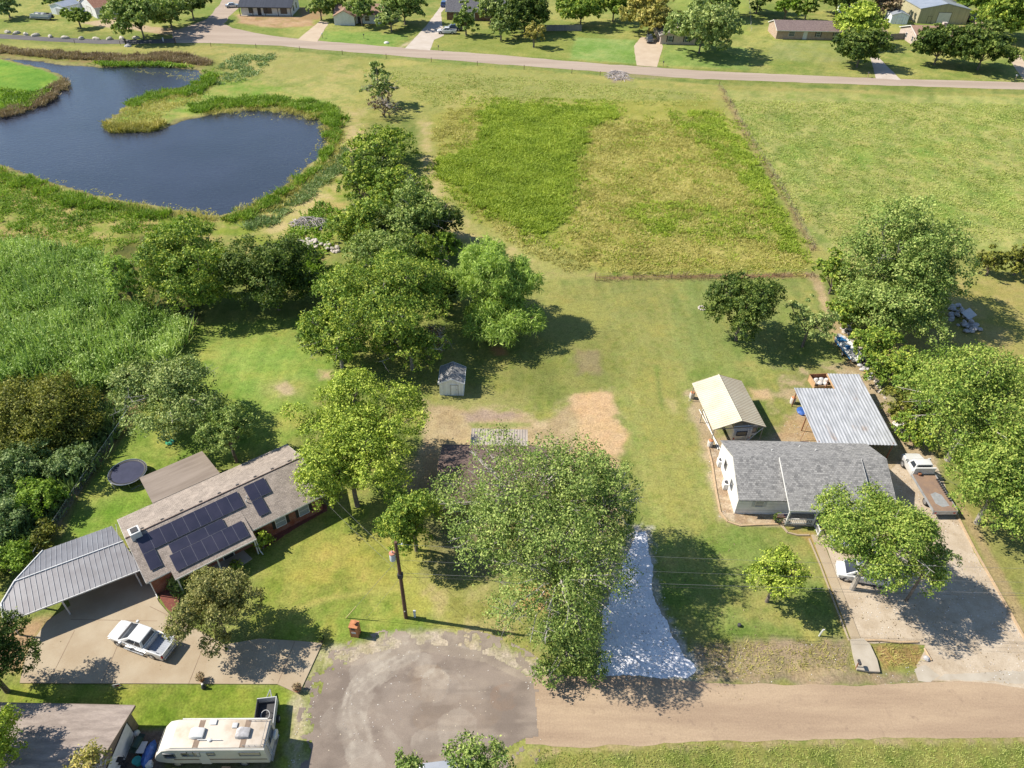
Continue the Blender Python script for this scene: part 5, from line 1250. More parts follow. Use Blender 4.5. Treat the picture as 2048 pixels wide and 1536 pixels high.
# ---- ribbed metal carport on the left
fr = G(280,1140,2.5)
cpt = thing('metal_carport', 'grey ribbed metal carport with low ridge joined to the left end of the brick house', 'carport', (fr[0], fr[1], 0), R(31.2))
A_ = [(0.1,0),(-11,0),(-11,1.9),(-9.8,3.55),(-.75,3.55)]; B_ = [(-.75,3.55),(-9.8,3.55),(-7.5,6.75),(-1.5,6.75)]
def cz(n): return 2.5+min(n, 7.1-n)*.2
q = MB(); q.slab([(u,n,cz(n)) for u, n in A_], .05); q.slab([(u,n,cz(n)) for u, n in B_], .05)
cro = q.build('roof', MT['metal_roof'], cpt)
rb = MB()
def rib(u, n0, n1):
    if n1-n0 < .1: return
    rb.hexa([(u-.02,n0,cz(n0)),(u+.02,n0,cz(n0)),(u+.02,n1,cz(n1)),(u-.02,n1,cz(n1)),(u-.02,n0,cz(n0)+.045),(u+.02,n0,cz(n0)+.045),(u+.02,n1,cz(n1)+.045),(u-.02,n1,cz(n1)+.045)])
for k in range(25):
    u = -.25-k*.44
    n1 = 3.5 if u > -9.8 else 3.55-(-9.8-u)*1.375
    if u > -.75: n1 = min(n1, 3.5)*(1 if u < -.7 else (.1-u)/.85)
    rib(u, 0, n1)
    if -9.7 < u < -.9:
        n2 = 6.72 if u > -7.5 else 3.6+(u+9.8)/2.3*3.15
        rib(u, 3.6, n2)
rb.build('roof_rib', MT['metal_trim'], cro)
tm = MB()
tm.tube([(-.7,3.55,3.25),(-9.8,3.55,3.25)], .07, 6); tm.box(-11.05,.1,-.06,0,2.38,2.52)
for a, b in (((-11,0),(-11,1.9)),((-11,1.9),(-9.8,3.55)),((-9.8,3.55),(-7.5,6.75))):
    tm.tube([(a[0],a[1],cz(a[1])+.02),(b[0],b[1],cz(b[1])+.02)], .09, 6)
tm.build('roof_trim', MT['white'], cpt)
for u, n in ((-.5,.25),(-6.6,.25),(-10.7,.25),(-7.4,6.4),(-2.0,6.4),(-10.0,3.3)):
    q = MB(); q.box(u-.06,u+.06,n-.06,n+.06,0,cz(n)-.07); q.build('post', MT['white'], cpt)

# ---- house cut by the lower left corner
lh = gable_house('brown_house', 'brown-roofed house cut off by the lower left corner, white garage door beside the motorhome', 'house', -46.5, 17.2, 0, 17.0, 10.0, 2.55, 4.1, 'siding_brown', 'old_roof', .35, .35, 'siding_brown',
    doors=[('R', 6.9, 4.6, 2.15, 'siding_pale', 'dark', 0, 'garage_door_or_opening', False)])

# ---- brown house under the trees
mh = gable_house('brown_roofed_house', 'low house with dark brown shingle roof mostly hidden under the large trees', 'house', -7.2, 49.6, 0, 10.8, 7.6, 2.5, 3.9, 'brick_brown', 'shingle_brown', .45, .35, 'timber',
    wins=[('F',2.0,1.4,1.2,1.2,'glass','white'),('F',7.5,1.4,1.4,1.2,'glass','white'),('L',3.8,1.4,1.0,1.1,'glass','white')], doors=[('F',5.0,.95,2.05)])
def rib_roof(root, x0, x1, y0, y1, z0, z1, mat, ribmat, pitch, th=.05, axis='y'):
    q = MB(); q.slab([(x0,y0,z0),(x1,y0,z0),(x1,y1,z1),(x0,y1,z1)], th); r_ = q.build('roof', MT[mat], root)
    rb = MB(); n = int((x1-x0)/pitch)
    for k in range(n+1):
        u = x0+.03+k*(x1-x0-.06)/n
        rb.hexa([(u-.025,y0,z0),(u+.025,y0,z0),(u+.025,y1,z1),(u-.025,y1,z1),(u-.025,y0,z0+.04),(u+.025,y0,z0+.04),(u+.025,y1,z1+.04),(u-.025,y1,z1+.04)])
    rb.build('roof_rib', MT[ribmat], r_)
    return r_
pm = thing('metal_awning', 'pale ribbed metal awning behind the brown-roofed house, half under leaves', 'awning', (0,0,0))
rib_roof(pm, -4.5, 1.9, 57.75, 60.6, 2.45, 2.25, 'pale_metal', 'pale_metal', .3)
for xx in (-4.3, -1.3, 1.7):
    q = MB(); q.box(xx-.05,xx+.05,60.35,60.45,0,2.2); q.build('post', MT['white'], pm)

# ---- white storage shed
sh = gable_house('storage_shed', 'small white wooden storage shed with patchy grey shingle roof and a single door', 'shed', -6.0, 68.95, 90, 3.2, 3.0, 1.9, 2.6, 'siding_shed', 'shingle_grey', .12, .1, 'siding_shed', doors=[('L', 1.15, .85, 1.65, 'siding_shed', 'grey_box', 0)])

# ---- white house with the grey shingle roof
wh = thing('white_house', 'white-sided house with grey shingle roof and small front porch', 'house', (23.75, 50.45, 0), R(0.3))
gable_body(16.1, 8.2, 2.5, 4.3, 0, .25).build('wall', MT['siding'], wh)
gable_roof(16.1, 8.2, 2.5, 4.3, .35, .12, .13, 0, .25).build('roof', MT['shingle_grey'], wh)
def mz(y): return 2.62+(y+1.45)*.345
q = MB(); q.slab([(4.75,-1.45,mz(-1.45)),(13.4,-1.45,mz(-1.45)),(13.4,4.25,mz(4.25)),(4.75,4.25,mz(4.25))], .12); q.build('porch_roof', MT['shingle_grey'], wh)
q = MB()
for xx in (4.72, 13.403):
    q.hexa([(xx,-1.45,mz(-1.45)-.2),(xx+.027,-1.45,mz(-1.45)-.2),(xx+.027,4.2,mz(4.2)-.2),(xx,4.2,mz(4.2)-.2),(xx,-1.45,mz(-1.45)+.015),(xx+.027,-1.45,mz(-1.45)+.015),(xx+.027,4.2,mz(4.2)+.015),(xx,4.2,mz(4.2)+.015)])
q.box(4.75,13.4,-1.48,-1.453,mz(-1.45)-.2,mz(-1.45)+.0)
q.build('porch_trim', MT['white'], wh)
for xx in (4.85, 13.2):
    q = MB(); q.hexa([(xx,.26,2.45),(xx+.1,.26,2.45),(xx+.1,4.2,4.15),(xx,4.2,4.15),(xx,.26,mz(.26)-.13),(xx+.1,.26,mz(.26)-.13),(xx+.1,4.2,mz(4.2)-.13),(xx,4.2,mz(4.2)-.13)]); q.build('side_wall', MT['siding'], wh)
q = MB(); q.box(4.9,13.2,-1.3,.24,0,.22); q.build('porch_deck', MT['wood_deck'], wh)
for xx in (4.95, 7.75, 10.4, 13.1):
    q = MB(); q.box(xx-.07,xx+.07,-1.3,-1.16,.22,mz(-1.3)-.13); q.build('porch_post', MT['white'], wh)
q = MB(); q.box(5.05,7.65,-1.28,-1.2,1.0,1.09); q.box(5.05,7.65,-1.28,-1.2,.34,.42)
for k in range(14): q.box(5.12+k*.19,5.16+k*.19,-1.26,-1.22,.42,1.0)
q.build('railing', MT['white'], wh)
q = MB(); q.box(7.9,7.98,-2.6,-1.3,.85,.93); q.box(7.9,7.98,-2.6,-1.3,.15,.2); q.box(7.88,8.0,-2.66,-2.56,0,.98)
for k in range(7): q.box(7.92,7.96,-2.5+k*.18,-2.46+k*.18,.2,.85)
q.build('stair_railing', MT['white'], wh)
q = MB()
for k in range(2): q.box(8.05,9.2,-1.6-k*.3,-1.31-k*.3,0,.15-k*.07)
q.build('step', MT['concrete'], wh)
window(wh, wallM(2.3, .25, 1.6, 0), .8, .75, 'glass_blind', 'white', 'grey_box')
for p in (5.5, 2.6): window(wh, wallM(0, p+.25, 1.65, -math.pi/2), .7, .95, 'glass', 'steel', None, False)
window(wh, wallM(6.2, .25, 1.5, 0), 1.0, 1.2, 'glass', 'white'); door(wh, wallM(8.6, .25, .22, 0), .9, 2.0); window(wh, wallM(11.5, .25, 1.5, 0), 1.3, 1.1, 'glass', 'white')
for xx, yy in ((4.6,6.0),(9.5,6.3),(8.1,7.2)):
    z = 4.3-(yy-4.35)*.44
    v = MB(); v.tube([(xx,yy,z),(xx,yy,z+.35)], .06, 8); v.build('vent_pipe', MT['white'], wh)
fg = thing('flag', 'small red and white striped flag with blue canton hung off the porch post', 'flag', (27.9, 49.2, 0))
q = MB(); q.tube([(.75,.02,1.9),(-.55,-.25,2.15)], .02, 6); q.build('flag_pole', MT['white'], fg)
for k in range(7):
    y0 = -.05; 
    secs = []
    for i in range(6):
        xx = -.5+i*.2; zt = 2.13-i*.04-k*.085; yy = -.24+i*.045+.03*math.sin(i*1.6)
        secs.append([(xx,yy-.004,zt-.085),(xx,yy+.004,zt-.085),(xx,yy+.004,zt),(xx,yy-.004,zt)])
    q = MB(); q.loft(secs); q.build('stripe', MT['flag_red' if k % 2 == 0 else 'white'], fg)
q = MB(); q.hexa([(.15,-.115,1.68),(.5,-.03,1.62),(.5,-.02,1.62),(.15,-.09,1.68),(.15,-.115,2.02),(.5,-.03,1.96),(.5,-.02,1.96),(.15,-.09,2.02)]); q.build('canton', MT['flag_blue'], fg)

# ---- open metal shelter over the travel trailer
st = thing('rv_shelter', 'open-sided gable shelter with cream ribbed metal roof standing over a travel trailer', 'shelter', (29.15, 61.35, 0), R(96.2))
SL, SW, SE, SR = 8.4, 6.1, 2.75, 3.9
for nm, side, mt, rm in (('roof', 0, 'cream_metal', 'timber'), ('roof', 1, 'cream_metal', 'cream_metal')):  # metal ribs too; timber tone paints in the unlit slope's darker lines
    ya, za, yb, zb = (-.1, SE-.05, SW/2, SR) if side == 0 else (SW+.1, SE-.05, SW/2, SR)
    q = MB(); q.slab([(0,ya,za),(SL,ya,za),(SL,yb,zb),(0,yb,zb)], .04); r_ = q.build('roof', MT[mt], st)
    rb = MB()
    for k in range(27):
        u = .03+k*(SL-.06)/26
        rb.hexa([(u-.02,ya,za),(u+.02,ya,za),(u+.02,yb,zb),(u-.02,yb,zb),(u-.02,ya,za+.035),(u+.02,ya,za+.035),(u+.02,yb,zb+.035),(u-.02,yb,zb+.035)])
    rb.build('roof_rib', MT[rm], r_)
q = MB(); q.tube([(-.03,SW/2,SR+.03),(SL+.03,SW/2,SR+.03)], .06, 6); q.build('ridge_cap', MT['cream_metal'], st)
for u in (.2, SL/2, SL-.2):
    for n in (.15, SW-.15):
        q = MB(); q.box(u-.035,u+.035,n-.035,n+.035,0,SE-.06); q.build('post', MT['steel'], st)
    q = MB(); q.box(u-.04,u+.04,.1,SW-.1,SE-.16,SE-.08); q.build('tie_beam', MT['steel'], st)
q = MB(); q.tube([(.1,.2,SE-.2),(-.3,2.3,.4)], .04, 6); q.build('brace', MT['white'], st)

# ---- corrugated metal carport
cg = thing('corrugated_carport', 'L-shaped corrugated metal roof with rusty streaks on thin posts behind the white house', 'carport', (0,0,0))
def corrugated(x0, x1, y0, y1, z0, z1, name, pitch=.38, amp=.028):
    n = int((x1-x0)/pitch*6); secs = []
    def prof(y, z, o): return [(x0+(x1-x0)*i/n, y, z+amp*math.sin(2*math.pi*i/6)+o) for i in range(n+1)]
    secs = [prof(y0, z0, 0) + prof(y0, z0, -.012)[::-1], prof(y1, z1, 0) + prof(y1, z1, -.012)[::-1]]
    return MB().loft(secs).build(name, MT['corrugated_rust'], cg, smooth=True)
corrugated(34.4, 43.35, 58.9, 63.95, 2.62, 2.72, 'roof_sheet'); corrugated(34.45, 43.35, 63.8, 68.5, 2.67, 2.77, 'roof_sheet'); corrugated(39.45, 43.45, 68.4, 71.4, 2.72, 2.82, 'roof_sheet')
for xx, yy in ((34.7,59.3),(43.0,59.2),(34.7,63.8),(34.8,68.2),(43.0,64.0),(43.1,68.3),(43.2,71.1),(39.7,71.1)):
    q = MB(); q.box(xx-.05,xx+.05,yy-.05,yy+.05,0,2.66); q.build('post', MT['rust'], cg)
for a, b in (((34.4,59.2),(43.3,59.2)),((34.4,63.8),(43.3,63.8)),((34.5,68.2),(43.3,68.2)),((39.5,71.1),(43.4,71.1))):
    q = MB(); q.box(a[0],b[0],a[1]-.04,a[1]+.04,2.5,2.57 if a[1] < 60 else 2.6); q.build('beam', MT['wood_new'], cg)
q = MB(); q.box(39.36,39.44,68.5,71.4,2.6,2.8); q.build('edge_board', MT['wood_new'], cg)
q = MB(); q.tube([(34.6,62.6,2.4),(34.0,62.0,.05),(35.0,61.9,.05)], .03, 6); q.build('brace', MT['rust'], cg)

# ---- houses beyond the far road
g = 'houses beyond the far road'
h = gable_house('white_bungalow', 'white bungalow with dark metal roof and black posts behind the bare red soil patch', 'house', -90.4, 257.2, 1.5, 16.3, 11, 3.0, 5.0, 'white', 'dark_roof', 1.3, .5, 'black', group=g,
    wins=[('F',3.2,1.6,1.3,1.8,'glass','black'),('F',8.6,1.6,2.6,1.9,'glass','black'),('F',13.8,1.6,2.0,1.9,'glass','black'),('R',3,1.7,1.0,1.5,'glass','black'),('R',7,1.7,1.0,1.5,'glass','black')], doors=[('F',5.9,1.0,2.1,'black','black')])
for k in range(5):
    q = MB(); q.box(-.2+k*4.1,0-.02+k*4.1,-1.2,-1.02,0,2.55); q.build('porch_post', MT['black'], h)
q = MB(); q.box(-.3,16.6,-1.3,-.02,0,.12); q.build('porch_slab', MT['concrete_pale'], h)
h = gable_house('white_cottage', 'white cottage with tan roof behind the round tree, left of the boat drive', 'house', -58.2, 249.6, 1, 15, 10, 2.6, 4.6, 'white', 'shingle_pink', .5, .4, 'white', group=g,
    wins=[('F',3,1.5,.9,1.3,'glass','dark'),('F',5.2,1.5,.9,1.3,'glass','dark'),('F',10,1.5,1.4,1.3,'glass','white'),('L',5,1.5,1.0,1.3,'glass','white')], doors=[('F',7.5,1.0,2.1,'dark')])
gable_body(4.5, 6.4, 2.6, 4.2).build('wing_wall', MT['white'], h).matrix_local = Matrix.Translation((6.4,-2.6,0)) @ Matrix.Rotation(math.pi/2,4,'Z')
gable_roof(6.0, 6.4, 2.6, 4.2, .4, .4).build('wing_roof', MT['shingle_pink'], h).matrix_local = Matrix.Translation((6.4,-2.6,0)) @ Matrix.Rotation(math.pi/2,4,'Z')
h = gable_house('slate_roofed_house', 'brick house with slate-grey roof behind the white and blue pickups', 'house', -23.6, 256.6, 0, 19, 12, 2.7, 5.0, 'brick_brown', 'shingle_slate', .5, .4, 'white', group=g,
    wins=[('F',3,1.5,1.3,1.2,'glass','white'),('F',13,1.5,1.3,1.2,'glass','white')], doors=[('F',8.5,1.0,2.1,'white')])
h = gable_house('pale_brick_house', 'small pale brick house with front gable and two dark-shuttered windows beside the wide pale drive', 'house', 52.6, 233.0, 90, 15, 10.4, 2.6, 4.4, 'brick_pale', 'shingle_tan', .5, .4, 'white', group=g,
    wins=[('L',2.6,1.5,1.2,1.5,'glass_sky','white','black'),('L',7.6,1.5,1.2,1.5,'glass_sky','white','black')])
h = gable_house('ranch_house', 'low tan brick ranch house with mauve shingle roof and white front door', 'house', 79.2, 241.8, 0, 20.5, 9.5, 2.6, 4.2, 'brick_tan', 'shingle_mauve', .6, .3, 'white', group=g,
    wins=[('F',4.6,1.5,1.7,1.2,'glass_sky','white'),('F',12.8,1.5,1.1,1.3,'glass_sky','white','dark'),('F',18.2,1.6,1.1,.9,'glass_sky','white','dark')], doors=[('F',8.8,1.1,2.1,'white')])
h = gable_house('pink_roofed_house', 'pinkish brick house with pinkish tan roof behind the pair of dark trees', 'house', 119.8, 235.5, 0, 24, 13, 2.6, 4.5, 'brick_pale', 'shingle_pink', .5, .4, 'white', group=g,
    wins=[('L',3.5,1.5,.9,1.3,'glass','white'),('L',8,1.5,.9,1.3,'glass','white'),('F',5,1.5,1.4,1.2,'glass','white'),('F',14,1.5,1.4,1.2,'glass','white')], doors=[('F',10,1.0,2.1,'white')])
q = MB(); q.box(9,10.2,5.5,6.7,3.8,5.7); q.build('chimney', MT['brick_pale'], h)
h = gable_house('metal_workshop', 'large pale yellow metal workshop with white roof and white roll-up door', 'workshop', 148.9, 265.2, 90, 18, 16.4, 4.4, 6.0, 'siding_yellow', 'white_metal_roof', .15, .15, 'white_metal_roof',
    doors=[('L',8.0,4.2,3.4,'white','black',5,'roll_up_door',False),('L',12.6,1.2,2.2,'siding_yellow','black')])
h = gable_house('metal_shed', 'small white metal shed with gable front beside the yellow workshop', 'shed', 128.4, 263.2, 84, 6.5, 5.4, 2.6, 3.5, 'siding_shed', 'white_metal_roof', .15, .15, 'white', doors=[('L',2.7,1.8,2.1,'siding_shed','white',0)])
h = thing('barn_shed', 'blue-grey barn-style shed with rounded roof at the top edge behind the ranch house', 'shed', (117.6, 274.6, 0), R(97))
s = []
for x in (0, 7): s.append([(x,0,0),(x,5.6,0),(x,5.6,2.4),(x,4.7,3.7),(x,2.8,4.4),(x,.9,3.7),(x,0,2.4)])
MB().loft(s).build('wall', MT['siding_shed'], h)
s = []
for x in (-.2, 7.2): s.append([(x,-.2,2.35),(x,.8,3.78),(x,2.8,4.5),(x,4.8,3.78),(x,5.8,2.35),(x,5.8,2.5),(x,4.85,3.92),(x,2.8,4.66),(x,.75,3.92),(x,-.2,2.5)])
MB().loft(s).build('roof', MT['shingle_slate'], h)
door(h, wallM(0,2.8,0,-math.pi/2), 1.8, 2.0, 'siding_shed', 'white')
h = gable_house('white_garage', 'white garage with rust-coloured roof and gable door behind the light-green tree', 'garage', -133.6, 249.0, 45, 15, 12.5, 3.0, 5.4, 'siding_pale', 'shingle_rust', .3, .3, 'siding_pale',
    doors=[('L',5.5,3.4,2.5,'white','siding_brown',0,'garage_door_or_opening',False),('F',4.5,5.5,2.6,'black','siding_pale',0,'garage_door_or_opening',False)])  # front one: black panel painting the darkness of an open carport bay
h = gable_house('grey_shed', 'small grey metal shed with white roof behind the pontoon boat', 'shed', -144.6, 251.4, 68, 6.5, 6.2, 2.5, 3.4, 'siding_shed', 'white_metal_roof', .15, .15, 'white', doors=[('L',2.5,2.6,1.9,'grey_box','white',0,'shed_door',False)])
# ------------------------------------------------------------------ vehicles (x forward, origin on the ground under the middle)
def bsec(x, hw, z0, z1, r=.1):
    return [(x,-hw+r*.7,z0),(x,-hw,z0+r*1.4),(x,-hw,z1-r),(x,-hw+r,z1),(x,hw-r,z1),(x,hw,z1-r),(x,hw,z0+r*1.4),(x,hw-r*.7,z0)]
def facepanel(mb, q, u0, u1, v0, v1, off=.008, th=.012):
    q = [Vector(p) for p in q]
    n = (q[1]-q[0]).cross(q[3]-q[0]).normalized()
    def P(u, v): return (q[0]*(1-u)+q[1]*u)*(1-v) + (q[3]*(1-u)+q[2]*u)*v
    c = [P(u0,v0),P(u1,v0),P(u1,v1),P(u0,v1)]
    mb.hexa([p-n*th for p in c] + [p+n*off for p in c])
def frustum(xa, xb, ya, za, xc, xd, yb, zb):   # base xa(front)..xb, top xc(front)..xd
    return [(xb,-ya,za),(xa,-ya,za),(xa,ya,za),(xb,ya,za),(xd,-yb,zb),(xc,-yb,zb),(xc,yb,zb),(xd,yb,zb)]
def greenhouse(root, fr, body, splits, glass='glass', name='cabin'):
    c = MB(); c.hexa(fr); cab = c.build(name, MT[body], root, bevel=.07, seg=3)
    b0,b1,b2,b3,t0,t1,t2,t3 = fr
    w = MB(); facepanel(w, [b2,b1,t1,t2][::1], .05, .95, .06, .95, .02); 
    w.build('windshield', MT[glass], cab)
    w = MB(); facepanel(w, [b0,b3,t3,t0], .1, .9, .25, .88); w.build('rear_window', MT[glass], cab)
    for side in (0, 1):
        q = [b0,b1,t1,t0] if side == 0 else [b2,b3,t3,t2]
        for (a, b) in splits:
            if side == 1: a, b = 1-b, 1-a
            w = MB(); facepanel(w, q, a, b, .16, .86); w.build('side_window', MT[glass], cab)
    return cab
def wheels(root, xs, y, r, w, rim='rim'):
    for x in xs:
        for s in (-1, 1):
            t = MB(); t.wheel((x, s*y, r), r, w); o = t.build('wheel', MT['rubber'], root, smooth=True)
            k = MB(); k.wheel((x, s*(y+w/2-.01), r), r*.62, .06); k.build('rim', MT[rim], o, smooth=True)
            k = MB(); k.wheel((x, s*(y+w/2+.02), r), r*.18, .04); k.build('hub', MT['steel'], o, smooth=True)
def pickup(name, label, x, y, rz, col, cab_rear=-.95, group=None, cap=None):
    v = thing(name, label, 'pickup', (x,y,0), R(rz), group)
    b = MB(); b.loft([bsec(3.0,.5,.52,.86), bsec(2.95,.72,.48,.95), bsec(2.82,.87,.42,1.02), bsec(2.55,.95,.38,1.07), bsec(2.2,.97,.36,1.1), bsec(1.35,.98,.34,1.16), bsec(cab_rear,.98,.34,1.17)])
    body = b.build('body', MT[col], v, smooth=True)
    q = MB(); q.box(1.8,2.55,-.5,.5,1.06,1.135); q.build('hood_bulge', MT[col], body, bevel=.05)
    bd = MB(); x0 = -2.86
    for s in (-1, 1): bd.box(x0, cab_rear-.03, min(s*.99,s*.87), max(s*.99,s*.87), .42, 1.2)
    bd.box(cab_rear-.1, cab_rear-.03, -.866, .866, .5, 1.19)
    bed = bd.build('bed_side', MT[col], v, bevel=.025)
    f = MB(); f.box(x0+.02, cab_rear-.105, -.865, .865, .62, .7)
    for k in range(9): f.box(x0+.05, cab_rear-.12, -.8+k*.19, -.72+k*.19, .7, .72)
    for s in (-1, 1): f.box(-2.1,-1.35,min(s*.864,s*.66),max(s*.864,s*.66),.7,.9)
    f.build('bed_floor', MT['bed_grey'], v)
    t = MB(); t.box(x0-.07, x0-.004, -.86, .86, .55, 1.19); tg = t.build('tailgate', MT[col], v, bevel=.02)
    k = MB(); k.box(x0-.09, x0-.068, -.14, .14, .98, 1.06); k.build('handle', MT['black'], tg)
    greenhouse(v, frustum(1.6, cab_rear+.03, .93, 1.14, .52, cab_rear+.16, .76, 1.84), col, [(.07,.36),(.40,.80)])
    k = MB(); k.box(1.58,1.74,-.86,.86,1.15,1.185); k.build('cowl', MT['dark'], v, bevel=.01)
    for s in (-1, 1):
        k = MB(); k.box(x0-.055, x0-.003+.06, min(s*.99,s*.865)-.002, max(s*.99,s*.865)+.002, .78, 1.12); k.build('tail_light', MT['red_light'], v)
        k = MB(); k.box(2.8, 2.93, min(s*.88,s*.56), max(s*.88,s*.56), .76, .92); k.build('headlight', MT['head_light'], v, bevel=.02)
        k = MB(); k.box(1.12,1.32,min(s*.98,s*1.2),max(s*.98,s*1.2),1.14,1.36); k.build('mirror', MT[col], v, bevel=.03)
        k = MB(); k.box(-.85,1.2,min(s*1.0,s*1.12),max(s*1.0,s*1.12),.34,.4); k.build('running_board', MT['chrome'], v)
        k = MB(); k.box(.16,.3,min(s*.98,s*1.0),max(s*.98,s*1.0),.98,1.02); k.box(-.7,-.56,min(s*.98,s*1.0),max(s*.98,s*1.0),.98,1.02); k.build('door_handle', MT['chrome'], v)
        for wx in (1.85, -1.72):
            k = MB(); k.wheel((wx, s*.975, .42), .47, .03); k.build('wheel_arch', MT['black'], v, smooth=True)
    k = MB(); k.box(2.86,2.99,-.86,.86,.42,.6); k.build('front_bumper', MT['chrome'], v, bevel=.04)
    k = MB(); k.box(-3.06,-2.94,-.86,.86,.45,.62); k.build('rear_bumper', MT['chrome'], v, bevel=.04)
    k = MB(); k.box(2.9,2.955,-.5,.5,.64,.93); k.build('grille', MT['dark'], v)
    wheels(v, (1.85,-1.72), .88, .39, .26)
    return v
def car(name, label, x, y, rz, col, kind='suv', group=None, cat='car'):
    v = thing(name, label, cat, (x,y,0), R(rz), group)
    H = 1.75 if kind == 'suv' else (1.72 if kind == 'van' else 1.45)
    if kind == 'van':
        b = MB(); b.loft([bsec(2.4,.6,.4,.72), bsec(2.25,.86,.3,.86), bsec(1.5,.95,.26,1.02), bsec(1.1,.96,.26,1.1), bsec(-2.2,.96,.28,1.12), bsec(-2.38,.9,.36,1.05)])
        fr = frustum(1.75,-2.28,.9,1.06,.75,-2.05,.72,H)
    elif kind == 'suv':
        b = MB(); b.loft([bsec(2.35,.7,.45,.9), bsec(2.2,.9,.36,1.0), bsec(1.2,.95,.32,1.08), bsec(-2.1,.95,.34,1.12), bsec(-2.3,.88,.42,1.05)])
        fr = frustum(1.15,-2.2,.88,1.07,.45,-1.95,.7,H)
    else:
        b = MB(); b.loft([bsec(2.35,.65,.4,.68), bsec(2.2,.86,.3,.8), bsec(1.1,.91,.26,.93), bsec(-1.5,.91,.28,.96), bsec(-2.15,.88,.32,.94), bsec(-2.35,.75,.42,.85)])
        fr = frustum(1.05,-1.75,.84,.92,.35,-1.15,.66,H)
    body = b.build('body', MT[col], v, smooth=True)
    greenhouse(v, fr, col, [(.06,.3),(.33,.62),(.65,.9)] if kind != 'sedan' else [(.1,.46),(.5,.86)])
    xb = -2.34
    for s in (-1, 1):
        k = MB(); k.box(xb-.02, xb+.16, min(s*.9,s*.62), max(s*.9,s*.62), .72, .92); k.build('tail_light', MT['red_light'], v, bevel=.02)
        k = MB(); k.box(2.12, 2.33, min(s*.86,s*.52), max(s*.86,s*.52), .66, .82); k.build('headlight', MT['head_light'], v, bevel=.03)
        k = MB(); k.box(.85,1.02,min(s*.94,s*1.1),max(s*.94,s*1.1),1.0,1.16); k.build('mirror', MT[col], v, bevel=.03)
        for wx in (1.45,-1.4):
            k = MB(); k.wheel((wx, s*.925, .36), .41, .03); k.build('wheel_arch', MT['black'], v, smooth=True)
    k = MB(); k.box(2.28,2.4,-.5,.5,.48,.6); k.build('grille', MT['dark'], v, bevel=.02)
    wheels(v, (1.45,-1.4), .84, .34, .22)
    return v
pickup('pickup_truck', 'white extended-cab pickup parked on the concrete driveway beside the crape myrtle', -31.9, 34.35, 162, 'car_white')
pickup('pickup_truck', 'white pickup at the mouth of the pale far drive, nearest the far road', -22.2, 239.9, 180, 'car_white', group='pickups on the far drive')
pickup('pickup_truck', 'dark blue pickup directly behind the white pickup on the far drive', -20.6, 243.6, 183, 'car_navy', group='pickups on the far drive')
car('parked_car', 'white minivan half hidden under the gravel drive tree, nose to the walkway', 34.3, 43.0, 168, 'car_white', 'van')
car('parked_car', 'pale car deep under the gravel drive tree, behind the white minivan', 34.8, 46.6, 172, 'car_silver', 'sedan')
car('parked_suv', 'dark grey sport utility parked on the wide pale drive beside the pale brick house', 39.3, 235.2, -92, 'car_grey', 'suv')
car('parked_car', 'silver sedan in shade on the road left of the white bungalow', -96.5, 267.5, 20, 'car_silver', 'sedan')
car('parked_van', 'blue car at the top edge next to the covered boat', -26.2, 275.5, 90, 'car_blue', 'van')
car('parked_car', 'dark car parked beside the yellow metal workshop by the board fence', 152.0, 268.0, 120, 'car_grey', 'sedan')
car('parked_car', 'white car in the mouth of the garage with the rust-coloured roof', -128.2, 249.6, 135, 'car_white', 'suv')
car('parked_car', 'pale blue vehicle at the bottom edge below the broad treetop, only its roof showing', -4.0, 23.6, 8, 'car_silver', 'van')

# ---- motorhome
rv = thing('motorhome', 'old cream motorhome with brown roof stripes parked beside the brown house', 'motorhome', (-22.25, 25.3, 0), R(181.5))
b = MB(); b.loft([bsec(-4.2,1.16,.55,2.95,.12), bsec(2.9,1.16,.5,2.95,.12), bsec(3.5,1.14,.5,2.78,.14), bsec(4.15,1.08,.5,1.95,.16), bsec(4.45,1.0,.55,1.25,.14)])
body = b.build('body', MT['rv_side'], rv, smooth=True)
q = MB(); q.prism([(-4.15,-1.05),(2.85,-1.05),(2.85,1.05),(-4.15,1.05)], 2.953, 3.01); roof = q.build('roof', MT['rv_roof'], rv, bevel=.02)
for x0 in (-2.75, .75):
    for dx, w_ in ((0,.07),(.34,.07)):
        q = MB(); q.box(x0+dx,x0+dx+w_,-1.04,1.04,3.011,3.022); q.build('roof_strip', MT['rv_brown'], roof)
    q = MB(); q.box(x0+.075,x0+.335,-1.03,1.03,3.011,3.016); q.build('roof_stripe', MT['rv_brown'], roof)
for x0, mt in ((-2.9,'rubble_blue'),(.55,'white')):
    q = MB(); q.loft([[(x0+.0,-.42,3.02),(x0+.0,.42,3.02),(x0+.0,.36,3.24),(x0+.0,-.36,3.24)],[(x0+.75,-.45,3.02),(x0+.75,.45,3.02),(x0+.75,.38,3.36),(x0+.75,-.38,3.36)],[(x0+1.05,-.4,3.02),(x0+1.05,.4,3.02),(x0+1.05,.3,3.2),(x0+1.05,-.3,3.2)]]); q.build('air_conditioner', MT[mt], roof, bevel=.05)
for x0, y0, s_, mt in ((.1,-.85,.5,'white'),(-1.6,-.6,.4,'grey_box')):
    q = MB(); q.box(x0-s_/2,x0+s_/2,y0-.2,y0+.2,3.012,3.12); q.build('roof_hatch', MT[mt], roof, bevel=.03)
q = MB(); q.tube([(-.9,.5,3.12),(.9,.5,3.12)], .03, 6); q.lathe([(.14,0),(.14,.1),(.05,.14)], (0,.5,3.02), 12); q.build('tv_antenna', MT['white'], roof)
q = MB()
for yy in (-.95, .95):
    q.tube([(-3.95,yy,3.18),(-2.6,yy,3.18)], .02, 5)
    for k in range(4): q.tube([(-3.95+k*.45,yy,3.01),(-3.95+k*.45,yy,3.18)], .015, 5)
q.tube([(-3.98,-.95,3.18),(-3.98,.95,3.18)], .02, 5)
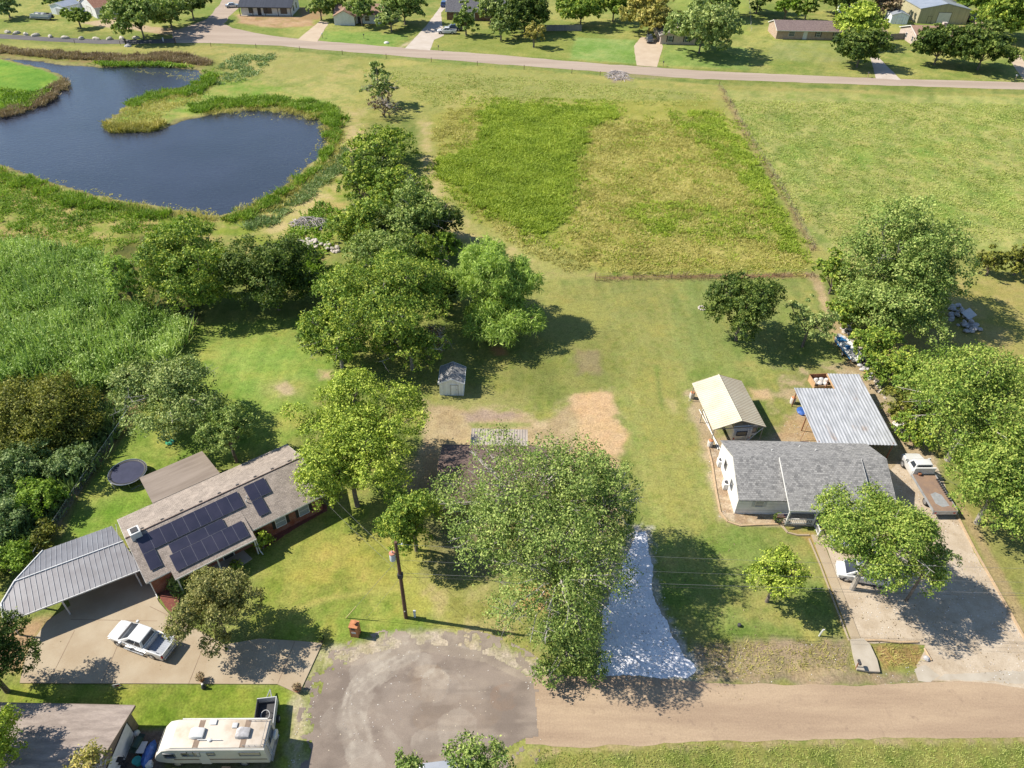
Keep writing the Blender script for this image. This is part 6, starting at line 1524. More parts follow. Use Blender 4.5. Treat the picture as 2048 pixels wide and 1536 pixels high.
q.build('roof_rail', MT['steel'], roof)
q = MB(); q.tube([(-3.9,-1.2,2.86),(2.6,-1.2,2.86)], .06, 8); q.build('awning', MT['white'], rv)
for p, w_, h_, mt in ((1.85,.42,.5,'glass'),(1.4,.42,.5,'glass_blind'),(.95,.42,.5,'curtain'),(-.1,.5,.35,'curtain'),(-3.0,1.5,.45,'curtain'),(3.05,.75,.6,'glass')):
    window(rv, wallM(p, 1.16, 2.25 if p < 3 else 2.0, math.pi), w_, h_, mt, 'steel', None, False)
window(rv, wallM(-2.5, -1.16, 2.2, 0), 1.4, .5, 'glass', 'steel', None, False); window(rv, wallM(1.0, -1.16, 2.2, 0), 1.4, .5, 'glass', 'steel', None, False)
q = MB(); facepanel(q, [(4.15,1.0,1.95),(4.15,-1.0,1.95),(3.5,-1.02,2.72),(3.5,1.02,2.72)], .04, .96, .06, .94, .02); q.build('windshield', MT['glass'], rv)
window(rv, wallM(-4.2, -.25, 2.2, -math.pi/2), 1.0, .7, 'glass', 'steel', None, False, 'rear_window')
q = MB(); q.wheel((-4.34, -.7, 1.35), .38, .2, 'x'); q.build('spare_wheel_cover', MT['white'], rv, smooth=True)
q = MB()
for yy in (.5,.85): q.tube([(-4.32,yy,.8),(-4.32,yy,3.0),(-4.0,yy,3.1)], .02, 5)
for k in range(7): q.tube([(-4.32,.5,.95+k*.3),(-4.32,.85,.95+k*.3)], .016, 5)
q.build('ladder', MT['chrome'], rv)
q = MB(); q.box(-4.15,2.9,1.162,1.172,1.25,1.4); q.build('side_stripe', MT['rv_brown'], rv)
q = MB(); q.box(-4.42,-4.21,-1.0,1.0,.5,.68); q.build('rear_bumper', MT['chrome'], rv)
q = MB(); q.box(.2,.95,1.163,1.19,.6,2.5); q.build('entry_door', MT['rv_side'], rv)
wheels(rv, (2.9,-2.2), .98, .4, .28)
tag(MB().box(-21.65,-21.0,23.35,24.0,.42,.47).box(-21.6,-21.05,23.4,23.46,0,.42).box(-21.6,-21.05,23.9,23.96,0,.42).build('step_stool', MT['wood_new'], None), 'tan wooden step platform against the side door of the motorhome', 'step')

# ---- travel trailer under the shelter (rear towards the camera)
tt = thing('travel_trailer', 'white travel trailer with rounded silver rear parked under the cream metal shelter', 'trailer', (26.35, 64.6, 0), R(96.2))
b = MB(); b.loft([bsec(-3.35,1.1,.6,2.35,.2), bsec(-3.1,1.2,.5,2.7,.2), bsec(3.0,1.2,.5,2.72,.15), bsec(3.3,1.1,.6,2.3,.2)]); b.build('body', MT['car_silver'], tt, smooth=True)
window(tt, wallM(-3.36, .1, 1.75, -math.pi/2), 1.15, .55, 'glass', 'dark', None, False, 'rear_window')
q = MB()
for yy in (-.55,-.9): q.tube([(-3.42,yy,.7),(-3.42,yy,2.4),(-3.1,yy,2.76)], .025, 5)
for k in range(6): q.tube([(-3.42,-.55,.85+k*.3),(-3.42,-.9,.85+k*.3)], .02, 5)
q.build('ladder', MT['white'], tt)
q = MB(); q.box(-2.9,-.4,-1.9,-1.19,.9,2.5); so = q.build('slide_out', MT['white'], tt, bevel=.03)
window(tt, wallM(-2.92, -1.55, 1.8, -math.pi/2), .4, .7, 'curtain', 'dark', None, False)
for s in (-1,1):
    k = MB(); k.box(-3.4,-3.3,min(s*1.0,s*.85),max(s*1.0,s*.85),.9,1.1); k.build('tail_light', MT['red_light'], tt)
wheels(tt, (.3,-.6), 1.02, .34, .22)
q = MB(); q.tube([(3.2,.6,.5),(4.3,0,.5),(3.2,-.6,.5)], .05, 6); q.build('tow_hitch', MT['steel'], tt)

# ---- flatbed tow truck
fl = thing('flatbed_truck', 'white-cab flatbed tow truck with rusty brown deck at the right of the white house', 'truck', (45.55, 54.6, 0), R(91.5))
b = MB(); b.loft([bsec(4.55,.75,.6,1.15), bsec(4.4,1.0,.5,1.25), bsec(3.3,1.08,.5,1.45), bsec(3.1,1.1,.5,1.5), bsec(1.6,1.1,.5,1.5)]); b.build('body', MT['car_white'], fl, smooth=True)
greenhouse(fl, frustum(3.15,1.62,1.02,1.48,2.6,1.72,.88,2.25), 'car_white', [(.12,.78)])
q = MB(); q.box(-3.9,1.35,-1.25,1.25,1.0,1.14); dk = q.build('deck', MT['deck_rust'], fl)
q = MB(); q.prism([(-3.2,-.75),(-1.7,-.62),(-1.3,-.1),(-1.6,.55),(-2.9,.6),(-3.4,.1)], 1.141, 1.147); q.build('bare_patch', MT['bare_metal'], dk)
for s in (-1,1):
    q = MB(); q.box(-3.9,1.35,min(s*1.25,s*1.33),max(s*1.25,s*1.33),.96,1.2); q.build('side_rail', MT['bare_metal'], fl)
for k in range(11):
    q = MB(); q.box(-2.6+k*.3,-2.48+k*.3,-1.24,-1.02,1.142,1.3); q.build('chain_block', MT['dark'], dk)
q = MB(); q.box(1.36,1.46,-1.15,1.15,1.0,2.1); q.box(1.3,1.36,-1.15,1.15,1.95,2.05); q.build('headboard', MT['white'], fl)
q = MB(); q.box(-3.95,-3.903,-1.3,1.3,.62,1.12); q.build('tail_board', MT['bare_metal'], fl)
for s in (-1,1):
    q = MB(); q.box(-4.0,-3.955,min(s*1.1,s*.9),max(s*1.1,s*.9),.8,.92); q.build('tail_light', MT['red_light'], fl)
    q = MB(); q.box(4.4,4.56,min(s*.9,s*.6),max(s*.9,s*.6),.85,1.0); q.build('headlight', MT['head_light'], fl)
    q = MB(); q.box(3.0,3.1,min(s*1.1,s*1.4),max(s*1.1,s*1.4),1.5,1.85); q.build('mirror', MT['white'], fl)
q = MB(); q.box(-3.9,3.2,-.45,-.3,.6,.95); q.box(-3.9,3.2,.3,.45,.6,.95); q.build('chassis', MT['black'], fl)
q = MB(); q.box(-3.2,-1.8,-1.1,1.1,.3,.5) if False else q.lathe([(.14,0),(.18,.1),(.18,.3),(.1,.34)], (1.2,.5,1.14), 10); q.build('winch', MT['rust'], fl)
wheels(fl, (3.6,-2.0), .95, .43, .3)

# ---- boats
def hull(root, L_, W, mat, h=.75, z0=.35):
    secs = []
    for t in (0, .15, .4, .65, .85, .97, 1.0):
        x = -L_/2 + L_*t; w = W/2*(1 if t < .6 else math.sqrt(max(.0001, 1-((t-.6)/.4)**2))); w = max(w, .06)
        k = z0+.12*max(0, (t-.7)/.3)*3
        secs.append([(x,-w*.55,k),(x,-w,z0+h*.6),(x,-w,z0+h),(x,-w+.08 if w > .15 else -w*.4,z0+h),(x,-max(w-.1,.02),z0+h*.45),(x,max(w-.1,.02),z0+h*.45),(x,w-.08 if w > .15 else w*.4,z0+h),(x,w,z0+h),(x,w,z0+h*.6),(x,w*.55,k)])
    return MB().loft(secs).build('hull', MT[mat], root, smooth=True)
p0 = G(1688,698); p1 = G(1692,704)
bt = thing('bass_boat', 'blue and white open motor boat full of clutter parked by the fence row', 'boat', (G(1690,703)[0], G(1690,703)[1], 0), R(100))
hull(bt, 5.4, 1.9, 'white')
q = MB(); q.box(-2.6,1.6,-.965,-.955,.72,.92); q.box(-2.6,1.6,.955,.965,.72,.92); q.build('hull_stripe', MT['green_hull'], bt)
q = MB(); q.prism([(1.2,-.7),(2.2,-.4),(2.2,.4),(1.2,.7)], .82, .9); q.build('fore_deck', MT['green_hull'], bt)
for xx, yy, mt in ((-1.2,-.4,'white'),(-1.2,.4,'white'),(-.2,0,'green_hull'),(.5,.35,'white'),(-1.9,0,'grey_box')):
    q = MB(); q.box(xx-.25,xx+.25,yy-.22,yy+.22,.68,1.05); q.box(xx-.28,xx-.2,yy-.22,yy+.22,1.0,1.35); q.build('seat', MT[mt], bt, bevel=.05)
q = MB(); q.box(-3.1,-2.7,-.2,.2,.5,1.45); q.build('outboard_motor', MT['white'], bt, bevel=.07)
q = MB(); q.box(-2.4,2.0,-.5,-.4,.18,.3); q.box(-2.4,2.0,.4,.5,.18,.3); q.tube([(2.0,-.45,.24),(3.4,0,.3),(2.0,.45,.24)], .05, 5); q.build('trailer_frame', MT['rust'], bt)
wheels(bt, (-.8,), .85, .28, .18)
pb = thing('pontoon_boat', 'white pontoon boat standing on the grass in front of the grey shed', 'boat', (-149.6, 246.6, 0), R(-6))
for yy in (-.9,.9):
    q = MB(); q.tube([(-3.6,yy,.7),(-3.3,yy,.6),(3.0,yy,.6),(3.5,yy,.85)], [.1,.32,.32,.08], 10); q.build('pontoon', MT['steel'], pb, smooth=True)
q = MB(); q.box(-3.4,3.2,-1.2,1.2,.95,1.05); q.build('deck', MT['grey_box'], pb)
q = MB()
for a, b in (((-3.2,-1.15),(2.8,-1.15)),((-3.2,1.1),(2.8,1.1))): q.box(a[0],b[0],a[1],a[1]+.05,1.05,1.75)
q.box(2.75,2.8,-1.1,1.1,1.05,1.75); q.build('rail_panel', MT['white'], pb)
for xx, yy in ((-2,-.7),(-2,.7),(0,.6),(1.6,-.6),(1.6,.6)):
    q = MB(); q.box(xx-.5,xx+.5,yy-.35,yy+.35,1.05,1.5); q.box(xx-.5,xx+.5,yy+.25*(1 if yy>0 else -1)-.08,yy+.25*(1 if yy>0 else -1)+.08,1.5,1.85); q.build('seat', MT['white' if xx < 1 else 'dark'], pb, bevel=.06)
q = MB(); q.box(3.3,3.8,-.2,.2,.6,1.6); q.build('outboard_motor', MT['black'], pb, bevel=.07)
q = MB()
for xx in (-2, 2): q.box(xx-.1,xx+.1,-1.1,1.1,0,.3)
q.build('support', MT['timber'], pb)
cb = thing('covered_boat', 'boat on a trailer under a pale cover at the top edge beside the blue car', 'boat', (-21.6, 276.5, 0), R(95))
hull(cb, 6.4, 2.4, 'white', 1.0, .5)
q = MB(); q.loft([[(-3.1,-1.1,1.45),(-3.1,1.1,1.45),(-3.1,.4,1.9),(-3.1,-.4,1.9)],[(0,-1.2,1.45),(0,1.2,1.45),(0,.5,2.2),(0,-.5,2.2)],[(2.6,-.6,1.5),(2.6,.6,1.5),(2.6,.2,1.7),(2.6,-.2,1.7)]]); q.build('cover', MT['pale_metal'], cb, smooth=True)
wheels(cb, (-.6,), 1.0, .32, .2)
q = MB(); q.box(-2.6,2.6,-.08,.08,.3,.45); q.tube([(2.6,0,.38),(4.2,0,.38)], .05, 5); q.build('trailer_frame', MT['steel'], cb)
# ---- utility trailer
ut = thing('utility_trailer', 'open grey box trailer holding a hoop and green cuttings behind the motorhome', 'trailer', (-19.3, 27.9, 0), R(98))
q = MB(); q.box(-1.5,1.2,-.72,.72,.45,.52); q.build('floor', MT['dark'], ut)
q = MB(); q.box(-1.5,1.2,-.78,-.721,.45,1.2); q.build('side_panel', MT['grey_box'], ut)
q = MB(); q.box(-1.5,1.2,.721,.78,.45,1.2); q.build('side_panel', MT['dark'], ut)
q = MB(); q.box(1.201,1.26,-.78,.78,.45,1.2); q.build('end_panel', MT['grey_box'], ut)
q = MB(); q.box(-1.56,-1.501,-.78,.78,.45,1.2); q.build('end_panel', MT['grey_box'], ut)
q = MB(); q.tube([(1.26,.3,.48),(2.3,0,.48)], .05, 6); q.tube([(1.26,-.3,.48),(2.3,0,.48)], .05, 6); q.build('tow_bar', MT['steel'], ut)
wheels(ut, (-.2,), .92, .3, .18)
tag(MB().tube([(-19.35+.35*math.cos(a*math.pi/8), 27.9+.35*math.sin(a*math.pi/8), .75+.12*math.sin(a*math.pi/8)) for a in range(17)], .03, 6).build('wire_hoop', MT['grey_box']), 'pale hoop lying inside the open grey box trailer', 'hoop')
# ------------------------------------------------------------------ fences
def along(P, step):
    out = []; carry = 0.0
    for a, b in zip(P[:-1], P[1:]):
        a, b = Vector(a), Vector(b); L_ = (b-a).length; t = carry
        while t < L_:
            out.append(tuple(a.lerp(b, t/L_))); t += step
        carry = t-L_
    out.append(tuple(P[-1])); return out
cl = polyG([(75,1120),(100,1078),(128,1035),(158,988),(200,925),(246,858),(290,778),(330,722),(368,655),(392,632)])
cf = thing('chain_link_fence', 'silvery chain-link fence between the overgrown lot and the left yard', 'fence', (cl[0][0], cl[0][1], 0))
ox, oy = cl[0]
loc = [(p[0]-ox, p[1]-oy) for p in cl]
q = MB(); q.tube([(x,y,1.2) for x, y in loc], .028, 6); q.build('top_rail', MT['chrome'], cf)
for x, y in along(loc, 3.0):
    q = MB(); q.tube([(x,y,-.1),(x,y,1.24)], .032, 6); q.lathe([(.04,0),(.03,.05),(.005,.07)], (x,y,1.24), 8); q.build('post', MT['steel'], cf)
q = MB()
pp = along(loc, .32)
for i, (x, y) in enumerate(pp[:-4]):
    x2, y2 = pp[i+4] if i+4 < len(pp) else pp[-1]
    q.tube([(x,y,.03),(x2,y2,1.19)], .006, 3, cap=False); q.tube([(x,y,1.19),(x2,y2,.03)], .006, 3, cap=False)
q.build('wire_netting', MT['steel'], cf)
def wire_fence(label, px, step=5.0, wires=(.4,.8,1.15), h=1.3, group=None, post='pole_wood', r=.05):
    P = polyG(px); o = thing('wire_fence', label, 'fence', (P[0][0],P[0][1],0), 0, group)
    lc = [(p[0]-P[0][0], p[1]-P[0][1]) for p in P]
    for x, y in along(lc, step):
        k = MB(); a = random.Random(int(x*7)); k.tube([(x,y,-.1),(x+a.uniform(-.05,.05),y+a.uniform(-.05,.05),h)], r, 6); k.build('post', MT[post], o)
    for z in wires:
        k = MB(); k.tube([(x,y,z) for x, y in lc], .008, 4); k.build('wire', MT['wire'], o)
    return o
wire_fence('old wire fence on brown posts running from the far road down to the bush corner', [(1438,172),(1494,268),(1556,368),(1627,500)], 7)
wire_fence('wire fence along the brown strip at the foot of the weedy lot', [(1190,560),(1400,556),(1622,551)], 6)
wire_fence('sparse post and wire fence along the near side of the far road', [(150,88),(350,92),(560,98),(760,116),(1000,135),(1200,152)], 13, (.5,1.0), 1.2, r=.07)
wire_fence('thin wire fence running up between the far lawns left of the ranch house', [(1502,62),(1498,8)], 8, (.5,1.0), 1.2, post='grey_box')
def board_fence(label, px, mat, h=1.8):
    P = polyG(px)
    for a, b in zip(P[:-1], P[1:]):
        d = Vector((b[0]-a[0], b[1]-a[1])); L_ = d.length
        o = thing('board_fence', label, 'fence', (a[0],a[1],0), math.atan2(d.y, d.x))
        k = MB(); n = max(2, int(L_/.5)); rr = random.Random(int(L_*10))
        for i in range(n): 
            hh = h+rr.uniform(-.06,.06); k.box(i*L_/n+.003*(i>0), (i+1)*L_/n, -.02, .02, .04, hh)
        k.build('board_panel', MT[mat], o)
        k = MB(); k.box(0,L_,.021,.07,.4,.5); k.box(0,L_,.021,.07,1.3,1.4); k.build('rail', MT[mat], o)
        for i in range(int(L_/3)+1):
            k = MB(); k.box(min(i*3,L_-.1), min(i*3,L_-.1)+.1, .071, .17, 0, h-.1); k.build('post', MT[mat], o)
board_fence('tan board fence running back beside the blue barn-style shed', [(1776,82),(1735,22)], 'wood_fence')
board_fence('grey board fence joining the tan fence to the pink-roofed house', [(1779,80),(1832,78)], 'wood_grey')
board_fence('weathered board fence slanting right of the yellow metal workshop', [(1928,40),(1984,68)], 'wood_fence')
board_fence('grey board fence right of the big dark oak on the far lawn', [(1088,62),(1163,62)], 'wood_grey')

# ------------------------------------------------------------------ utility pole, wires
PB = G(812,1235)
def z_at(x, y, v):
    lo, hi = 0, 20
    def vv(z):
        ct, st = math.cos(R(CAM_T)), math.sin(R(CAM_T)); dz = z-CAM_H
        depth = y*ct - dz*st; up = dz*ct + y*st
        xx, yy = CAM_F*x/depth, -CAM_F*up/depth
        c, s = math.cos(R(CAM_ROLL)), math.sin(R(CAM_ROLL))
        return s*xx + c*yy + 768
    for _ in range(40):
        m = (lo+hi)/2
        if vv(m) > v: lo = m
        else: hi = m
    return lo
PH = z_at(PB[0], PB[1], 1084)
up = thing('utility_pole', 'tall brown wooden utility pole with a pale transformer can beside the cul-de-sac', 'utility pole', (PB[0], PB[1], 0))
q = MB(); q.tube([(0,0,-.2),(0,0,PH*.5),(-.02,0,PH)], [.19,.165,.13], 12); q.build('pole', MT['pole_wood'], up, smooth=True)
zt = PH-2.3
q = MB(); q.lathe([(.2,0),(.25,.06),(.25,.85),(.2,.95)], (-.42,-.1,zt), 16); tf = q.build('transformer', MT['trafo'], up, smooth=True)
q = MB(); q.lathe([(.27,0),(.25,.06),(.05,.1)], (-.42,-.1,zt+.92), 16); q.build('transformer_lid', MT['trafo_rust'], tf, smooth=True)
q = MB(); q.lathe([(.04,0),(.06,.05),(.04,.1),(.06,.15),(.03,.22)], (-.42,-.1,zt+1.02), 8); q.build('bushing', MT['porcelain'], tf)
q = MB(); q.box(-.3,-.1,-.06,.0,zt+.3,zt+.4); q.box(-.3,-.1,-.06,0,zt+.65,zt+.75); q.build('bracket', MT['steel'], up)
q = MB(); q.tube([(.1,0,PH-.3),(.5,0,PH-.28)], .025, 6); q.lathe([(.03,0),(.07,.05),(.05,.1),(.07,.15),(.03,.2)], (.5,0,PH-.33), 8); q.build('insulator', MT['porcelain'], up)
q = MB(); q.box(-.23,.23,-.2,.2,PH*.56,PH*.56+.55); q.build('splice_box', MT['dark'], up, bevel=.04)
q = MB(); q.box(-.05,.05,-.22,-.17,1.2,1.3); q.build('tag_plate', MT['grey_box'], up)
def wire(label, pts, r=.009, mat='wire', sag=.5, name='power_line', cat='power line'):
    a, b = Vector(pts[0]), Vector(pts[1]); P = []
    for i in range(17):
        t = i/16; p = a.lerp(b, t); p.z -= sag*4*t*(1-t); P.append(p)
    o = MB().tube(P, r, 5).build(name, MT[mat]); tag(o, label, cat); return o
def ext(a, b, k=1.25): a, b = Vector(a), Vector(b); return tuple(a+(b-a)*k)
def at_pole(z): return (PB[0]+.15, PB[1], z)
wire('topmost thin bright wire running right from the tip of the utility pole', (at_pole(PH-.3), ext(at_pole(PH-.3), G3(2048,1132,PH-.3))))
wire('second bright wire running right from beside the transformer can', (at_pole(PH-2.4), ext(at_pole(PH-2.4), G3(2048,1160,PH-2.4))))
wire('lower bright cable running right from the utility pole across the leafy tree', (at_pole(PH-4.2), ext(at_pole(PH-4.2), G3(2048,1182,PH-4.2))), .013)
wire('dark cable running right just beneath the lower bright cable', (at_pole(PH-4.7), ext(at_pole(PH-4.7), G3(2048,1187,PH-4.7))), .013, 'wire_dark')
wire('thin service wire from the utility pole to the right gable of the brick house', (at_pole(PH-2.6), (-20.0,51.2,3.4)), .009, 'wire', .4)
wire('service cable from the lower utility pole toward the brick house', (at_pole(PH-4.4), (-20.6,50.6,3.1)), .009, 'wire', .4)
gy = G(692,1236); wire('pale guy wire anchored in the lawn beside the brick mailbox', (at_pole(PH-2.0), (gy[0],gy[1],0)), .014, 'wire', 0, 'guy_wire', 'guy wire')
g2 = Vector((gy[0],gy[1],0)); d2 = (Vector(at_pole(PH-2.0))-g2).normalized()
tag(MB().tube([g2, g2+d2*2.2], .045, 6).build('guy_guard', MT['yellow_guard']), 'yellowish plastic guard on the foot of the guy wire', 'guy guard')
gy = G(733,1236); wire('second fainter guy wire, nearer the utility pole', (at_pole(PH-4.6), (gy[0],gy[1],0)), .01, 'wire', 0, 'guy_wire', 'guy wire')
sp = G(1938,1050); wire('thin service wire slanting over the flatbed deck from the right', ((sp[0],sp[1],4.2), (G(1855,940,4.6)[0], G(1855,940,4.6)[1], 4.6)), .012, 'wire', .1)

# ------------------------------------------------------------------ mailboxes, pedestals and small yard things
m = G(712,1268); mb_ = thing('brick_mailbox', 'orange-red brick mailbox pillar with an urn on top by the cul-de-sac', 'mailbox', (m[0],m[1],0), R(-8))
q = MB(); q.box(-.36,.36,-.36,.36,0,1.15); q.box(-.36,-.18,-.36,.36,1.15,1.5); q.box(.18,.36,-.36,.36,1.15,1.5); q.box(-.18,.18,-.1,.36,1.15,1.5); q.build('pillar', MT['terracotta'], mb_)
q = MB(); q.box(-.4,.4,-.4,.4,1.5,1.58); q.build('cap', MT['terracotta'], mb_)
q = MB(); q.box(-.16,.16,-.34,-.104,1.16,1.42); q.build('letter_box', MT['dark'], mb_)
q = MB(); q.box(-.2,.2,-.375,-.362,.62,.86); q.build('plate', MT['grey_box'], mb_)
q = MB(); q.lathe([(.1,0),(.08,.05),(.2,.2),(.22,.3),(.17,.32)], (.05,.05,1.58), 14); q.build('urn', MT['terracotta'], mb_, smooth=True)
m = G(830,1234); o = thing('utility_pedestal', 'small pale green utility pedestal just right of the utility pole base', 'pedestal', (m[0],m[1],0))
q = MB(); q.box(-.1,.1,-.1,.1,0,.85); q.build('cabinet', MT['trafo'], o, bevel=.02); q = MB(); q.box(-.12,.12,-.12,.12,.852,.95); q.build('lid', MT['grey_box'], o, bevel=.02)
m = G(1638,1272); o = thing('standpipe', 'short leaning white standpipe on the lawn left of the concrete walkway', 'standpipe', (m[0],m[1],0))
q = MB(); q.tube([(0,0,-.05),(.12,.05,.95)], .07, 8); q.build('pipe', MT['white'], o); q = MB(); q.tube([(.12,.05,.95),(.26,.05,.97)], .06, 8); q.build('spout', MT['white'], o)
m = G(1478,1252); tag(MB().lathe([(.16,0),(.18,.25),(.12,.34),(.02,.36)], (m[0],m[1],0), 10).build('meter_cover', MT['dark']), 'small dark meter cover in the tree shade on the front lawn', 'meter cover')
def pot(u, v, label, sp, r=.28, hgt=.4, cr=.42, potmat='terracotta'):
    m = G(u, v); o = thing('flower_pot', label, 'flower pot', (m[0],m[1],0 if v > 1375 else .09))
    q = MB(); q.lathe([(r*.65,0),(r,hgt*.9),(r*1.08,hgt),(r*.9,hgt),(r*.85,hgt*.85)], (0,0,0), 14); q.build('pot', MT[potmat], o, smooth=True)
    rg = np.random.default_rng(int(u)); P = rand_dirs(rg, 220)*np.array([cr,cr,cr*.8])*(.5+.5*rg.random((220,1)))
    f = quads_mesh('plant', leaf_quads(rg, P, rand_dirs(rg,220)*.6+np.array([0,0,.6]), .16), rg.random(220), L[sp], o); f.location = (0,0,hgt+cr*.55)
pot(404,1361,'terracotta pot with dry reddish plant at the lower edge of the concrete driveway','brownweed')
pot(596,1381,'round dark pot with dry plant at the lower right corner of the concrete driveway','brownweed', .32, .42, .38, 'rust')
pot(643,1282,'dark potted plant at the upper right corner of the concrete driveway','live', .28, .4, .4, 'dark')
m = G(408,1376); o = thing('garden_ornament', 'small dark pale-topped ornament on the grass just below the dry potted plant', 'ornament', (m[0],m[1],0))
q = MB(); q.lathe([(.18,0),(.2,.2),(.1,.42),(.13,.5),(.02,.6)], (0,0,0), 10); q.build('figure', MT['dark'], o); q = MB(); q.lathe([(.1,0),(.09,.05),(.02,.08)], (0,0,.6), 8); q.build('cap', MT['bag_white'], o)
m = G(236,1376); o = thing('yard_sign', 'small white and red sign standing on the grass strip below the concrete driveway', 'sign', (m[0],m[1],0), R(15))
q = MB(); q.box(-.3,.3,-.012,.012,.2,.6); q.build('board', MT['white'], o); q = MB(); q.box(-.12,.2,-.018,-.013,.3,.46); q.build('red_patch', MT['red_light'], o)
for s in (-.2,.2):
    q = MB(); q.box(s-.012,s+.012,-.01,.01,0,.198); q.build('stake', MT['steel'], o)
m = G(340,885); o = thing('disc_swing', 'round green plastic disc lying on the lawn under the grey-green tree', 'disc', (m[0],m[1],0))
q = MB(); q.lathe([(.3,.02),(.48,.05),(.5,.1),(.44,.1),(.3,.07)], (0,0,0), 20); q.build('disc', MT['green_plastic'], o, smooth=True)
m = G(1404,617); o = thing('fire_ring', 'small ring of grey stones left of the dark round evergreen', 'fire ring', (m[0],m[1],0))
for k in range(9):
    a = k*2*math.pi/9; q = MB(); q.lathe([(.12,0),(.17,.08),(.12,.18),(.02,.2)], (.5*math.cos(a),.5*math.sin(a),0), 7); q.build('stone', MT['rubble'], o)
# trampoline
c = G(250,967,0); tp = thing('trampoline', 'round trampoline with dark blue mat and pale rim on the left lawn', 'trampoline', (-41.45, 54.0, 0))
RT = 1.95
q = MB(); q.lathe([(RT*.88,.86),(RT*.88,.875)], (0,0,0), 40); q.build('mat', MT['navy_mat'], tp)
q = MB()
secs = [[((RT-.12+.16*math.cos(b))*math.cos(a*math.pi/20), (RT-.12+.16*math.cos(b))*math.sin(a*math.pi/20), .9+.03*math.sin(b)) for b in (0,math.pi/2,math.pi,3*math.pi/2)] for a in range(41)]
q.loft(secs, cap=False); q.build('rim_pad', MT['black'], tp)
q = MB(); q.tube([(RT*math.cos(a*math.pi/20), RT*math.sin(a*math.pi/20), .93) for a in range(41)], .035, 6); q.build('frame_ring', MT['chrome'], tp)
for k in range(4):
    a0, a1 = k*math.pi/2+.45, k*math.pi/2+1.12
    A, B = (RT*math.cos(a0), RT*math.sin(a0)), (RT*math.cos(a1), RT*math.sin(a1))
    q = MB(); q.tube([(A[0],A[1],.9),(A[0],A[1],.03),(B[0],B[1],.03),(B[0],B[1],.9)], .025, 6); q.build('leg', MT['chrome'], tp)
# edging
def edging(label, px, mat='timber', w=.09, h=.14):
    P = polyG(px); q = MB()
    for a, b in zip(P[:-1], P[1:]):
        a, b = Vector(a), Vector(b); n = Vector((-(b-a).y, (b-a).x)).normalized()*w
        q.hexa([(a.x-n.x,a.y-n.y,0),(b.x-n.x,b.y-n.y,0),(b.x+n.x,b.y+n.y,0),(a.x+n.x,a.y+n.y,0),(a.x-n.x,a.y-n.y,h),(b.x-n.x,b.y-n.y,h),(b.x+n.x,b.y+n.y,h),(a.x+n.x,a.y+n.y,h)])
    return tag(q.build('garden_edging', MT[mat]), label, 'edging')
edging('tan edging curving round the gravel bed beside the white house', [(1416,895),(1424,930),(1432,985),(1440,1025),(1455,1044),(1480,1052),(1520,1050),(1560,1049)])
edging('tan curved edging from the porch to the top of the concrete walkway', [(1562,1050),(1575,1066),(1595,1071),(1618,1071)], 'concrete')
edging('long tan timber edging along the right side of the gravel drive', [(1908,1020),(1950,1102),(2000,1190),(2056,1290)])
edging('thin edging between the front lawn and the concrete walkway', [(1618,1078),(1640,1130),(1670,1210),(1698,1282)], 'concrete', .07, .1)
m0 = polyG([(1728,1282),(1760,1282),(1800,1286),(1835,1285)])
tag(MB().tube([(x,y,.11) for x, y in m0], .11, 8).build('drain_pipe', MT['timber']), 'tan pipe lying across the ditch right of the concrete slab', 'pipe')
tag(MB().tube([G(1848,1298)+(.09,), G(1862,1322)+(.09,)], .09, 8).build('drain_pipe', MT['timber']), 'short tan pipe at the edge of the gravel apron', 'pipe')
P = polyG([(1699,1282),(1724,1280),(1738,1292),(1752,1322),(1758,1347),(1735,1346),(1712,1342),(1704,1310)])
tag(MB().prism(P, .1, .3).build('culvert_slab', MT['concrete_pale']), 'pale tapering concrete slab bridging the ditch at the end of the walkway', 'slab')
m = G(1711,1338); o = thing('mailbox', 'dark mailbox on a leaning rusty post at the lower corner of the pale slab', 'mailbox', (m[0],m[1],.0))
q = MB(); q.tube([(0,0,0),(.02,.1,1.0)], .05, 6); q.build('post', MT['rust'], o); q = MB(); q.box(-.1,.1,-.25,.25,1.0,1.22); q.build('letter_box', MT['dark'], o, bevel=.05)
m = G(1852,1318); tag(MB().lathe([(.25,0),(.3,.15),(.18,.3),(.03,.34)], (m[0],m[1],0), 8).build('field_stone', MT['rubble_blue']), 'grey-blue stone in the dry ditch beside the gravel apron', 'stone')
# far mailboxes
for (u, v, lab, mt) in ((877,101,'dark mailbox on a post beside the pale far drive','dark'), (1326,133,'dark mailbox on a post right of the wide pale drive','dark'), (1735,155,'mailbox with a small bush at the mouth of the shaded far drive','dark'), (2030,160,'pale mailbox on a leaning post near the right edge','grey_box'), (645,76,'white mailbox on the lawn edge right of the concrete far drive','white'), (728,78,'dark post mailbox on the cottage lawn','dark')):
    m = G(u, v); o = thing('mailbox', lab, 'mailbox', (m[0],m[1],0))
    q = MB(); q.box(-.06,.06,-.06,.06,0,1.05); q.build('post', MT['timber'], o); q = MB(); q.box(-.14,.14,-.32,.32,1.05,1.38); q.build('letter_box', MT[mt], o, bevel=.06)
m = G(773,86); o = thing('septic_lid', 'pale mound-shaped cover on the cottage lawn near the far road', 'cover', (m[0],m[1],0)); q = MB(); q.lathe([(.8,0),(.7,.25),(.35,.4),(.05,.45)], (0,0,0), 12); q.build('dome', MT['bag_white'], o, smooth=True)
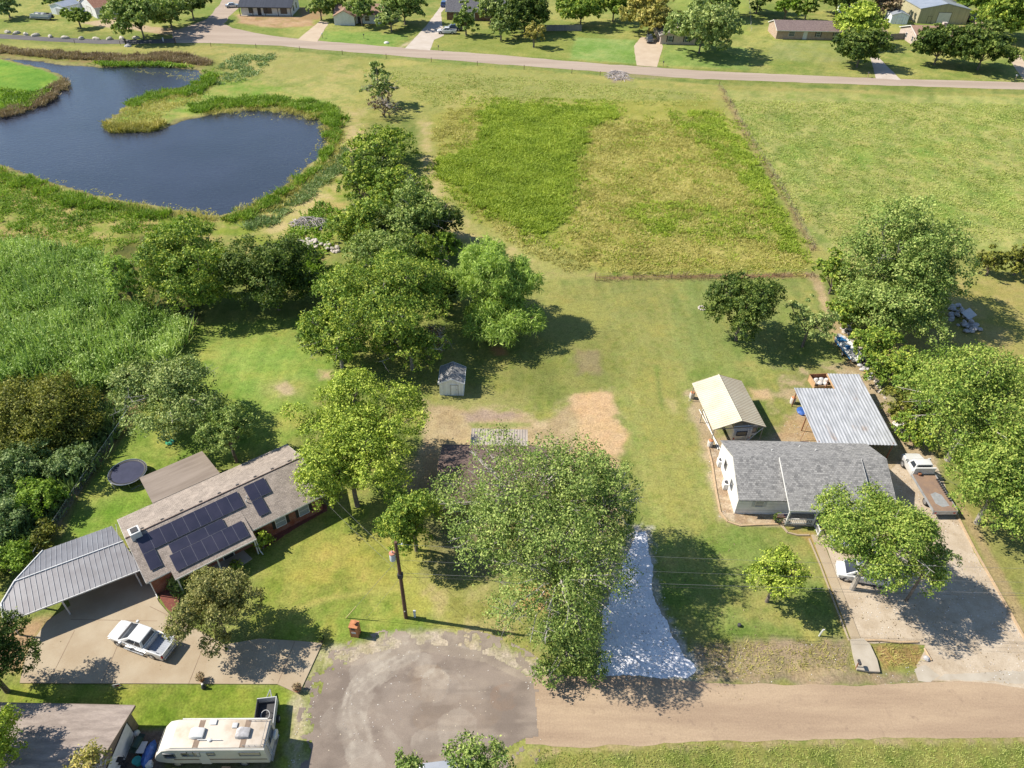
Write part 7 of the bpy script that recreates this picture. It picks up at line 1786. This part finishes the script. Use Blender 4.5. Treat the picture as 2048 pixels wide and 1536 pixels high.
# lane furniture
m = G(253,92); o = thing('lane_post', 'dark post with a weedy stone at its foot beside the asphalt lane', 'post', (m[0],m[1],0)); q = MB(); q.box(-.18,.18,-.18,.18,0,1.9); q.build('post', MT['black'], o); q = MB(); q.lathe([(1.0,0),(.9,.3),(.3,.6),(.05,.62)], (.6,-.3,0), 9); q.build('stone', MT['rubble_blue'], o)
m = G(327,83); o = thing('lane_post', 'white post left of the dark rail at the lane junction', 'post', (m[0],m[1],0)); q = MB(); q.box(-.16,.16,-.12,.12,0,1.1); q.build('post', MT['white'], o, bevel=.04)
m = G(352,87); o = thing('lane_post', 'leaning dark post right of the dark rail at the lane junction', 'post', (m[0],m[1],0)); q = MB(); q.tube([(0,0,0),(-.3,.2,1.5)], .16, 6); q.build('post', MT['pole_wood'], o)
# pale boulders along the lane
def rock_mesh(name, seed, s, mat):
    rg = random.Random(seed); bm = bmesh.new(); bmesh.ops.create_icosphere(bm, subdivisions=2, radius=1)
    for vtx in bm.verts:
        n = .75+.35*vnoise(np.array([vtx.co.x*2+seed]), np.array([vtx.co.y*2+vtx.co.z*3]), 1.0, seed)[0]
        vtx.co = Vector((vtx.co.x*s[0]*n, vtx.co.y*s[1]*n, max(vtx.co.z*s[2]*n, -.25*s[2])))
    me = bpy.data.meshes.new(name); bm.to_mesh(me); bm.free(); me.materials.append(MT[mat]); return me
BR = [rock_mesh('boulder', k, (1.15,.7,.75), 'rock') for k in range(3)]
for i, (u, v) in enumerate([(16,66),(33,67.5),(52,70),(72,72),(101,74),(130,77),(163,78.5),(193,79),(220,79),(244,78),(272,77)]):
    m = G(u, v); o = bpy.data.objects.new('boulder', BR[i % 3]); scene.collection.objects.link(o)
    o.location = (m[0], m[1], .1); o.rotation_euler = (0,0,i*1.3); o.scale = (1+.25*(i % 2), 1, 1)
    tag(o, 'pale limestone boulder in the row along the asphalt lane', 'boulder', 'boulders along the lane')
# rubble heaps
def heap(px, n, s0, s1, mat, label, group, seed, pile=.5, name='rubble_chunk'):
    rg = random.Random(seed); P = polyG(px); MS = [rock_mesh(name, seed+k, (1,.8,.6), mat) for k in range(4)]
    xs = [p[0] for p in P]; ys = [p[1] for p in P]; cx, cy = sum(xs)/len(xs), sum(ys)/len(ys); k = 0
    while k < n:
        x, y = rg.uniform(min(xs),max(xs)), rg.uniform(min(ys),max(ys))
        if sdist(np.array([x]), np.array([y]), P)[0] > 0: continue
        o = bpy.data.objects.new(name, MS[k % 4]); scene.collection.objects.link(o)
        s = rg.uniform(s0, s1); h = pile*max(0, 1-math.hypot((x-cx)/(max(xs)-min(xs)+.1), (y-cy)/(max(ys)-min(ys)+.1))*2)
        o.location = (x, y, h*rg.random()+s*.12); o.scale = (s,s,s); o.rotation_euler = (rg.uniform(-.4,.4), rg.uniform(-.4,.4), rg.uniform(0,6))
        tag(o, label, 'rubble', group); k += 1
heap([(574,488),(600,478),(640,480),(690,500),(680,512),(640,500),(600,500)], 60, .25, .6, 'rubble', 'pale broken concrete chunk in the bank between the brush pile and the treeline', 'concrete chunks on the bank', 3)
heap([(1898,612),(1920,610),(1950,640),(1968,655),(1950,672),(1930,668),(1900,640)], 55, .25, .6, 'rubble_blue', 'greyish chunk in the rubble heap shaded by the tall tree on the right', 'chunks of the shaded rubble heap', 5, .9)
heap([(1680,650),(1700,640),(1712,660),(1690,672)], 14, .2, .45, 'rubble', 'pale stone in the fence row above the blue and white boat', 'stones above the boat', 7, .2)
heap([(1715,712),(1735,705),(1748,735),(1740,760),(1722,740)], 22, .2, .5, 'rubble_blue', 'grey stone in the litter of rocks below the boat by the fence row', 'stones below the boat', 9, .3)
heap([(1742,745),(1760,765),(1772,800),(1758,790)], 16, .2, .45, 'rubble', 'pale stone along the right side of the corrugated metal roof', 'stones beside the corrugated roof', 11, .2)
heap([(1788,845),(1812,842),(1838,870),(1815,888),(1796,868)], 26, .25, .55, 'bag_white', 'whitish bag in the heap of bags right of the corrugated metal roof', 'bags beside the corrugated roof', 13, .5, 'waste_bag')
for (u, v, mt, lab) in ((1806,856,'orange','orange bag lying on the heap of white bags'), (1798,866,'orange','second orange scrap at the left foot of the white bag heap'), (1733,745,'orange','small orange scrap among the stones below the boat')):
    m = G(u, v, .5); o = bpy.data.objects.new('scrap', rock_mesh('scrap', int(u), (.4,.3,.22), mt)); scene.collection.objects.link(o); o.location = (m[0],m[1],.5); tag(o, lab, 'scrap')
m = G(1823,868); tag(MB().cbox((m[0],m[1],.45), (.9,.7,.9), .5).build('scrap_crate', MT['timber'], bevel=.04), 'tan crate standing at the right end of the white bag heap', 'crate')
m = G(1850,885); o = thing('scrap_motor', 'grey outboard motor and pipes lying in the fence row by the truck', 'scrap', (m[0],m[1],0), R(35))
q = MB(); q.tube([(-.9,0,.3),(.9,.1,.5)], [.12,.22], 8); q.build('shaft', MT['steel'], o); q = MB(); q.box(.5,1.0,-.25,.3,.4,.85); q.build('cowling', MT['grey_box'], o, bevel=.08)
m = G(1932,640); o = thing('scrap_sheet', 'whitish flat sheet tilted on top of the shaded rubble heap', 'sheet', (m[0],m[1],.7), R(30)); q = MB(); q.slab([(-.9,-.7,.1),(.9,-.7,.3),(.9,.7,.75),(-.9,.7,.5)], .05); q.build('panel', MT['grey_box'], o)
# brush pile
rg = random.Random(4); q = MB()
P0 = G(620,448)
for k in range(150):
    a, r_ = rg.uniform(0,6.28), rg.random()**.5; x, y = 3.2*r_*math.cos(a), 1.9*r_*math.sin(a); z = 1.1*(1-r_*r_)*rg.random()+.08
    b = rg.uniform(0,6.28); l = rg.uniform(.6,1.6)
    q.tube([(x-l*math.cos(b),y-l*math.sin(b),max(.05,z-.2)),(x,y,z+.15),(x+l*math.cos(b),y+l*math.sin(b),max(.05,z-rg.uniform(0,.3)))], [.06,.05,.015], 4)
o = q.build('brush_pile', MT['twig_grey']); o.location = (P0[0],P0[1],0); tag(o, 'heap of grey dead branches on the bare bank below the pond', 'brush pile')
q = MB(); P0 = G(1236,152)
for k in range(90):
    a, r_ = rg.uniform(0,6.28), rg.random()**.5; x, y = 3.0*r_*math.cos(a), 4.2*r_*math.sin(a); z = .7*(1-r_*r_)*rg.random()+.08; b = rg.uniform(0,6.28); l = rg.uniform(.6,1.7)
    q.tube([(x-l*math.cos(b),y-l*math.sin(b),max(.05,z-.2)),(x,y,z+.15),(x+l*math.cos(b),y+l*math.sin(b),max(.05,z-.2))], [.08,.07,.02], 4)
o = q.build('brush_pile', MT['twig_grey']); o.location = (P0[0],P0[1],0); tag(o, 'pale heap of dead brush at the edge of the far road', 'brush pile')

# ------------------------------------------------------------------ things about the white house and the shelter
def tank(u, v, label, h=.9, r=.32, top='orange'):
    m = G(u, v); o = thing('planter_barrel', label, 'barrel', (m[0],m[1],0)); q = MB(); q.lathe([(r*.85,0),(r,h*.3),(r,h*.9),(r*.92,h)], (0,0,0), 16); q.build('barrel', MT['bag_white'], o, smooth=True)
    q = MB(); q.lathe([(r*.9,h),(r*.8,h+.06),(.05,h+.12)], (0,0,0.004), 10); q.build('soil', MT['terracotta'], o)
tank(1383,796,'white barrel planter at the upper left corner of the rv shelter'); tank(1419,892,'white barrel planter between the rv shelter and the white house'); tank(1584,806,'white barrel planter left of the corrugated metal roof')
for u, v, lab in ((1440,930,'white condenser box at the rear part of the white gable wall'), (1451,975,'white condenser box at the front part of the white gable wall')):
    m = G(u, v); o = thing('air_conditioner', lab, 'air conditioner', (m[0],m[1],0)); q = MB(); q.box(-.38,.38,-.38,.38,0,.85); q.build('case', MT['white'], o, bevel=.04); q = MB(); q.lathe([(.28,.852),(.28,.875),(.05,.89)], (0,0,0), 14); q.build('fan_grille', MT['dark'], o)
for k, (a, b, lab) in enumerate((((1398,820),(1443,905),'white pipe lying along the left side of the rv shelter'), ((1405,820),(1436,900),'second white pipe beside it, nearer the rv shelter'))):
    p, q_ = G(*a), G(*b); tag(MB().tube([(p[0],p[1],.1),(q_[0],q_[1],.1)], .06, 8).build('pvc_pipe', MT['white']), lab, 'pipe')
m = G(1605,824); o = thing('blue_tarp', 'crumpled blue tarp on the bare soil left of the corrugated metal roof', 'tarp', (m[0],m[1],0)); bm_ = rock_mesh('tarp', 21, (.75,.9,.3), 'tarp_blue'); k = bpy.data.objects.new('sheet', bm_); scene.collection.objects.link(k); k.parent = o; k.location = (0,0,.08)
m = G(1640,768); o = thing('wooden_bin', 'open brown wooden bin full of junk behind the corrugated metal roof', 'bin', (m[0],m[1],0), R(6))
q = MB(); q.box(-1.3,1.3,.82,.9,0,1.0); q.build('back_board', MT['rust'], o); q = MB(); q.box(-1.3,-1.22,-.9,.816,0,.9); q.build('side_board', MT['wood_new'], o); q = MB(); q.box(1.22,1.3,-.9,.816,0,.9); q.build('side_board', MT['wood_new'], o); q = MB(); q.box(-1.3,1.3,-.98,-.904,0,.5); q.build('front_board', MT['wood_new'], o)
for k in range(9):
    j = bpy.data.objects.new('junk', rock_mesh('junk', 30+k, (.4,.32,.3), ('bag_white','rubble','grey_box')[k % 3])); scene.collection.objects.link(j); j.location = (o.location.x-.9+k*.22, o.location.y-.4+.4*(k % 3), .35+.1*(k % 2)); tag(j, 'whitish piece of junk inside the open brown wooden bin', 'junk', 'junk in the wooden bin')
m = G(1668,772); o = thing('cot_frame', 'pale framed cot standing beside the brown wooden bin', 'cot', (m[0],m[1],0), R(20))
q = MB(); q.box(-.5,.5,-.9,.9,.5,.58); q.build('bed', MT['teal'], o); q = MB()
for x in (-.5,.45):
    for y in (-.9,.85): q.box(x,x+.05,y,y+.05,0,.5)
q.box(-.55,-.501,-.9,.9,.48,.62); q.box(.501,.55,-.9,.9,.48,.62); q.build('frame', MT['white'], o)
m = G(1712,700); o = thing('junk_trailer', 'small rusty trailer with a tan lid beside the blue and white boat', 'trailer', (m[0],m[1],0), R(100)); q = MB(); q.box(-1.2,1.2,-.6,.6,.45,.95); q.build('box', MT['rust'], o); q = MB(); q.slab([(-1.3,-.65,1.02),(1.2,-.65,1.02),(1.2,.65,1.1),(-1.3,.65,1.1)], .06); q.build('lid', MT['concrete_pale'], o); wheels(o, (-.2,), .72, .28, .16)
m = G(1553,1045); o = thing('potted_plant', 'dark potted plant by the front wall of the white house', 'plant', (m[0],m[1],0)); q = MB(); q.lathe([(.18,0),(.26,.35),(.22,.36)], (0,0,0), 12); q.build('pot', MT['dark'], o)
rgn = np.random.default_rng(3); P_ = rand_dirs(rgn, 300)*np.array([.5,.4,.6]); f = quads_mesh('foliage', leaf_quads(rgn, P_, rand_dirs(rgn,300), .16), rgn.random(300), L['live'], o); f.location = (0,0,.85)
# clutter beside the motorhome
m = G(272,1500,.5); o = thing('barbecue_grill', 'dark green covered barbecue grill between the garage door and the motorhome', 'grill', (m[0],m[1]+.4,0), R(80)); q = MB(); q.box(-.4,.4,-.28,.28,0,.75); q.build('cabinet', MT['dark'], o); q = MB(); q.loft([[(x,-.3,.754),(x,.3,.754),(x,.25,1.0),(x,0,1.12),(x,-.25,1.0)] for x in (-.42,.42)]); q.build('hood', MT['dark_green'], o); q = MB(); q.box(.43,.75,-.25,.25,.72,.76); q.box(-.75,-.43,-.25,.25,.72,.76); q.build('side_shelf', MT['dark_green'], o)
m = G(273,1466,.3); tag(MB().lathe([(.15,0),(.25,.12),(.25,.35),(.15,.48),(.06,.55)], (m[0],m[1],0), 14).build('propane_tank', MT['white'], smooth=True), 'white propane tank on the paving behind the dark green grill', 'gas tank')
m = G(296,1508,.4); o = bpy.data.objects.new('blue_tarp', rock_mesh('blue_tarp', 41, (.45,1.1,.7), 'tarp_blue')); scene.collection.objects.link(o); o.location = (m[0],m[1],.2); tag(o, 'bright blue tarp bundled against the front of the motorhome', 'tarp')
m = G(285,1497,.5); o = thing('side_table', 'grey table between the grill and the blue tarp', 'table', (m[0],m[1],0)); q = MB(); q.box(-.3,.3,-.45,.45,.68,.72); q.build('table_top', MT['grey_box'], o)
for x in (-.26,.22):
    for y in (-.4,.36):
        q = MB(); q.box(x,x+.04,y,y+.04,0,.68); q.build('leg', MT['steel'], o)
m = G(240,1525,.8); o = thing('wire_rack', 'black wire rack shelf against the garage wall at the bottom left', 'rack', (m[0],m[1],0)); 
for x in (-.4,.4):
    for y in (-.2,.2):
        q = MB(); q.tube([(x,y,0),(x,y,1.6)], .02, 5); q.build('upright', MT['black'], o)
for z in (.3,.8,1.3):
    q = MB(); q.box(-.4,.4,-.2,.2,z,z+.03); q.build('shelf', MT['black'], o)
m = G(274,1522,.4); tag(MB().lathe([(.25,0),(.32,.5),(.35,.52),(.3,.5)], (m[0],m[1],0), 14).build('tub', MT['teal'], smooth=True), 'teal tub beside the wire rack at the bottom edge', 'tub')
m = G(298,1528,.3); tag(MB().cbox((m[0],m[1],.25), (.5,.4,.5), .3).build('cooler', MT['white'], bevel=.06), 'white cooler in front of the motorhome nose at the bottom edge', 'cooler')
